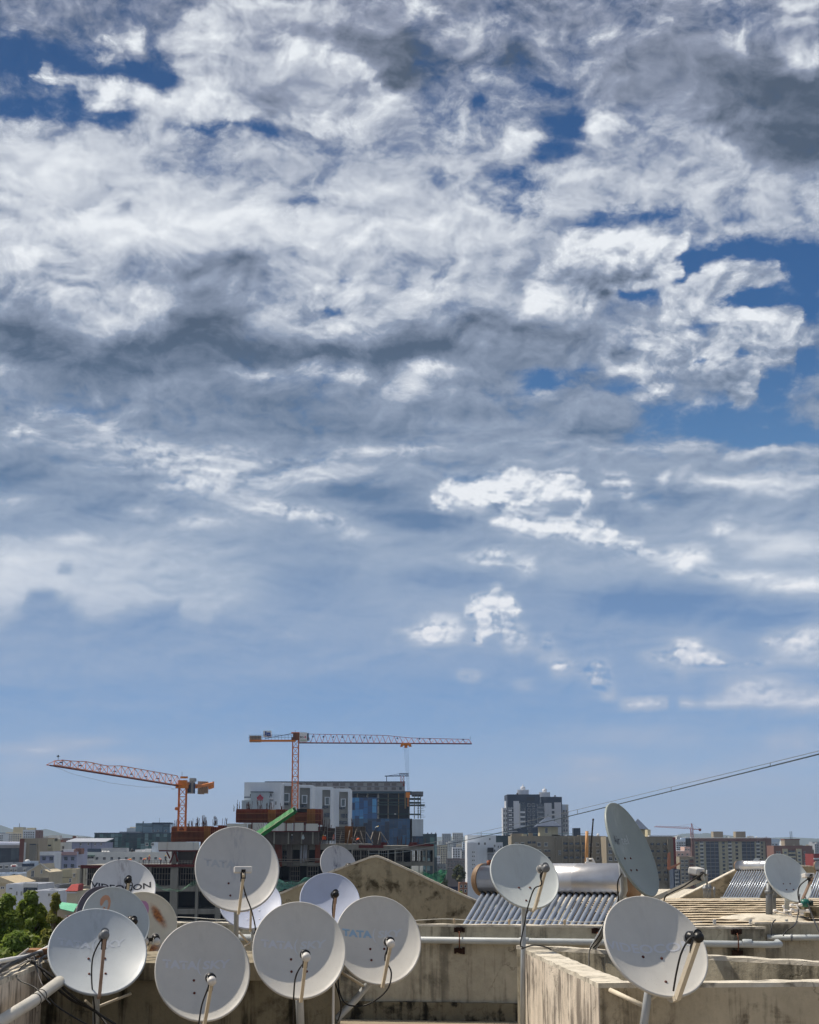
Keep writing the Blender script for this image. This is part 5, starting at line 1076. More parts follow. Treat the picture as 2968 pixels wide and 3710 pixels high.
b.grid([1980,1991,2016,2026], ar(2936,3024,16.6), 6, 11, hood=False); b.balc([2003], ar(2936,3020,16.6), 12, 15, B_white, d=1.5); b.grid([2042,2052], ar(2944,3024,16.6), 6, 10, hood=False)
for y in ar(2940, 3030, 16.6): b.box('floor_band', 2034, 2062, y, y+2.2, B_white, 1.4, 2.0)
crown_tank(b, 1978, 2870, 2849, 38)
# --- tan apartments with hip roof
b = Bld('long tan apartment building with dark balconies', 1853, 2196, 3029, 720, 24, B_tan, name='apartment_building')
b.grid([1872,1893], ar(3062,3135,24.5), 10, 9); b.balc([1918,1934], ar(3064,3140,24.5), 15, 17, B_tan); b.grid([1953,1978], ar(3064,3120,24.5), 11, 10); b.balc([2048,2068,2090,2116], ar(3068,3140,24.8), 18, 17, B_tan2); b.grid([2027], [3084,3090,3096], 8, 3.5, hood=False); b.balc([1982], [3093,3117], 24, 15, B_tan2)
b.grid([2140,2165,2185], ar(3064,3140,24.5), 10, 9)
for x in (2012, 2036, 2058, 2079, 2103, 2130): b.box('wall_pier', x, x+3, 3034, 3130, B_tan, -1.4, -.02)
b.roofbox('roof_room', 1855, 1900, 3020, B_tan); b.roofbox('roof_box', 1893, 1910, 3022, B_beige, dy=1); b.roofbox('roof_room', 2000, 2030, 3024, B_tan2, dy=1)
b.t.part('turret', MB().box(b.X(1957), b.X(2023), 1, 11, b.H-.9, b.Z(2994)), B_beige); z = b.Z(2993); x0, x1, xc = b.X(1944), b.X(2032), b.X(1991)
ro = b.t.part('turret_roof', MB().add([(x0,-1,z),(x1,-1,z),(x1,13,z),(x0,13,z),(xc,6,b.Z(2957)),(x0,-1,z-.4),(x1,-1,z-.4),(x1,13,z-.4),(x0,13,z-.4)], [(0,1,4),(1,2,4),(2,3,4),(3,0,4),(5,6,1,0),(6,7,2,1),(7,8,3,2),(8,5,0,3),(8,7,6,5)]), B_slate)
b.t.part('finial', MB().tube([(xc,6,b.Z(2957)), (xc,6,b.Z(2950))], .12, 6), B_dgrey)
b.add(win_mesh(1.0, 2.2, hood=False), b.X(1981), b.Z(3018), .98)
b = Bld('square dark rooftop stair box standing on the long tan apartments', 2078, 2103, 3000, 735, 6, B_dgrey, name='stair_box', zb=-2.0)
b = Bld('tan apartment wing continuing behind the tall edge-on dish', 2196, 2436, 3031, 700, 26, B_tan, name='apartment_building'); b.grid(ar(2210,2330,22), ar(3066,3150,24.5), 11, 11); b.balc([2362,2384,2408], ar(3070,3200,25), 14, 17, B_tan2); b.grid([2424],ar(3070,3200,25), 7, 11)
b.box('red_edge', 2436, 2447, 3033, 3240, B_red, -.5, 12); b.roofbox('roof_room', 2351, 2362, 3006, B_beige, dd=8); b.box('white_roof_line', 2352, 2446, 3027, 3031, B_white, -.4, 3)
b.box('grey_side', 2416, 2436, 3040, 3240, B_tan2, -2.0, -.02)
b = Bld('second turret with a slate roof tip behind the edge-on dish', 2296, 2350, 3004, 760, 10, B_beige, name='turret'); w = b.W/2; b.t.part('turret_roof', MB().add([(-w-1.2,-1,b.H),(w-.2,-1,b.H),(w+.4,11,b.H),(-w-1.2,11,b.H),(-w*.2,5,b.Z(2966))], [(0,1,4),(1,2,4),(2,3,4),(3,0,4),(3,2,1,0)]), B_slate)
# orange sheeting and site clutter near it
o = Thing('orange_hoarding', 'torn orange sheet hanging by the tan wing', 'sheet', P(2420, 3140, 600)); a = P(2418,3150,600); c_ = P(2430,3086,600)
o.part('sheet', MB().prism([P(2418,3150,600),P(2430,3150,600),P(2430,3086,600),P(2420,3092,600)], (0,.3,0)), pmat('sheet_orange', C_(176,112,80), .8, 0, .15, .3), world=True); o.part('flap', MB().prism([P(2418,3146,599),P(2466,3124,599),P(2465,3130,599),P(2424,3154,599)], (0,.3,0)), pmat('sheet_orange', C_(176,112,80), .8), world=True)
b = Bld('white and blue balconied block far behind, between the tan wing and the brown framed block', 2449, 2503, 3041, 1450, 20, B_pale, name='apartment_block'); b.roofbox('roof_room', 2470, 2500, 3035, B_pale); [b.box('floor_band', 2449, 2503, y, y+4, B_white, -1.2, -.02) for y in ar(3048,3080,8)]; b.grid(ar(2454,2500,9), ar(3056,3090,8), 6, 3.5, hood=False)
b = Bld('salmon pink block below the white and blue balconies', 2480, 2502, 3068, 1000, 15, B_pink, name='building'); b.grid([2485,2495], [3080,3091], 4, 5)
b = Bld('low pink house with a white roof by the salmon block', 2450, 2504, 3084, 950, 14, B_pink, name='house'); b.roofbox('roof_slab', 2452, 2484, 3082, B_white, dd=9); b.grid([2460,2472,2490], [3098], 5, 5)
b = Bld('beige lower apartment building in front of the pink house', 2462, 2516, 3104, 860, 18, B_tan, name='apartment_building'); b.grid([2472,2487], ar(3124,3230,15), 9, 8); b.balc([2505], ar(3124,3230,15), 14, 11, B_brown)
b = Bld('narrow dark building between the tan wing and the beige one', 2440, 2464, 3150, 650, 10, B_dgrey, name='building'); b.grid([2452],ar(3165,3230,14), 12, 9)
# --- brown framed block
b = Bld('big slab block with a brown frame, grid of dark windows and two roof boxes', 2503, 2792, 3037, 1340, 26, B_beige, name='apartment_block')
b.box('brown_frame', 2503, 2514, 3037, 3260, B_brown, -2.2, 26.2); b.box('brown_frame', 2772, 2792.5, 3037, 3260, B_brown, -2.2, 26.2); b.box('brown_frame', 2514.3, 2771.7, 3037, 3048, B_brown, -2.2, .02)
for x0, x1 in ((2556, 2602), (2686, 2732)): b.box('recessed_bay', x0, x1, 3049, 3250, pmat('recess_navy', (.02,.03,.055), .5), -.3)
ys = ar(3058, 3185, 13.2)
n0 = 0
for y in ys:
    for x in (2523, 2620, 2668, 2758): b.add(win_mesh(9.5*b.mpp, 8*b.mpp, hood=True, fm=B_beige, mull=0), b.X(x), b.Z(y))
for y in ys[:9]:
    for x in (2541, 2643, 2745): b.add(balc_mesh(13*b.mpp, 11*b.mpp, wallm=B_white2), b.X(x), b.Z(y))
for y in ar(3056, 3230, 13.2):
    b.box('floor_band', 2556, 2602, y, y+1.6, B_grey, -.8, -.32); b.box('floor_band', 2686, 2732, y, y+1.6, B_grey, -.8, -.32)
for x in (2514.5, 2532, 2553, 2603, 2632, 2655, 2683, 2733, 2753): b.box('wall_pier', x, x+2.6, 3049, 3250, B_beige, -.9, -.02)
for x in (2571, 2587, 2702, 2717): b.box('wall_pier', x, x+1.6, 3049, 3250, B_tan2, -.9, -.32)
b.roofbox('roof_box', 2588, 2623, 3013, B_tan, dd=10); b.roofbox('roof_box', 2669, 2705, 3013, B_tan, dd=10); b.box('white_roof_line', 2506, 2790, 3034, 3036.6, B_white, 2, 6); b.roofbox('roof_tank', 2716, 2734, 3029, B_white2)
# rows lower down in one grouped panel per row
b = Bld('pale blue building peeking out right of the brown framed block', 2790, 2822, 3039, 1600, 18, B_pale, name='building'); b.roofbox('roof_room', 2806, 2830, 3047, B_pale) ; [b.box('floor_band', 2790, 2823, y, y+3, B_white, -1, -.02) for y in ar(3052,3110,10)]; b.grid([2800,2812], ar(3062,3110,10), 7, 4, hood=False)
b = Bld('brown and beige stepped apartment tower at the right', 2803, 2944, 3064, 1250, 24, B_brown, name='apartment_block')
b.roofbox('lift_room', 2847, 2901, 3043, B_tan, dd=12); b.box('roof_cap', 2846, 2903, 3040, 3044, B_brown, 2.6, 15.6); b.box('beige_bay', 2834, 2852, 3075, 3250, B_beige, -1.6, -.02); b.box('beige_bay', 2884, 2902, 3075, 3250, B_beige, -1.6, -.02); b.box('right_wing', 2925, 2950, 3078, 3250, B_tan2, 1, 14)
for x in (2843, 2893): [b.add(win_mesh(9*b.mpp, 7*b.mpp, hood=False), b.X(x), b.Z(y), -1.6) for y in ar(3092,3200,13)]
b.balc([2868], ar(3092,3200,13), 26, 12, B_beige); b.grid([2815,2824,2914], ar(3092,3200,13), 5, 8, hood=False)
for x in (2871, 2877): b.t.part('lightning_rod', MB().box(b.X(x), b.X(x)+.35, 6, 6.4, b.Z(3043), b.Z(3013)), B_dgrey)
b = Bld('dark red and white low block at the right edge', 2947, 3010, 3094, 950, 20, B_red, name='apartment_block'); [b.box('floor_band', 2947, 3010, y, y+5, B_white, -1, -.02) for y in (3108, 3124, 3140)]; b.grid([2955,2964], [3119,3135,3151], 5, 7, hood=False)
# --- hills
def hill(pts, D, label=None):
    mb = MB(); fr = [P(x, y, D) for x, y in pts]; n = len(fr)
    vs = [(p.x, D-900, ZG-2) for p in fr]+[(p.x, D, p.z) for p in fr]+[(p.x, D+1400, ZG-2) for p in fr]
    fs = [(i+r*n, i+1+r*n, i+1+(r+1)*n, i+(r+1)*n) for r in (0, 1) for i in range(n-1)]
    o = mb.add(vs, fs, 0, True).build('hill', pmat('hill_green', (.06,.075,.05), .95, 0, .3, .002)); tag(o, kind='structure')
hill([(-400,3010),(-150,2998),(-40,2988),(5,2990),(30,3006),(70,3028),(110,3038)], 8500)
hill([(100,3040),(128,3022),(150,3006),(165,3003),(185,3008),(215,3018),(260,3025),(310,3029),(360,3036)], 9000)
hill([(300,3037),(400,3030),(520,3034),(620,3040)], 9400)
hill([(1450,3040),(1560,3033),(1640,3030),(1700,3031),(1800,3036),(1900,3040)], 9000)
hill([(2400,3034),(2440,3029),(2470,3021),(2500,3019),(2530,3021),(2560,3018),(2600,3022),(2680,3031),(2760,3036),(2860,3033),(2960,3038),(3200,3030),(3400,3038)], 8800)

# roof clutter: tanks, pipes and outdoor units on the larger buildings
r6 = random.Random(5)
for b in BL:
    if b.D < 330 or b.D > 1400 or b.W < 14 or b.t.o.name.startswith(('office','hall','shed','penthouse','white_bay')): continue
    for k in range(int(b.W/7)):
        x = r6.uniform(-b.W/2+1.2, b.W/2-1.2); y = r6.uniform(1.2, 6); q = r6.random()
        if q < .55: b.t.part('water_tank', MB().lathe([(.6, 0), (.62, .9), (.45, 1.15), (.2, 1.3), (.001, 1.32)], (x, y, b.H-.9+r6.uniform(0,1.1)), (0,0,1), 12), M_tankb if r6.random() < .6 else M_tankw)
        else: b.t.part('roof_box', MB().box(x-.9, x+.9, y, y+2, b.H-.9, b.H+r6.uniform(.3, 1.3)), b.t.o.children[0].data.materials[0])
# ------------------------------------------------------------------ construction site, cranes, hotel and glass block, trees, cable, haze
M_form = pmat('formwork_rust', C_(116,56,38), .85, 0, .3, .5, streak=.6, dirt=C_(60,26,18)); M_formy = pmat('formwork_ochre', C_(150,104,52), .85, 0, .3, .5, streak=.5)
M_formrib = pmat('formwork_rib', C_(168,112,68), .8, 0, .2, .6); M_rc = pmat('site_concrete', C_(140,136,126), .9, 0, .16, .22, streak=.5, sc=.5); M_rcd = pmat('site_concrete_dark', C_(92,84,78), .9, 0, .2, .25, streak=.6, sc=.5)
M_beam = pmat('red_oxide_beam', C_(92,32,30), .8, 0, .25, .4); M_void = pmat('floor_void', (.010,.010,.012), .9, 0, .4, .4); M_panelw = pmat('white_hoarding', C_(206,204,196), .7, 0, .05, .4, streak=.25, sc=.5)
M_rebar = pmat('rebar', C_(84,50,40), .8, .2, .2, 1); M_prop = pmat('steel_prop', C_(150,140,128), .6, .3, .15, 1)
D0 = 340.0; mp = D0/F   # metres per pixel there (about)
org = P(640, 3050, D0); org.z = ZG
S_ = Thing('unfinished_building', 'concrete frame of a building under construction with rusty formwork, decks and open floors', 'construction site', org)
def pb(mb, x0, x1, y0, y1, d0, d1, D=D0, mi=0):
    """box that covers photo columns x0..x1, rows y0..y1 at distance D, from d0 to d1 behind it"""
    a = P(x0, y1, D); b = P(x1, y0, D); mb.box(a.x, b.x, D+d0, D+d1, a.z, b.z, mi); return mb
def sbox(name, mats, boxes, parent=None, th=None):
    mb = MB()
    for q in boxes: pb(mb, *q)
    o = mb.build(name, mats, parent or (th or S_).o, origin=(th or S_).loc); return o
# left podium: slabs, beams, columns, dark rooms behind
sbox('floor_slab', M_rc, [(283, 1010, 3136, 3143, 0, 26)]); sbox('edge_beam', M_beam, [(294, 372, 3134, 3146, -.6, 0), ]); sbox('edge_beam', M_beam, [(500, 1010, 3131, 3141, -.7, -.02)])
sbox('floor_slab', M_rc, [(278, 1010, 3211, 3230, .1, 26)]); sbox('floor_slab', M_rc, [(278, 1010, 3293, 3312, .1, 26)]); sbox('floor_slab', M_rc, [(278, 1010, 3336, 3350, .1, 26)])
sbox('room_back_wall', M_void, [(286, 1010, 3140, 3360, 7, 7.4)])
for x0, x1 in ((283,298),(348,362),(398,412),(455,470),(533,548),(613,646),(705,720),(778,802),(868,890),(940,960)): sbox('column', M_rc, [(x0, x1, 3143, 3360, -.3, 1.4)])
for x0, x1 in ((664,668),(686,690),(752,755)): sbox('slim_column', M_rcd, [(x0, x1, 3143, 3212, 3.0, 3.4)])
# scaffold grids in the open bays
def scaffold(x0, x1, y0, y1, nx, ny, d, D=D0, w=.09, mat=None, tilt=0):
    mb = MB()
    for i in range(nx+1):
        x = x0+(x1-x0)*i/nx; a = P(x, y1, D); b = P(x, y0, D); mb.box(a.x-w/2, a.x+w/2, D+d-w/2, D+d+w/2, a.z, b.z)
    for j in range(ny+1):
        y = y0+(y1-y0)*j/ny; a = P(x0, y, D); b = P(x1, y, D); mb.box(a.x, b.x, D+d-w/2+.01, D+d+w/2+.01, a.z-w/2, a.z+w/2)
    return S_.part('scaffold', mb, mat or M_prop, world=True)
for x0, x1 in ((300,346),(364,396),(549,611),(648,704),(722,776)): scaffold(x0, x1, 3145, 3210, 6, 3, 2.4)
sbox('rail_clutter', M_prop, [(714,716,3262,3285,1,1.2),(708,709,3255,3283,1,1.2)])
# upper storey of the left block with white hoarding, braces and the first formwork box
sbox('storey_wall', M_rcd, [(640, 722, 3083, 3133, 1.5, 14)]); sbox('storey_column', M_rc, [(620,638,3083,3133,.5,1.5)]); sbox('deck_slab', M_beam, [(578, 730, 3080, 3085, -.8, 14)])
sbox('hoarding_panel', M_panelw, [(609, 703, 3051, 3080, -.8, -.4)]); sbox('hoarding_panel', M_panelw, [(574, 608.5, 3051, 3080, -.6, -.2)]); sbox('hoarding_panel', M_panelw, [(703.5, 722, 3051, 3080, -.7, -.2)]); sbox('hoarding_panel', M_panelw, [(736, 800, 3051, 3078, 1.2, 1.6)])
for (xa_, ya_, xb_, yb_) in ((604,3086,616,3110),(632,3086,616,3128),(634,3086,645,3122),(716,3086,700,3128)): S_.part('diagonal_brace', MB().bar(P(xa_,ya_,D0-.9), P(xb_,yb_,D0-.9), .3), M_beam, world=True)
def formwork(x0, x1, y0, y1, d0, d1, mat, ribs, D=D0, ribm=None, band=2):
    o = sbox('formwork_panel', mat, [(x0, x1, y0, y1, d0, d1, D)])
    mb = MB()
    for i in range(ribs+1):
        x = x0+(x1-x0)*(i+.0)/ribs; pb(mb, x, x+.9, y0+rnd.uniform(-.6,1), y1-1, d0-.25, d0-.02, D)
    for j in range(band): y = y0+(y1-y0)*(j+.6)/(band+.2); pb(mb, x0, x1, y, y+1.3, d0-.5, d0-.26, D)
    mb.build('formwork_rib', ribm or M_formrib, o, origin=S_.loc); return o
formwork(622, 740, 2998, 3050, -.2, 6, M_form, 26); formwork(740.2, 764, 2993, 3050, -.5, 6, M_formy, 3); formwork(764.2, 790, 2996, 3050, -.1, 6, M_form, 4); formwork(790.2, 813, 2990, 3050, -.4, 6, M_form, 3)
sbox('formwork_top', M_formy, [(624, 738, 2994, 2998, .1, 5.8)])
formwork(726, 738, 3050, 3090, .2, 1.5, M_form, 2)
# main core: second formwork box on grey walls with white hoarding
sbox('core_wall', M_rcd, [(826, 1155, 3012, 3060, .8, 16)]); sbox('core_column', M_rc, [(898,912,2986,3058,-.2,.7)]); sbox('deck_slab', M_beam, [(823, 1156, 3010.5, 3014, -.4, 15)])
for x0, x1 in ((823,896),(915,958),(964,1003),(1006,1032),(1034,1061),(1066,1101),(1109,1153)): sbox('hoarding_panel', M_panelw, [(x0, x1, 2983+rnd.uniform(-1.5,1.5), 3010, -.5, -.2)])
formwork(855, 970, 2934, 2980, -.1, 7, M_form, 24); formwork(971, 1000, 2933, 2978, -.4, 7, M_formy, 4); formwork(1000.2, 1034, 2932, 2980, -.2, 7, M_form, 5); formwork(1034.2, 1068, 2936, 2981, -.1, 7, M_formy, 7); formwork(1068.2, 1112, 2944, 2988, -.15, 7, M_form, 12); formwork(1112.2, 1142, 2931, 2988, .1, 7, M_formy, 3); formwork(1142.2, 1165, 2931, 2988, -.3, 7, M_form, 2)
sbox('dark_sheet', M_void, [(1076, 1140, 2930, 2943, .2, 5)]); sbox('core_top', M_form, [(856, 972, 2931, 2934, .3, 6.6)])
for x in (912, 970, 1036, 1064, 1104, 1156): sbox('red_post', M_beam, [(x, x+4, 2980, 3012, -.7, -.3)])
for x in (836, 868, 990, 1042, 1090, 1130): sbox('wall_rib', M_rc, [(x, x+6, 3015, 3058, .3, .75)])
# rebar tufts
def rebar(x0, x1, y, n, hmin, hmax, d=2.0):
    mb = MB()
    for i in range(n):
        x = rnd.uniform(x0, x1); a = P(x, y, D0+d); b = a+Vector((rnd.uniform(-.25,.25), 0, rnd.uniform(hmin, hmax)*mp)); mb.bar(a, b, .07)
    return S_.part('rebar_cluster', mb, M_rebar, world=True)
rebar(632, 640, 2995, 4, 8, 30); rebar(676, 700, 2994, 12, 6, 28); rebar(708, 722, 2994, 16, 8, 34); rebar(728, 752, 2994, 22, 12, 40); rebar(770, 790, 2992, 16, 10, 36); rebar(802, 824, 2990, 5, 12, 28)
rebar(846, 850, 2940, 2, 14, 26); rebar(858, 872, 2932, 8, 10, 34); rebar(892, 912, 2932, 14, 10, 30); rebar(930, 952, 2932, 10, 10, 34); rebar(965, 990, 2932, 12, 8, 26); rebar(1010, 1030, 2932, 6, 8, 24); rebar(1270, 1282, 2996, 8, 14, 34); rebar(1168, 1200, 3010, 12, 20, 46)
# main deck and right wing
DR_ = 344.0
sbox('main_deck', M_rc, [(974, 1340, 3058, 3079, 0, 24, DR_)]); sbox('main_deck', M_rc, [(1340, 1572, 3064, 3080, .2, 24, DR_)]); sbox('deck_edge', M_beam, [(1480, 1572, 3058, 3066, -.4, 0, DR_)]); sbox('deck_edge', M_beam, [(1300, 1390, 3062, 3072, -.3, -.02, DR_)])
sbox('lower_slab', M_rc, [(996, 1572, 3124, 3137, .1, 24, DR_)]); sbox('lower_slab', M_rcd, [(1000, 1572, 3194, 3206, .2, 24, DR_)]); sbox('lower_slab', M_rc, [(1000,1572,3262,3276,.2,24,DR_)])
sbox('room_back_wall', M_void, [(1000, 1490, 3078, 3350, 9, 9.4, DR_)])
for i, x in enumerate([1000,1046,1083,1110,1150,1188,1222,1272,1304,1334,1370,1405,1429,1459,1488,1517,1544,1569]):
    sbox('column', M_rc, [(x, x+(7 if i in (0,7,12) else 3.6), 3078, 3330, -.25, .6, DR_)])
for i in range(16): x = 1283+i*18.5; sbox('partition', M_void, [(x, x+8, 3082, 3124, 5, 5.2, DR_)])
for x0, x1 in ((1010,1045),(1087,1110),(1276,1303),(1308,1333),(1374,1404),(1433,1458),(1492,1516),(1520,1543)): scaffold(x0, x1, 3082, 3122, 4, 2, 3, DR_)
for x0, x1 in ((1050,1082),(1112,1149),(1340,1369),(1408,1428),(1462,1487)): scaffold(x0, x1, 3140, 3192, 4, 3, 3, DR_)
# shuttering and props standing on the main deck
formwork(1151, 1185, 2995, 3046, 1, 1.6, M_rcd, 7, DR_, M_prop); formwork(1186, 1212, 3000, 3046, 2, 2.6, M_rcd, 5, DR_, M_prop); formwork(1216, 1248, 2995, 3057, 0, 4, M_rcd, 2, DR_, M_prop, 8); formwork(1249, 1276, 2993, 3057, 1, 4, M_formy, 6, DR_); formwork(1277, 1323, 2994, 3055, 2, 4, M_rcd, 8, DR_, M_prop)
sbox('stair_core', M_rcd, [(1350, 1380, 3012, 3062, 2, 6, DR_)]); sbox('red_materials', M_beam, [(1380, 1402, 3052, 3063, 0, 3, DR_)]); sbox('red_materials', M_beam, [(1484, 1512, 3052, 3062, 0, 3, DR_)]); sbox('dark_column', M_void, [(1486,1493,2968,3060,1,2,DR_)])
for (xa_, ya_, xb_, yb_) in ((1160,2998,1148,3056),(1178,3002,1164,3056),(1215,3010,1200,3056),(1238,3012,1228,3058),(1268,3008,1258,3058),(1292,3004,1276,3058),(1306,3010,1320,3058),(1290,3030,1312,3056),(1352,3014,1344,3040),(1378,3014,1368,3058),(1380,3014,1410,3060),(1272,3034,1300,3058),(1326,3014,1352,3056)): S_.part('raking_prop', MB().bar(P(xa_,ya_,DR_-.6), P(xb_,yb_,DR_-1.2), .12), M_prop, world=True)
for x in (1190, 1402, 1440, 1455, 1470, 1515, 1540): S_.part('starter_bar', MB().bar(P(x,3062,DR_+2), P(x+1,3036+rnd.uniform(-6,6),DR_+2), .12), M_rebar, world=True)
for i, (x, y) in enumerate(((1100,3080),(1096,3066),(1108,3074),(1116,3082),(1090,3084))): S_.part('hanging_sheet', MB().prism([P(x,y-20,DR_-1), P(x+5,y-20,DR_-1), P(x+3,y+44,DR_-1.1), P(x-3,y+40,DR_-1.1)], (0,.1,0)), [pmat('sheet_grey', C_(150,152,160), .6, 0, .2, .5), M_rcd][i % 2], world=True)
sbox('hoist_column', M_rcd, [(1040,1062,3040,3140,-1.2,-.3,DR_)]); sbox('hoist_column', M_form, [(1142,1162,3050,3126,-.8,-.3,DR_)]); sbox('hoist_column', M_form, [(996,1024,3050,3140,-1.0,-.3,DR_)])
# edge cables
for y0, y1 in ((3112,3109),(3120,3112)): S_.part('edge_cable', MB().tube([P(980,y0,DR_-1.4), P(1060,y0+2,DR_-1.4), P(1200,y1,DR_-1.4)], .08, 5), M_prop, world=True)
# railing on the left slab
mb = MB()
for i in range(20): x = 505+i*11; a = P(x, 3133, D0-.3); mb.box(a.x-.04, a.x+.04, D0-.34, D0-.26, a.z, a.z+.9)
for y in (3119, 3125): a = P(500, y, D0-.3); b = P(730, y, D0-.3); mb.box(a.x, b.x, D0-.33, D0-.27, a.z-.03, a.z+.03)
S_.part('edge_railing', mb, M_prop, world=True)
# green wrapped chute
gs = Thing('green_chute', 'bright green wrapped chute slanting up across the rusty formwork', 'debris chute', P(930, 3030, 330))
A0, A1 = P(922, 3035, 329), P(1066, 2937, 331); d = (A1-A0).normalized(); nr = Vector((-d.z, 0, d.x)); a1 = .82; a2 = .70
mb = MB(); vs = []
for k in range(15):
    q = A0.lerp(A1, k/14); s_ = a1+(a2-a1)*k/14; j = lambda: rnd.uniform(-.06,.06)
    vs += [q+nr*(s_+j())+Vector((0,-.3,0)), q+nr*(s_*.9+j())+Vector((0,.9,0)), q-nr*(s_*.55+j())+Vector((0,.9,0)), q-nr*(s_+j())+Vector((0,.1,0)), q-nr*(s_*.1+j())+Vector((0,-.95,0))]
mb.add(vs, [(k*5+i, k*5+(i+1)%5, k*5+5+(i+1)%5, k*5+5+i) for k in range(14) for i in range(5)]+[(4,3,2,1,0), tuple(70+i for i in range(5))])
M_green = pmat('green_wrap', C_(24,128,58), .55, 0, .2, .8, bump=.3)
gs.part('wrapping', mb, M_green, world=True); gs.part('edge_strip', MB().bar(A0-nr*.1+Vector((0,-1.0,0))+d*1.0, A1-nr*.08+Vector((0,-1.0,0))-d*.6, .12), pmat('strip_cream', C_(216,220,170), .5), world=True)
gs.part('end_collar', MB().bar(A1-d*.1, A1+d*.35, 1.2), pmat('green_dark', C_(16,100,50), .6), world=True)
for k in range(7): q = A0.lerp(A1, .05+k*.05)+nr*1.0; gs.part('wire_tie', MB().bar(q, q+Vector((rnd.uniform(-.5,.2), 0, rnd.uniform(.3,.9))), .05), M_rebar, world=True)
# netting
def net(label, pts, D, mat, nx=18, ny=8, sag=.4):
    """four corners tl, tr, br, bl"""
    tl, tr, br, bl = [P(x, y, D+dd) for x, y, dd in pts]; mb = MB(); vs = []
    for j in range(ny+1):
        for i in range(nx+1):
            u, v = i/nx, j/ny; p = (tl.lerp(tr, u)).lerp(bl.lerp(br, u), v)
            p = p+Vector((0, rnd.uniform(-.35,.35), -sag*math.sin(math.pi*u)*(1-v*.3)+rnd.uniform(-.1,.1)+.25*math.sin(u*17+v*3))); vs.append(p)
    mb.add(vs, [(j*(nx+1)+i, j*(nx+1)+i+1, (j+1)*(nx+1)+i+1, (j+1)*(nx+1)+i) for j in range(ny) for i in range(nx)], 0, True)
    o = mb.build('safety_net', mat, None, origin=tl); return tag(o, label, 'safety net')
N1 = net_mat('net_pale_green', C_(120,160,136), .42); N2 = net_mat('net_green', C_(30,130,84), .6); N3 = net_mat('net_teal', C_(110,170,150), .5)
net('pale green net sagging across the open bays left of the raised dish', [(560,3203,-2),(722,3180,-3),(726,3192,-2),(566,3210,-2)], 336, N1, sag=1.9)
net('teal net hanging below the frame between the raised dish and the blue one', [(1000,3182,-2),(1126,3174,-3),(1128,3196,-2),(1000,3224,-3)], 336, N3, sag=.9)
net('bright green net fanning out at the right foot of the frame', [(1466,3142,-2),(1622,3148,-6),(1606,3196,-6),(1470,3184,-2)], 336, N2, sag=1.0)
net('dark green net strip hanging at the right end of the frame', [(1392,3164,-1),(1470,3150,-1),(1470,3230,-1),(1400,3236,-1)], 336, N2, sag=.5)

# --- workers
def person_mesh(pose):
    import bmesh as _b
    J = {'stand': [(0,0,.95),(0,0,1.2),(0,-.02,1.45),(0,-.02,1.55),(0,-.02,1.68), (-.1,0,.9),(-.12,0,.5),(-.13,0,.06),(-.13,-.12,.03), (.1,0,.9),(.14,.04,.5),(.15,.05,.06),(.15,-.08,.03), (-.2,-.02,1.42),(-.26,-.04,1.15),(-.26,-.16,.92), (.2,-.02,1.42),(.28,-.06,1.15),(.30,-.22,1.0)],
         'bend': [(0,0,.85),(.12,-.05,1.02),(.36,-.1,1.12),(.44,-.1,1.12),(.54,-.12,1.10), (0,.08,.8),(.05,.1,.45),(-.02,.1,.06),(.1,.1,.03), (0,-.1,.8),(.12,-.1,.45),(.06,-.1,.06),(.18,-.1,.03), (.34,.1,1.05),(.42,.1,.8),(.46,.1,.56), (.34,-.28,1.05),(.44,-.26,.82),(.5,-.2,.58)]}[pose]
    E = [(0,1),(1,2),(2,3),(3,4),(0,5),(5,6),(6,7),(7,8),(0,9),(9,10),(10,11),(11,12),(2,13),(13,14),(14,15),(2,16),(16,17),(17,18)]
    rad = [.14,.14,.15,.06,.105,.10,.07,.05,.045,.10,.07,.05,.045,.065,.048,.038,.065,.048,.038]
    me = bpy.data.meshes.new('body'); me.from_pydata(J, E, []); o = bpy.data.objects.new('tmp', me); COL.objects.link(o)
    o.modifiers.new('s', 'SKIN'); sv = me.skin_vertices[0].data
    for i, r_ in enumerate(rad): sv[i].radius = (r_, r_*.85)
    sv[0].use_root = True; o.modifiers.new('u', 'SUBSURF').levels = 1
    m = bpy.data.meshes.new_from_object(o.evaluated_get(bpy.context.evaluated_depsgraph_get())); bpy.data.objects.remove(o); return m, Vector(J[4])
PM = {k: person_mesh(k) for k in ('stand', 'bend')}
vest = [pmat('vest_orange', C_(236,92,30), .7), pmat('shirt_dark', C_(60,60,66), .8), pmat('shirt_pale', C_(190,204,206), .8), pmat('shirt_pink', C_(190,120,110), .8)]
helm = [pmat('helmet_yellow', C_(232,190,60), .4), pmat('helmet_white', C_(230,230,226), .4), pmat('helmet_orange', C_(240,120,60), .4)]
skin = pmat('clothing_trousers', C_(70,64,70), .85)
def person(label, x, y, D, pose, v, h, rz=0):
    m, hd = PM[pose]; loc = P(x, y, D); me = m.copy(); me.materials.clear(); me.materials.append(vest[v]); me.materials.append(skin)
    for p in me.polygons: p.material_index = 1 if p.center.z < .88 else 0; p.use_smooth = True
    t = bpy.data.objects.new('person', me); COL.objects.link(t); t.location = loc; t.rotation_euler = (0,0,rz); tag(t, label, 'person', 'workers on the unfinished frame')
    hm = MB().lathe([(.17,0),(.155,.02),(.15,.06),(.12,.13),(.05,.165),(.001,.17)], hd+Vector((0,0,.0)), (0,0,1), 12); hm.build('helmet', helm[h], t)
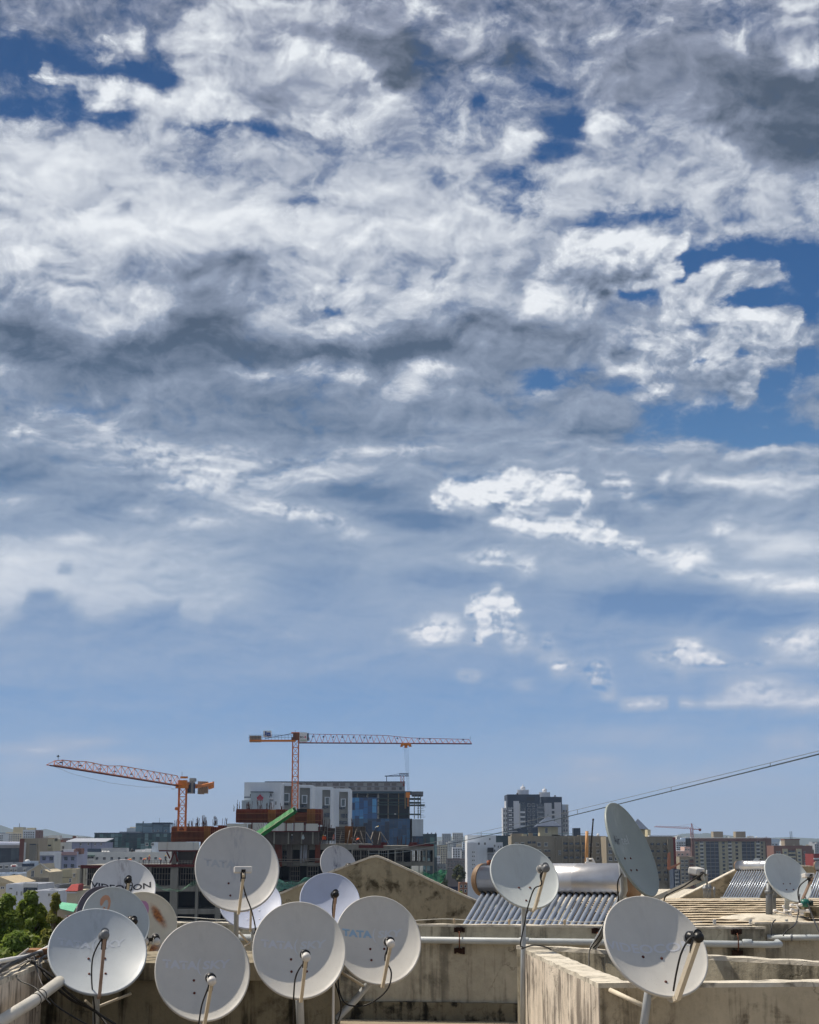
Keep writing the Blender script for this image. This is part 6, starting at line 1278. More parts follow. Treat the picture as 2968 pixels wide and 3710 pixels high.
for a in (('worker in an orange vest standing alone left of a close pair on the main deck', 1142, 3057, 341, 'stand', 0, 0), ('worker in an orange vest, left one of the close pair on the main deck', 1171, 3058, 341, 'stand', 0, 0, .5), ('worker in an orange vest, right one of the close pair on the main deck', 1178, 3058, 341.5, 'stand', 0, 1, -.4),
          ('worker in an orange vest crouching by the ochre formwork on the main deck', 1293, 3058, 341, 'bend', 0, 2, 1), ('worker in dark clothes and a pale helmet standing where the core meets the main deck', 1058, 3056, 340, 'stand', 1, 1), ('worker in a pale shirt with a white helmet in front of the core wall', 1098, 3057, 340, 'stand', 2, 1),
          ('worker in dark clothes under the green chute', 1035, 3050, 341, 'stand', 1, 0, 1), ('worker bending low on the red edge beam, leftmost of the stooping ones', 519, 3131, 338, 'bend', 0, 0), ('worker in a pink shirt rising from the red edge beam', 541, 3131, 338.5, 'stand', 3, 0, .6), ('worker bending near the diagonal braces', 583, 3131, 338, 'bend', 3, 2, 2.4),
          ('worker in a dark top standing by the leftmost diagonal brace', 600, 3131, 338.5, 'stand', 1, 0), ('worker up on the dark stair core', 1361, 3014, 347, 'bend', 2, 0), ('worker in an orange vest seen just over the white lettered dish', 462, 3133, 338, 'bend', 0, 0), ('worker in a yellow helmet right of the stooping one over the white lettered dish', 470, 3133, 339, 'bend', 0, 0, 1.5), ('worker in pink standing by the grey shuttering', 1209, 3057, 341, 'stand', 3, 2)): person(*a)

# --- hotel like white building with the red crown emblem
def emb(th, pts, D, mat, th_=.15, name='emblem'):
    f = [P(x, y, D) for x, y in pts]; return th.part(name, MB().prism(f, (0, th_, 0)), mat, world=True)
b = Bld('bright white building with a red crown emblem on a grey sign block', 886, 1017, 2834, 620, 34, B_crown, name='office_building', parapet=0); Hc = b
b.box('sign_block', 913, 980, 2868.5, 2945, W('sign_grey', (168,178,184), streak=.1), -3.4); b.box('sign_top', 912, 992, 2868, 2870.5, B_dgrey, -3.6); b.box('grey_block', 880, 913, 2899, 2945, W('sign_grey', (168,178,184)), -2.6); b.box('ledge', 886, 913, 2886, 2889, B_dgrey, -.5)
b.grid([910], [2885], 5, 9, hood=False); b.grid([983.5], [2885], 4, 9, hood=False); b.grid([986], [2921], 5, 17, hood=False); b.grid([1001], [2914], 4, 11, hood=False); b.box('small_box', 980, 992, 2889, 2896, B_white, -3.0); b.box('small_box', 984, 994, 2904, 2946, B_white, -2.8, -.2)
Dm = 620-3.62; cr = pmat('crown_red', C_(186,26,62), .5, var=.03)
k = lambda x, y: (850+x/3.45, 2750+y/3.45)
emb(Hc.t, [k(288,516),(k(352,516)),(k(354,507)),(k(286,507))], Dm, cr)
emb(Hc.t, [k(286,503),k(279,478),k(290,470),k(296,482),k(300,503)], Dm, cr); emb(Hc.t, [k(354,503),k(361,478),k(350,470),k(344,482),k(340,503)], Dm, cr)
emb(Hc.t, [k(304,503),k(296,466),k(306,460),k(312,503)], Dm, cr); emb(Hc.t, [k(336,503),k(344,466),k(334,460),k(328,503)], Dm, cr); emb(Hc.t, [k(316,503),k(313,462),k(320,456),k(327,462),k(324,503)], Dm, cr)
emb(Hc.t, [k(294,468),k(306,455),k(320,450),k(334,455),k(346,468),k(340,470),k(320,457),k(300,470)], Dm-.1, cr); emb(Hc.t, [k(318,450),k(318,434),k(322,434),k(322,450)], Dm, cr); emb(Hc.t, [k(314,444),k(314,440),k(326,440),k(326,444)], Dm-.1, cr)
def portal(label, x0, x1, y0, y1, D, xs0, xs1, ys0, wx0, wx1, wy0, wy1, x0b=None, extra=(), yb=3060, ydrop=4):
    """white slab frame with a tall recess and a boxed square window"""
    b = Bld(label, x0, x1, y0, D, 26, B_crown, name='white_bay', parapet=0)
    # the frame stands proud: side piers and head beam
    b.box('frame_pier', x0, xs0, y0+1, yb, B_crown, -2.4, -.02); b.box('frame_pier', xs1, x1, y0+1, yb, B_crown, -2.4, -.02); b.box('frame_head', xs0, xs1, y0+1, ys0, B_crown, -2.4, -.02)
    b.t.part('recess_back', MB().box(b.X(xs0), b.X(xs1), -.12, -.021, b.Z(yb), b.Z(ys0)), W('recess_grey', (160,158,152), streak=.1))
    w2 = (wx1-wx0); mb = MB(); e = 3
    for (a_, c_, d_, f_) in ((wx0, wx0+e, wy0, wy1), (wx1-e, wx1, wy0, wy1), (wx0+e, wx1-e, wy0, wy0+e), (wx0+e, wx1-e, wy1-e, wy1)): mb.box(b.X(a_), b.X(c_), -1.6, -.125, b.Z(f_), b.Z(d_))
    wf = b.t.part('window', mb, B_crown); b.t.part('pane', MB().box(b.X(wx0+e), b.X(wx1-e), -.6, -.125, b.Z(wy1-e), b.Z(wy0+e)), pmat('pane_greyblue', C_(120,132,134), .2), parent=wf)
    for (a_, c_, d_, f_) in extra: b.t.part('balcony_opening', MB().box(b.X(a_), b.X(c_), -.5, -.125, b.Z(f_), b.Z(d_)), M_win)
    return b
portal('white portal bay with a boxed window, first right of the crown sign', 1012, 1073, 2836, 2945, 640, 1019, 1062, 2848, 1028, 1051, 2873, 2906, extra=((1018,1047,2906,2916),))
portal('white portal bay with a boxed window, second, right behind the crane mast', 1078, 1132, 2844, 2945, 665, 1088, 1125, 2855, 1095, 1115, 2880, 2911, extra=((1087,1112,2913,2924),))
portal('white portal bay with a boxed window, third, stepped down', 1133, 1204, 2851, 3060, 690, 1169, 1198, 2862, 1178, 1196, 2887, 2917, extra=((1169,1190,2918,2927),(1176,1196,2944,2958)))
portal('white portal bay with a boxed window, fourth, next to the blue glass', 1205, 1269, 2857, 3060, 715, 1230, 1262, 2869, 1236, 1254, 2893, 2922, extra=((1230,1252,2922,2931),(1237,1251,2947,2961),(1254,1262,2947,2961),(1231,1262,2972,2984)))
b = Bld('long grey office slab with two rows of brown panels, behind the white bays', 975, 1467, 2833, 960, 30, W('wall_greybeige', (154,152,152)), name='office_building', parapet=0)
b.box('roof_edge', 960, 1468, 2831, 2834, B_dgrey, -.4, 30)
M_pan = pmat('panel_brown', C_(112,104,102), .6, 0, .2, .2)
for i in range(15):
    x = 985+i*31; 
    for (y, w_) in ((2837, (14,22,18)[i % 3]), (2852, (18,12,16)[i % 3])): b.box('wall_panel', x+(i % 2)*4, x+(i % 2)*4+w_, y, y+10, M_pan, -.15)
for x in (1264, 1447): b.box('dark_opening', x, x+9, 2852, 2861, M_win, -.2)
b.box('red_banner', 1460, 1466, 2838, 2848, B_red, -.3); b.box('wall_groove', 1262, 1466, 2849.4, 2850.6, B_dgrey, -.06)
# --- blue glass building with an open frame
b = Bld('blue glass office building with an unfinished open frame at its top right', 1269, 1490, 2966, 800, 30, G_navy, name='office_building', parapet=0); Gb = b
b.t.part('glass_upper', MB().box(b.X(1269), b.X(1367), 0, 28, b.H+.02, b.Z(2891)), G_blue)
b.box('roof_slab', 1269, 1492, 2868, 2876, W('slab_bluegrey', (52,74,88)), -.5, 30); b.box('roof_slab', 1492, 1534, 2869, 2882, W('slab_grey', (96,98,104)), -.3, 30)
b.box('core_wall', 1372, 1484, 2878, 2966, pmat('core_navy', (.014,.022,.045), .6), 9, 12); b.box('core_wall', 1270, 1366, 2877, 2891, pmat('core_navy', (.014,.022,.045), .6), 9, 12)
for y in (2892, 2906, 2915, 2948): b.box('floor_slab', 1368, 1524 if y != 2915 else 1540, y, y+3, W('slab_green', (48,72,74)), -.3, 26)
for x in (1293, 1331, 1369, 1405, 1443, 1482, 1500, 1514, 1523): b.box('column', x, x+3, 2876, 2966 if x > 1367 else 2891, B_bcon if x != 1443 else W('col_tan', (120,104,76)), 0, 1.2)
b.box('hoist_mast', 1466, 1472, 2874, 2930, W('col_tan', (120,104,76)), -1.5, -.6)
for y in (2899, 2909, 2918, 2924, 2930, 2936, 2942, 2953, 2960): b.box('scaffold_ledger', 1512, 1530+rnd.uniform(2,14), y, y+1.1, W('slab_green', (48,72,74)), -1.2, -.9)
b.box('white_panel', 1493, 1534, 2968, 3040, W('panel_white', (186,194,200), streak=.4), -.3, 28); b.box('dark_joint', 1487, 1493, 2966, 3060, M_void, -.4, 20); b.box('panel_base', 1494, 1534, 3028, 3070, G_navy, -.5, -.31)
b.box('white_tag', 1429, 1435, 2948, 2951, B_white, -.5, -.31); b.box('lit_gap', 1326, 1328, 2881, 2887, B_white, 8.7, 8.9)
b = Bld('green netted low block at the right foot of the blue glass building', 1533, 1583, 3021, 790, 16, G_green, name='building', parapet=0); [b.box('corner_post', x, x+4, 3017, 3024, B_dgrey, -.3, 2) for x in (1548,1562,1577)]

# --- cranes
M_cry = pmat('crane_orange', C_(214,128,52), .5, 0, .12, .6); M_crr = pmat('crane_red_orange', C_(206,116,60), .5, 0, .12, .6); M_crg = pmat('crane_grey', C_(150,152,150), .6, 0, .15, .6); M_crb = pmat('crane_blue', C_(70,84,110), .5); M_crw = pmat('crane_white', C_(226,228,226), .5); M_crp = pmat('crane_pink', C_(176,104,102), .5)
M_cw = pmat('counterweight', C_(158,146,130), .9, 0, .2, .5)
def lat_mast(th, c, w, z0, z1, mat, bar=.16, st=None, name='mast'):
    mb = MB(); h = w/2; st = st or w*1.15; n = max(1, int((z1-z0)/st)); st = (z1-z0)/n
    cs = [Vector((c.x+i*h, c.y+j*h, 0)) for i, j in ((-1,-1),(1,-1),(1,1),(-1,1))]
    for q in cs: mb.bar(q+Vector((0,0,z0)), q+Vector((0,0,z1)), bar*1.25)
    for k in range(n):
        a = z0+k*st
        for i in range(4):
            p, q = cs[i], cs[(i+1)%4]; mb.bar(p+Vector((0,0,a)), q+Vector((0,0,a)), bar*.7)
            if k % 2: p, q = q, p
            mb.bar(p+Vector((0,0,a)), q+Vector((0,0,a+st)), bar*.7)
    return th.part(name, mb, mat, world=True)
def lat_jib(th, a, b, h0, h1, w, n, mat, bar=.12, name='jib', kinks=None, topmat=None):
    a, b = Vector(a), Vector(b); d = (b-a); s = Vector((d.y, -d.x, 0)).normalized()*w/2; mb = MB(); ht = lambda t: (np.interp(t, [k[0] for k in kinks], [k[1] for k in kinks]) if kinks else h0+(h1-h0)*t)
    T = []
    for i in range(n+1):
        p = a+d*(i/n); T.append(p)
    for sg in (-1, 1): mb.bar(T[0]+s*sg, T[-1]+s*sg, bar*1.3)
    tops = [p+Vector((0,0,float(ht(i/n)))) for i, p in enumerate(T)]
    for i in range(n):
        m = (T[i]+T[i+1])/2+Vector((0,0,float(ht((i+.5)/n)))); 
        for sg in (-1, 1): mb.bar(T[i]+s*sg, m, bar*.75); mb.bar(T[i+1]+s*sg, m, bar*.75)
        mb.bar(T[i]-s, T[i]+s, bar*.6)
        if i: mb.bar(prev, m, bar*1.2)
        prev = m
    return th.part(name, mb, mat, world=True)
# middle crane
D = 372.0; c = P(1071.5, 2700, D); zt = P(1071, 2682, D).z
t = Thing('tower_crane', 'tall orange tower crane with its long jib reaching right over the blue glass building', 'tower crane', (c.x, D, -1))
lat_mast(t, Vector((c.x, D, 0)), 1.35, P(1071, 2945, D).z, zt, M_crr, .15)
t.part('slewing_unit', MB().box(c.x-.9, c.x+.9, D-.9, D+.9, zt, zt+.7).box(c.x-.6, c.x+1.3, D-.7, D+.7, zt+.7, P(1071,2656,D).z), pmat('slew_brown', C_(110,72,56), .7), world=True)
t.part('mast_head', MB().box(c.x-1.0, c.x+1.0, D-.5, D+.5, P(1071,2658,D).z, P(1071,2653,D).z), M_crr, world=True)
a = P(1084, 2690.5, D); e = P(1709, 2694, D+2)
lat_jib(t, a, e, 2, .8, 1.4, 30, M_crp, .085, kinks=[(0,2.0),(.42,1.8),(.5,1.75),(.65,1.2),(1,.95)])
t.part('jib_chord', MB().bar(a+Vector((0,0,-.12)), e+Vector((0,0,-.12)), .16), M_crb, world=True)
t.part('counter_jib', MB().box(P(905,2687,D).x, c.x, D-.9, D+.9, P(905,2687,D).z, P(905,2681,D).z), M_cry, world=True)
mb = MB()
for i in range(15): x = P(903,2680,D).x+i*.75; mb.box(x, x+.06, D-.95, D-.9, P(903,2681,D).z, P(903,2664,D).z)
mb.box(P(903,2680,D).x, P(1062,2680,D).x, D-.96, D-.91, P(903,2664.5,D).z, P(903,2663.5,D).z); mb.box(P(903,2680,D).x, P(1062,2680,D).x, D-.96, D-.91, P(903,2672.5,D).z, P(903,2671.5,D).z)
t.part('handrail', mb, M_crb, world=True); t.part('tie_bar', MB().bar(P(960,2676,D), P(1062,2657,D), .12), M_crb, world=True)
for i in range(6): x0 = 905+i*7; t.part('counterweight', MB().box(P(x0,2690,D).x, P(x0+6.4,2690,D).x, D-.7, D+.7, P(x0,2689,D).z, P(x0,2666,D).z), M_cw, world=True)
eb = t.part('electrical_cabinet', MB().box(P(955,2670,D).x, P(983,2670,D).x, D-.8, D+.8, P(955,2669,D).z, P(955,2648,D).z), M_crw, world=True)
Db = D-.86; kk = lambda x, y: (850+x/1.917, 2600+y/1.917)
for pts in ([kk(212,95),kk(222,95),kk(222,122),kk(212,122)], [kk(224,104),kk(250,104),kk(250,114),kk(224,114)], [kk(224,116),kk(236,116),kk(236,128),kk(224,128)], [kk(240,116),kk(251,116),kk(251,128),kk(240,128)]): MB().prism([P(x,y,Db) for x, y in pts], (0,.04,0)).build('printed_square', pmat('logo_blue', C_(40,74,150), .5), eb, origin=t.loc)
cb = t.part('driver_cab', MB().box(P(1087,2690,D).x, P(1114,2690,D).x, D-1.6, D+.2, P(1087,2688,D).z, P(1087,2655,D).z), M_crw, world=True)
MB().box(P(1112.5,2660,D).x, P(1120,2660,D).x, D-1.5, D+.1, P(1112,2684,D).z, P(1112,2658,D).z).build('cab_window', M_winb, cb, origin=t.loc); MB().box(P(1089,2690,D).x, P(1112,2690,D).x, D-1.63, D-1.605, P(1087,2684,D).z, P(1087,2682,D).z).build('green_stripe', M_green, cb, origin=t.loc)
for txt, x, col in (('EC-', 1095, (30,30,34)), ('B', 1107, (200,60,90))):
    me = text_mesh(txt, .62, bold=.015, xscale=1.1); me.materials.append(pmat('sign_'+txt.strip('-'), C_(*col), .5)); o = bpy.data.objects.new('lettering', me); COL.objects.link(o); o.parent = cb; o.rotation_euler = (R(90), 0, 0); o.location = P(x, 2671, D-1.66)-t.loc
tx = P(1471, 2697, D+1.2)
t.part('trolley', MB().box(tx.x-1.2, tx.x+1.2, D+.4, D+2.0, tx.z-.25, tx.z+.25).box(tx.x-.35, tx.x+.35, D+.9, D+1.5, tx.z-.8, tx.z-.25).box(tx.x-1.3, tx.x-.7, D+.9, D+1.5, tx.z-.55, tx.z-.25).box(tx.x+.7, tx.x+1.3, D+.9, D+1.5, tx.z-.55, tx.z-.25), M_cry, world=True)
for dx in (-.4, -.1, .2, .5): t.part('hoist_rope', MB().bar(Vector((tx.x+dx, D+1.2, tx.z-.5)), Vector((tx.x+.55+dx*.5, D+1.2, P(1471,2872,D).z)), .035), M_crb, world=True)
h = P(1470, 2880, D+1.2); t.part('hook_block', MB().box(h.x+.1, h.x+1.0, D+.9, D+1.5, h.z-.6, h.z+.6).box(h.x+.45, h.x+.65, D+1.1, D+1.3, h.z-2.6, h.z-.6), M_cry, world=True)
for x in (1134,1172,1208,1240,1281,1320,1341,1440,1520,1558,1678): q = P(x, 2668+(x-1100)*.02, D); t.part('walkway_lamp', MB().box(q.x-.15, q.x+.15, D-.2, D+.2, q.z-.18, q.z+.18), M_crb, world=True)
t.part('lightning_rod', MB().bar(P(1070,2653,D), P(1070,2646,D), .08), M_crb, world=True); t.part('lightning_rod', MB().bar(P(1704,2680,D), P(1704,2669,D), .07), M_crb, world=True)
# left crane
D = 330.0; c = P(663, 2850, D); zt = P(663, 2856, D).z
t = Thing('tower_crane', 'lower orange tower crane at the left with its jib pointing left towards the viewer', 'tower crane', (c.x, D, 0))
lat_mast(t, Vector((c.x, D, 0)), 1.45, P(663, 3010, D).z, zt, M_crr, .17)
t.part('slewing_unit', MB().box(c.x-1.35, c.x+1.0, D-1, D+1, zt, zt+.9).box(c.x-.9, c.x+.8, D-.8, D+.8, zt+.9, zt+1.6), M_cry, world=True)
a = P(652, 2847, D); e = P(182, 2771, 272)
lat_jib(t, a, e, 2, .8, 1.3, 19, M_crr, .10, kinks=[(0,1.9),(.5,1.9),(.62,1.4),(.75,1.6),(.9,1.1),(.95,1.2),(1,.3)])
t.part('jib_chord', MB().bar(a+Vector((0,0,-.1)), e+Vector((0,0,-.1)), .2), M_beam, world=True)
dj = (a-e); dj.z = 0; dj.normalize(); q0 = Vector((c.x, D, zt+.9)); sd_ = Vector((dj.y, -dj.x, 0))
cj = q0+dj*13; t.part('counter_jib', MB().obox((q0+cj)/2, dj*6.5, sd_*.6, Vector((0,0,.14))), M_cry, world=True)
ex = P(745, 2850, 344)
for i in range(5): q = P(722+i*7, 2853, 343+i*.4); t.part('counterweight', MB().box(q.x-.19, q.x+.19, q.y-1.0, q.y+1.0, P(720,2877-(i > 2)*3,343).z, P(720,2831,343).z), M_cw, world=True)
t.part('end_plate', MB().prism([P(754,2842,346),P(773,2831,347),P(773,2854,347),P(756,2860,346)], (.1,.8,0)), M_cry, world=True); t.part('side_beam', MB().bar(P(710,2852,337), P(772,2838,345), .5), M_cry, world=True)
cb = t.part('driver_cab', MB().box(P(683,2870,334).x, P(705,2870,334).x, 332, 334.5, P(690,2875,334).z, P(690,2833,334).z), M_crg, world=True)
MB().box(P(684,2870,334).x, P(697,2870,334).x, 331.9, 331.98, P(690,2872,334).z, P(690,2838,334).z).build('cab_window', M_winb, cb, origin=t.loc); t.part('winch_unit', MB().box(P(690,2830,335).x, P(711,2830,335).x, 333.5, 335.5, P(690,2832,335).z, P(690,2820,335).z), M_crg, world=True)
t.part('stairs', MB().box(P(706,2850,334).x, P(712,2850,334).x, 332, 332.2, P(690,2876,334).z, P(690,2838,334).z), M_crb, world=True)
t.part('mast_head', MB().box(P(655,2818,D).x, P(680,2818,D).x, D-.6, D+.6, P(655,2820,D).z, P(655,2813,D).z), M_cry, world=True)
for x, y in ((642,2855),(629,2858)): t.part('hanging_platform', MB().box(P(x-7,y,D).x, P(x+3,y,D).x, D-.5, D+.5, P(x,y+1,D).z, P(x,y,D).z), M_crb, world=True)
t.part('pendant_cable', MB().tube([e, P(260,2803,282), P(400,2837,300), P(520,2852,316), P(620,2851,327)], .025, 5), M_crg, world=True)
for f_ in (.09,.2,.3,.42,.55,.66,.8,.93): q = a.lerp(e, f_)+Vector((0,0,.7)); t.part('walkway_lamp', MB().box(q.x-.25, q.x+.25, q.y-.2, q.y+.2, q.z-.1, q.z+.1), M_crb, world=True)
t.part('banner', MB().box(P(484,2783,309).x, P(491,2783,309).x, 308.9, 309, P(484,2787,309).z, P(484,2782,309).z), M_crw, world=True); t.part('winch_drum', MB().lathe([(.35,-.25),(.35,.25)], P(640,2930,D-1), (0,1,0), 12), M_crr, world=True)
t.part('lightning_rod', MB().bar(P(660,2815,D), P(660,2797,D), .07), M_crb, world=True); t.part('lightning_rod', MB().bar(P(211,2755,275), P(211,2742,275), .06), M_crb, world=True)
tag(MB().lathe([(.01,-.25),(.12,-.12),(.16,0),(.12,.12),(.01,.25)], P(211,2740,275), (0,0,1), 8).box(P(211,2740,275).x-.3, P(211,2740,275).x+.3, 274.9, 275.1, P(211,2740,275).z-.03, P(211,2740,275).z+.03).build('bird', pmat('bird_black', (.015,.015,.015), .8)), 'small dark bird perched above the tip of the left crane jib', 'bird')
# small crane on the grey slab
D = 955; c = P(1458, 2830, D); t = Thing('tower_crane', 'small grey crane on the roof end of the long grey office slab', 'tower crane', (c.x, D, c.z))
lat_mast(t, Vector((c.x,D,0)), 1.8, P(1458,2834,D).z, P(1458,2812,D).z, M_crp, .3); t.part('jib', MB().bar(P(1394,2812,D), P(1450,2811,D), .6), M_crb, world=True)
lat_jib(t, P(1446,2812,D), P(1481,2812,D), 1.6, 1.6, 1, 6, M_crb, .25, name='counter_jib'); t.part('tie_bar', MB().bar(P(1410,2810,D), P(1455,2802,D), .2).bar(P(1446,2803,D), P(1481,2802,D), .3), M_crb, world=True); t.part('support_post', MB().bar(P(1401,2812,D), P(1401,2833,D), .4), M_crb, world=True)
# red crane far right
D = 1500; c = P(2508, 3040, D); t = Thing('tower_crane', 'distant red crane above the roofs at the right, jib pointing left', 'tower crane', (c.x, D, ZG))
lat_mast(t, Vector((c.x,D,0)), 2.0, P(2508,3060,D).z, P(2508,2998,D).z, M_crp, .35); t.part('mast_head', MB().bar(P(2505,2998,D), P(2506,2983,D), .6).bar(P(2511,2998,D), P(2506,2983,D), .5), M_crp, world=True)
lat_jib(t, P(2500,3003,D), P(2371,2996,D), 1.6, .8, 1.6, 14, M_crp, .22); t.part('counter_jib', MB().bar(P(2512,3004,D), P(2541,3005,D), .8), M_crp, world=True); t.part('counterweight', MB().box(P(2532,3000,D).x, P(2540,3000,D).x, D-1, D+1, P(2532,3011,D).z, P(2532,3002,D).z), B_red, world=True)
t.part('tie_bar', MB().bar(P(2506,2984,D), P(2440,2998,D), .12).bar(P(2506,2984,D), P(2536,3003,D), .12), M_crp, world=True)

# --- overhead cable pair
u0, u1 = P(3080, 2693, 26), P(1330, 3082, 335); l0, l1 = P(3080, 2704, 26), P(1330, 3090, 335)
t = Thing('overhead_cable', 'pair of black aerial cables with small spacers rising to the right edge', 'aerial cable', l0)
def sag(a, b, s, n=60):
    # equal steps on the photo side so that the far end stays smooth
    return [a.lerp(b, f)+Vector((0,0,-s*4*f*(1-f))) for f in [(i/n)**2.2 for i in range(n+1)]]
ul, ll = sag(u0, u1, .55), sag(l0, l1, .75)
r_ = lambda pts, k: [k*max(1.0, (p.y/40)**.55) for p in pts]
t.part('messenger_wire', MB().tube(ul, r_(ul, .006), 5), M_duct, world=True); t.part('main_cable', MB().tube(ll, r_(ll, .013), 6), pmat('cable_dark', C_(44,62,74), .6), world=True)
def atpx(pts, px):
    for p, q in zip(pts, pts[1:]):
        a = CX+F*p.x/(p.y*cp+p.z*sp); b = CX+F*q.x/(q.y*cp+q.z*sp)
        if b <= px <= a: return p.lerp(q, (a-px)/(a-b))
    return pts[0]
for px in (2791, 2433, 2093, 1744): p, q = atpx(ul, px), atpx(ll, px); t.part('spacer', MB().bar(p, q, .012*max(1, (p.y/40)**.6)), M_duct, world=True)

# --- trees
def leafmat(name, col, tr=.3):
    if name in MC: return MC[name]
    m = bpy.data.materials.new(name); m.use_nodes = True; t = NT(m.node_tree); p = t.n['Principled BSDF']
    ob = t.node('ShaderNodeTexCoord').outputs['Object']; n = t.noise(ob, .5, 3, .6); g = t.node('ShaderNodeNewGeometry').outputs['Random Per Island']
    c = t.mix(g, tuple(x*.6 for x in col)+(1,), tuple(min(1,x*1.5) for x in col)+(1,)); c = t.mix(t.mr(n,.35,.65), c, (col[0]*1.7, col[1]*1.25, col[2]*.8, 1))
    t.put(p.inputs['Base Color'], c); p.inputs['Roughness'].default_value = .55; p.inputs['Specular IOR Level'].default_value = .3
    tl = t.node('ShaderNodeBsdfTranslucent'); t.put(tl.inputs[0], c); ms = t.node('ShaderNodeMixShader'); ms.inputs[0].default_value = tr
    t.l.new(p.outputs[0], ms.inputs[1]); t.l.new(tl.outputs[0], ms.inputs[2]); t.l.new(ms.outputs[0], t.n['Material Output'].inputs[0]); MC[name] = m; return m
M_bark = pmat('bark', C_(112,98,78), .9, 0, .3, 3, bump=.4)
def tree(label, cx, ytop, D, wpx, hpx, lm, nleaf=9000, leaf=.10, seed=1, zb=ZG, tr=.14, lumps=26, group=None, shape=1.0):
    r = random.Random(seed); top = P(cx, ytop, D); w = (P(cx+wpx/2, ytop, D)-top).x; hh = (P(cx, ytop, D)-P(cx, ytop+hpx, D)).z
    cz = top.z-hh/2; t = Thing('tree', label, 'tree', (top.x, D, zb), 0, group)
    tips = []
    for i in range(lumps):
        while True:
            x, y, z = r.uniform(-1,1), r.uniform(-1,1), r.uniform(-1,1)
            if x*x+y*y+z*z < 1: break
        k = 1-.35*max(0, z)**shape; tips.append((Vector((top.x+x*w*.8*k, D+y*w*.8*k, cz+z*hh*.46)), r.uniform(.20,.40)*w*(26/lumps)**.34))
    tips.append((Vector((top.x, D, top.z-.25*w)), .25*w))
    mb = MB(); base = Vector((top.x, D, zb)); fork = Vector((top.x+r.uniform(-.2,.2), D, cz-hh*.55))
    mb.tube([base, base.lerp(fork, .5)+Vector((.1,0,0)), fork, Vector((top.x, D, cz)), Vector((top.x, D, top.z-hh*.15))], [tr*1.8, tr*1.3, tr, tr*.5, tr*.15], 8)
    for (p, s) in tips:
        q = fork.lerp(Vector((top.x, D, cz)), r.random()); mb.tube([q, q.lerp(p, .55)+Vector((0,0,-.1*hh*r.random())), p], [tr*.35, tr*.2, tr*.06], 5)
    t.part('trunk', mb, M_bark, world=True)
    vs, fs = [], []
    for i in range(nleaf):
        p, s = tips[r.randrange(len(tips))]
        d = Vector((r.gauss(0,1), r.gauss(0,1), r.gauss(0,1))).normalized()*(s*(r.random()**.45)*r.uniform(.75,1.25)); c = p+d
        n = (d.normalized()+Vector((r.gauss(0,.6), r.gauss(0,.6), r.gauss(0,.6)+.4))).normalized(); u = n.orthogonal().normalized(); u = Matrix.Rotation(r.uniform(0,6.28), 3, n) @ u; v = n.cross(u)
        l = leaf*r.uniform(.6,1.4); b = len(vs); vs += [c-u*l, c-v*l*.45, c+u*l, c+v*l*.45]; fs.append((b,b+1,b+2,b+3))
    mb = MB(); mb.add(vs, fs); me = bpy.data.meshes.new('crown'); me.from_pydata(vs, [], fs); me.materials.append(lm); o = bpy.data.objects.new('crown', me); o.data.transform(Matrix.Translation(-t.loc)); COL.objects.link(o); o.parent = t.o
    return t
LF = leafmat('leaf_green', (.145,.225,.05), .5); LD = leafmat('leaf_olive', (.16,.19,.05), .45); LM = leafmat('leaf_far', (.06,.08,.03), .15)
gtr = 'trees below the roof edge at the left'
tree('bushy bright green tree at the left edge', 22, 3250, 62, 165, 280, LF, 44000, .13, 2, group=gtr, lumps=75)
tree('broad bright green tree, middle of the left group, the tallest rounded crown', 112, 3230, 66, 165, 300, LF, 48000, .13, 3, group=gtr, lumps=80)
tree('slender olive green tree on the right side of the left group', 203, 3238, 60, 84, 280, LD, 17000, .09, 4, group=gtr, shape=.4, lumps=50)
tree('lower green tree filling the gap beneath the tall rounded crown', 70, 3370, 58, 240, 210, LF, 34000, .12, 5, group=gtr, lumps=70)
tree('low olive shrubby tree beside the brick pier', 170, 3390, 56, 120, 180, LD, 12000, .10, 6, group=gtr, lumps=40)
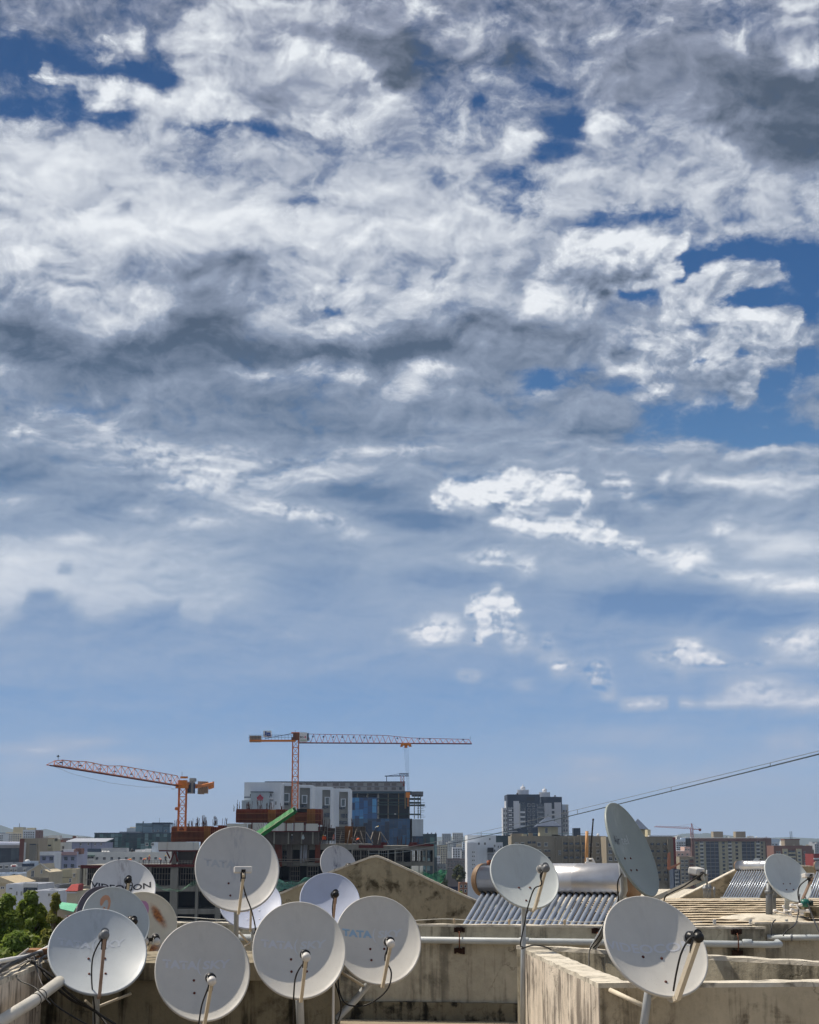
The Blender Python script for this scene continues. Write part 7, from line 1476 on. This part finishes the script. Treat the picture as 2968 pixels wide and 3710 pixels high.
gt2 = 'street trees in the gap beyond the gable wall'
tree('dusty olive street tree, largest in the gap beside the white slab building', 1664, 3134, 600, 46, 70, LM, 3500, .5, 11, tr=.3, group=gt2)
tree('green street tree standing low in the gap next to the billboard', 1606, 3168, 560, 40, 60, LM, 2500, .45, 12, tr=.3, group=gt2)
tree('small green bush tree under the ochre house', 1672, 3232, 480, 40, 40, LF, 1800, .4, 13, tr=.25, group=gt2)
tree('dark green tree between the pale houses at the left', 52, 3168, 400, 34, 40, LM, 1800, .35, 14, tr=.25)
# --- hazy filler blocks of the far skyline
r5 = random.Random(21); gfar = 'hazy blocks of the far skyline'
for x, y in ((-20,3036),(12,3040),(150,3030),(176,3034),(262,3036),(304,3038),(322,3041),(1588,3048),(1618,3052),(1634,3046),(1656,3060),(1684,3044),(1580,3082),(1604,3090),(1650,3092),(1676,3100),(2452,3030),(2478,3034),(2494,3052),(2796,3050),(2828,3056),(2838,3047),(2952,3056),(2962,3068),(2930,3060),(2944,3050)):
    w_ = r5.uniform(14, 26); b = Bld('pale hazy mid rise block among the far roofs', x, x+w_, y, r5.uniform(1700, 2500), 18, [B_white2, B_cream, B_pale, B_grey, B_white, B_tan][r5.randrange(6)], name='apartment_block', group=gfar)
    n_ = int(w_/6); b.grid([x+w_*(i+.5)/n_ for i in range(n_)], ar(y+8, y+30, 7), 3.4, 3.2, hood=False, mull=0)
    if r5.random() < .6: b.roofbox('roof_room', x+w_*.3, x+w_*.6, y-3, B_white2)
# --- air
hz = MB().box(-5200, 5200, -500, 10600, ZG-3, 235)
hm = bpy.data.materials.new('haze'); hm.use_nodes = True; t = NT(hm.node_tree); t.n.remove(t.n['Principled BSDF'])
pv = t.node('ShaderNodeVolumePrincipled'); pv.inputs['Color'].default_value = (.55,.71,.95,1); pv.inputs['Density'].default_value = 7.5e-5; pv.inputs['Anisotropy'].default_value = .0
t.l.new(pv.outputs[0], t.n['Material Output'].inputs['Volume'])
o = tag(hz.build('haze', hm), kind='stuff')
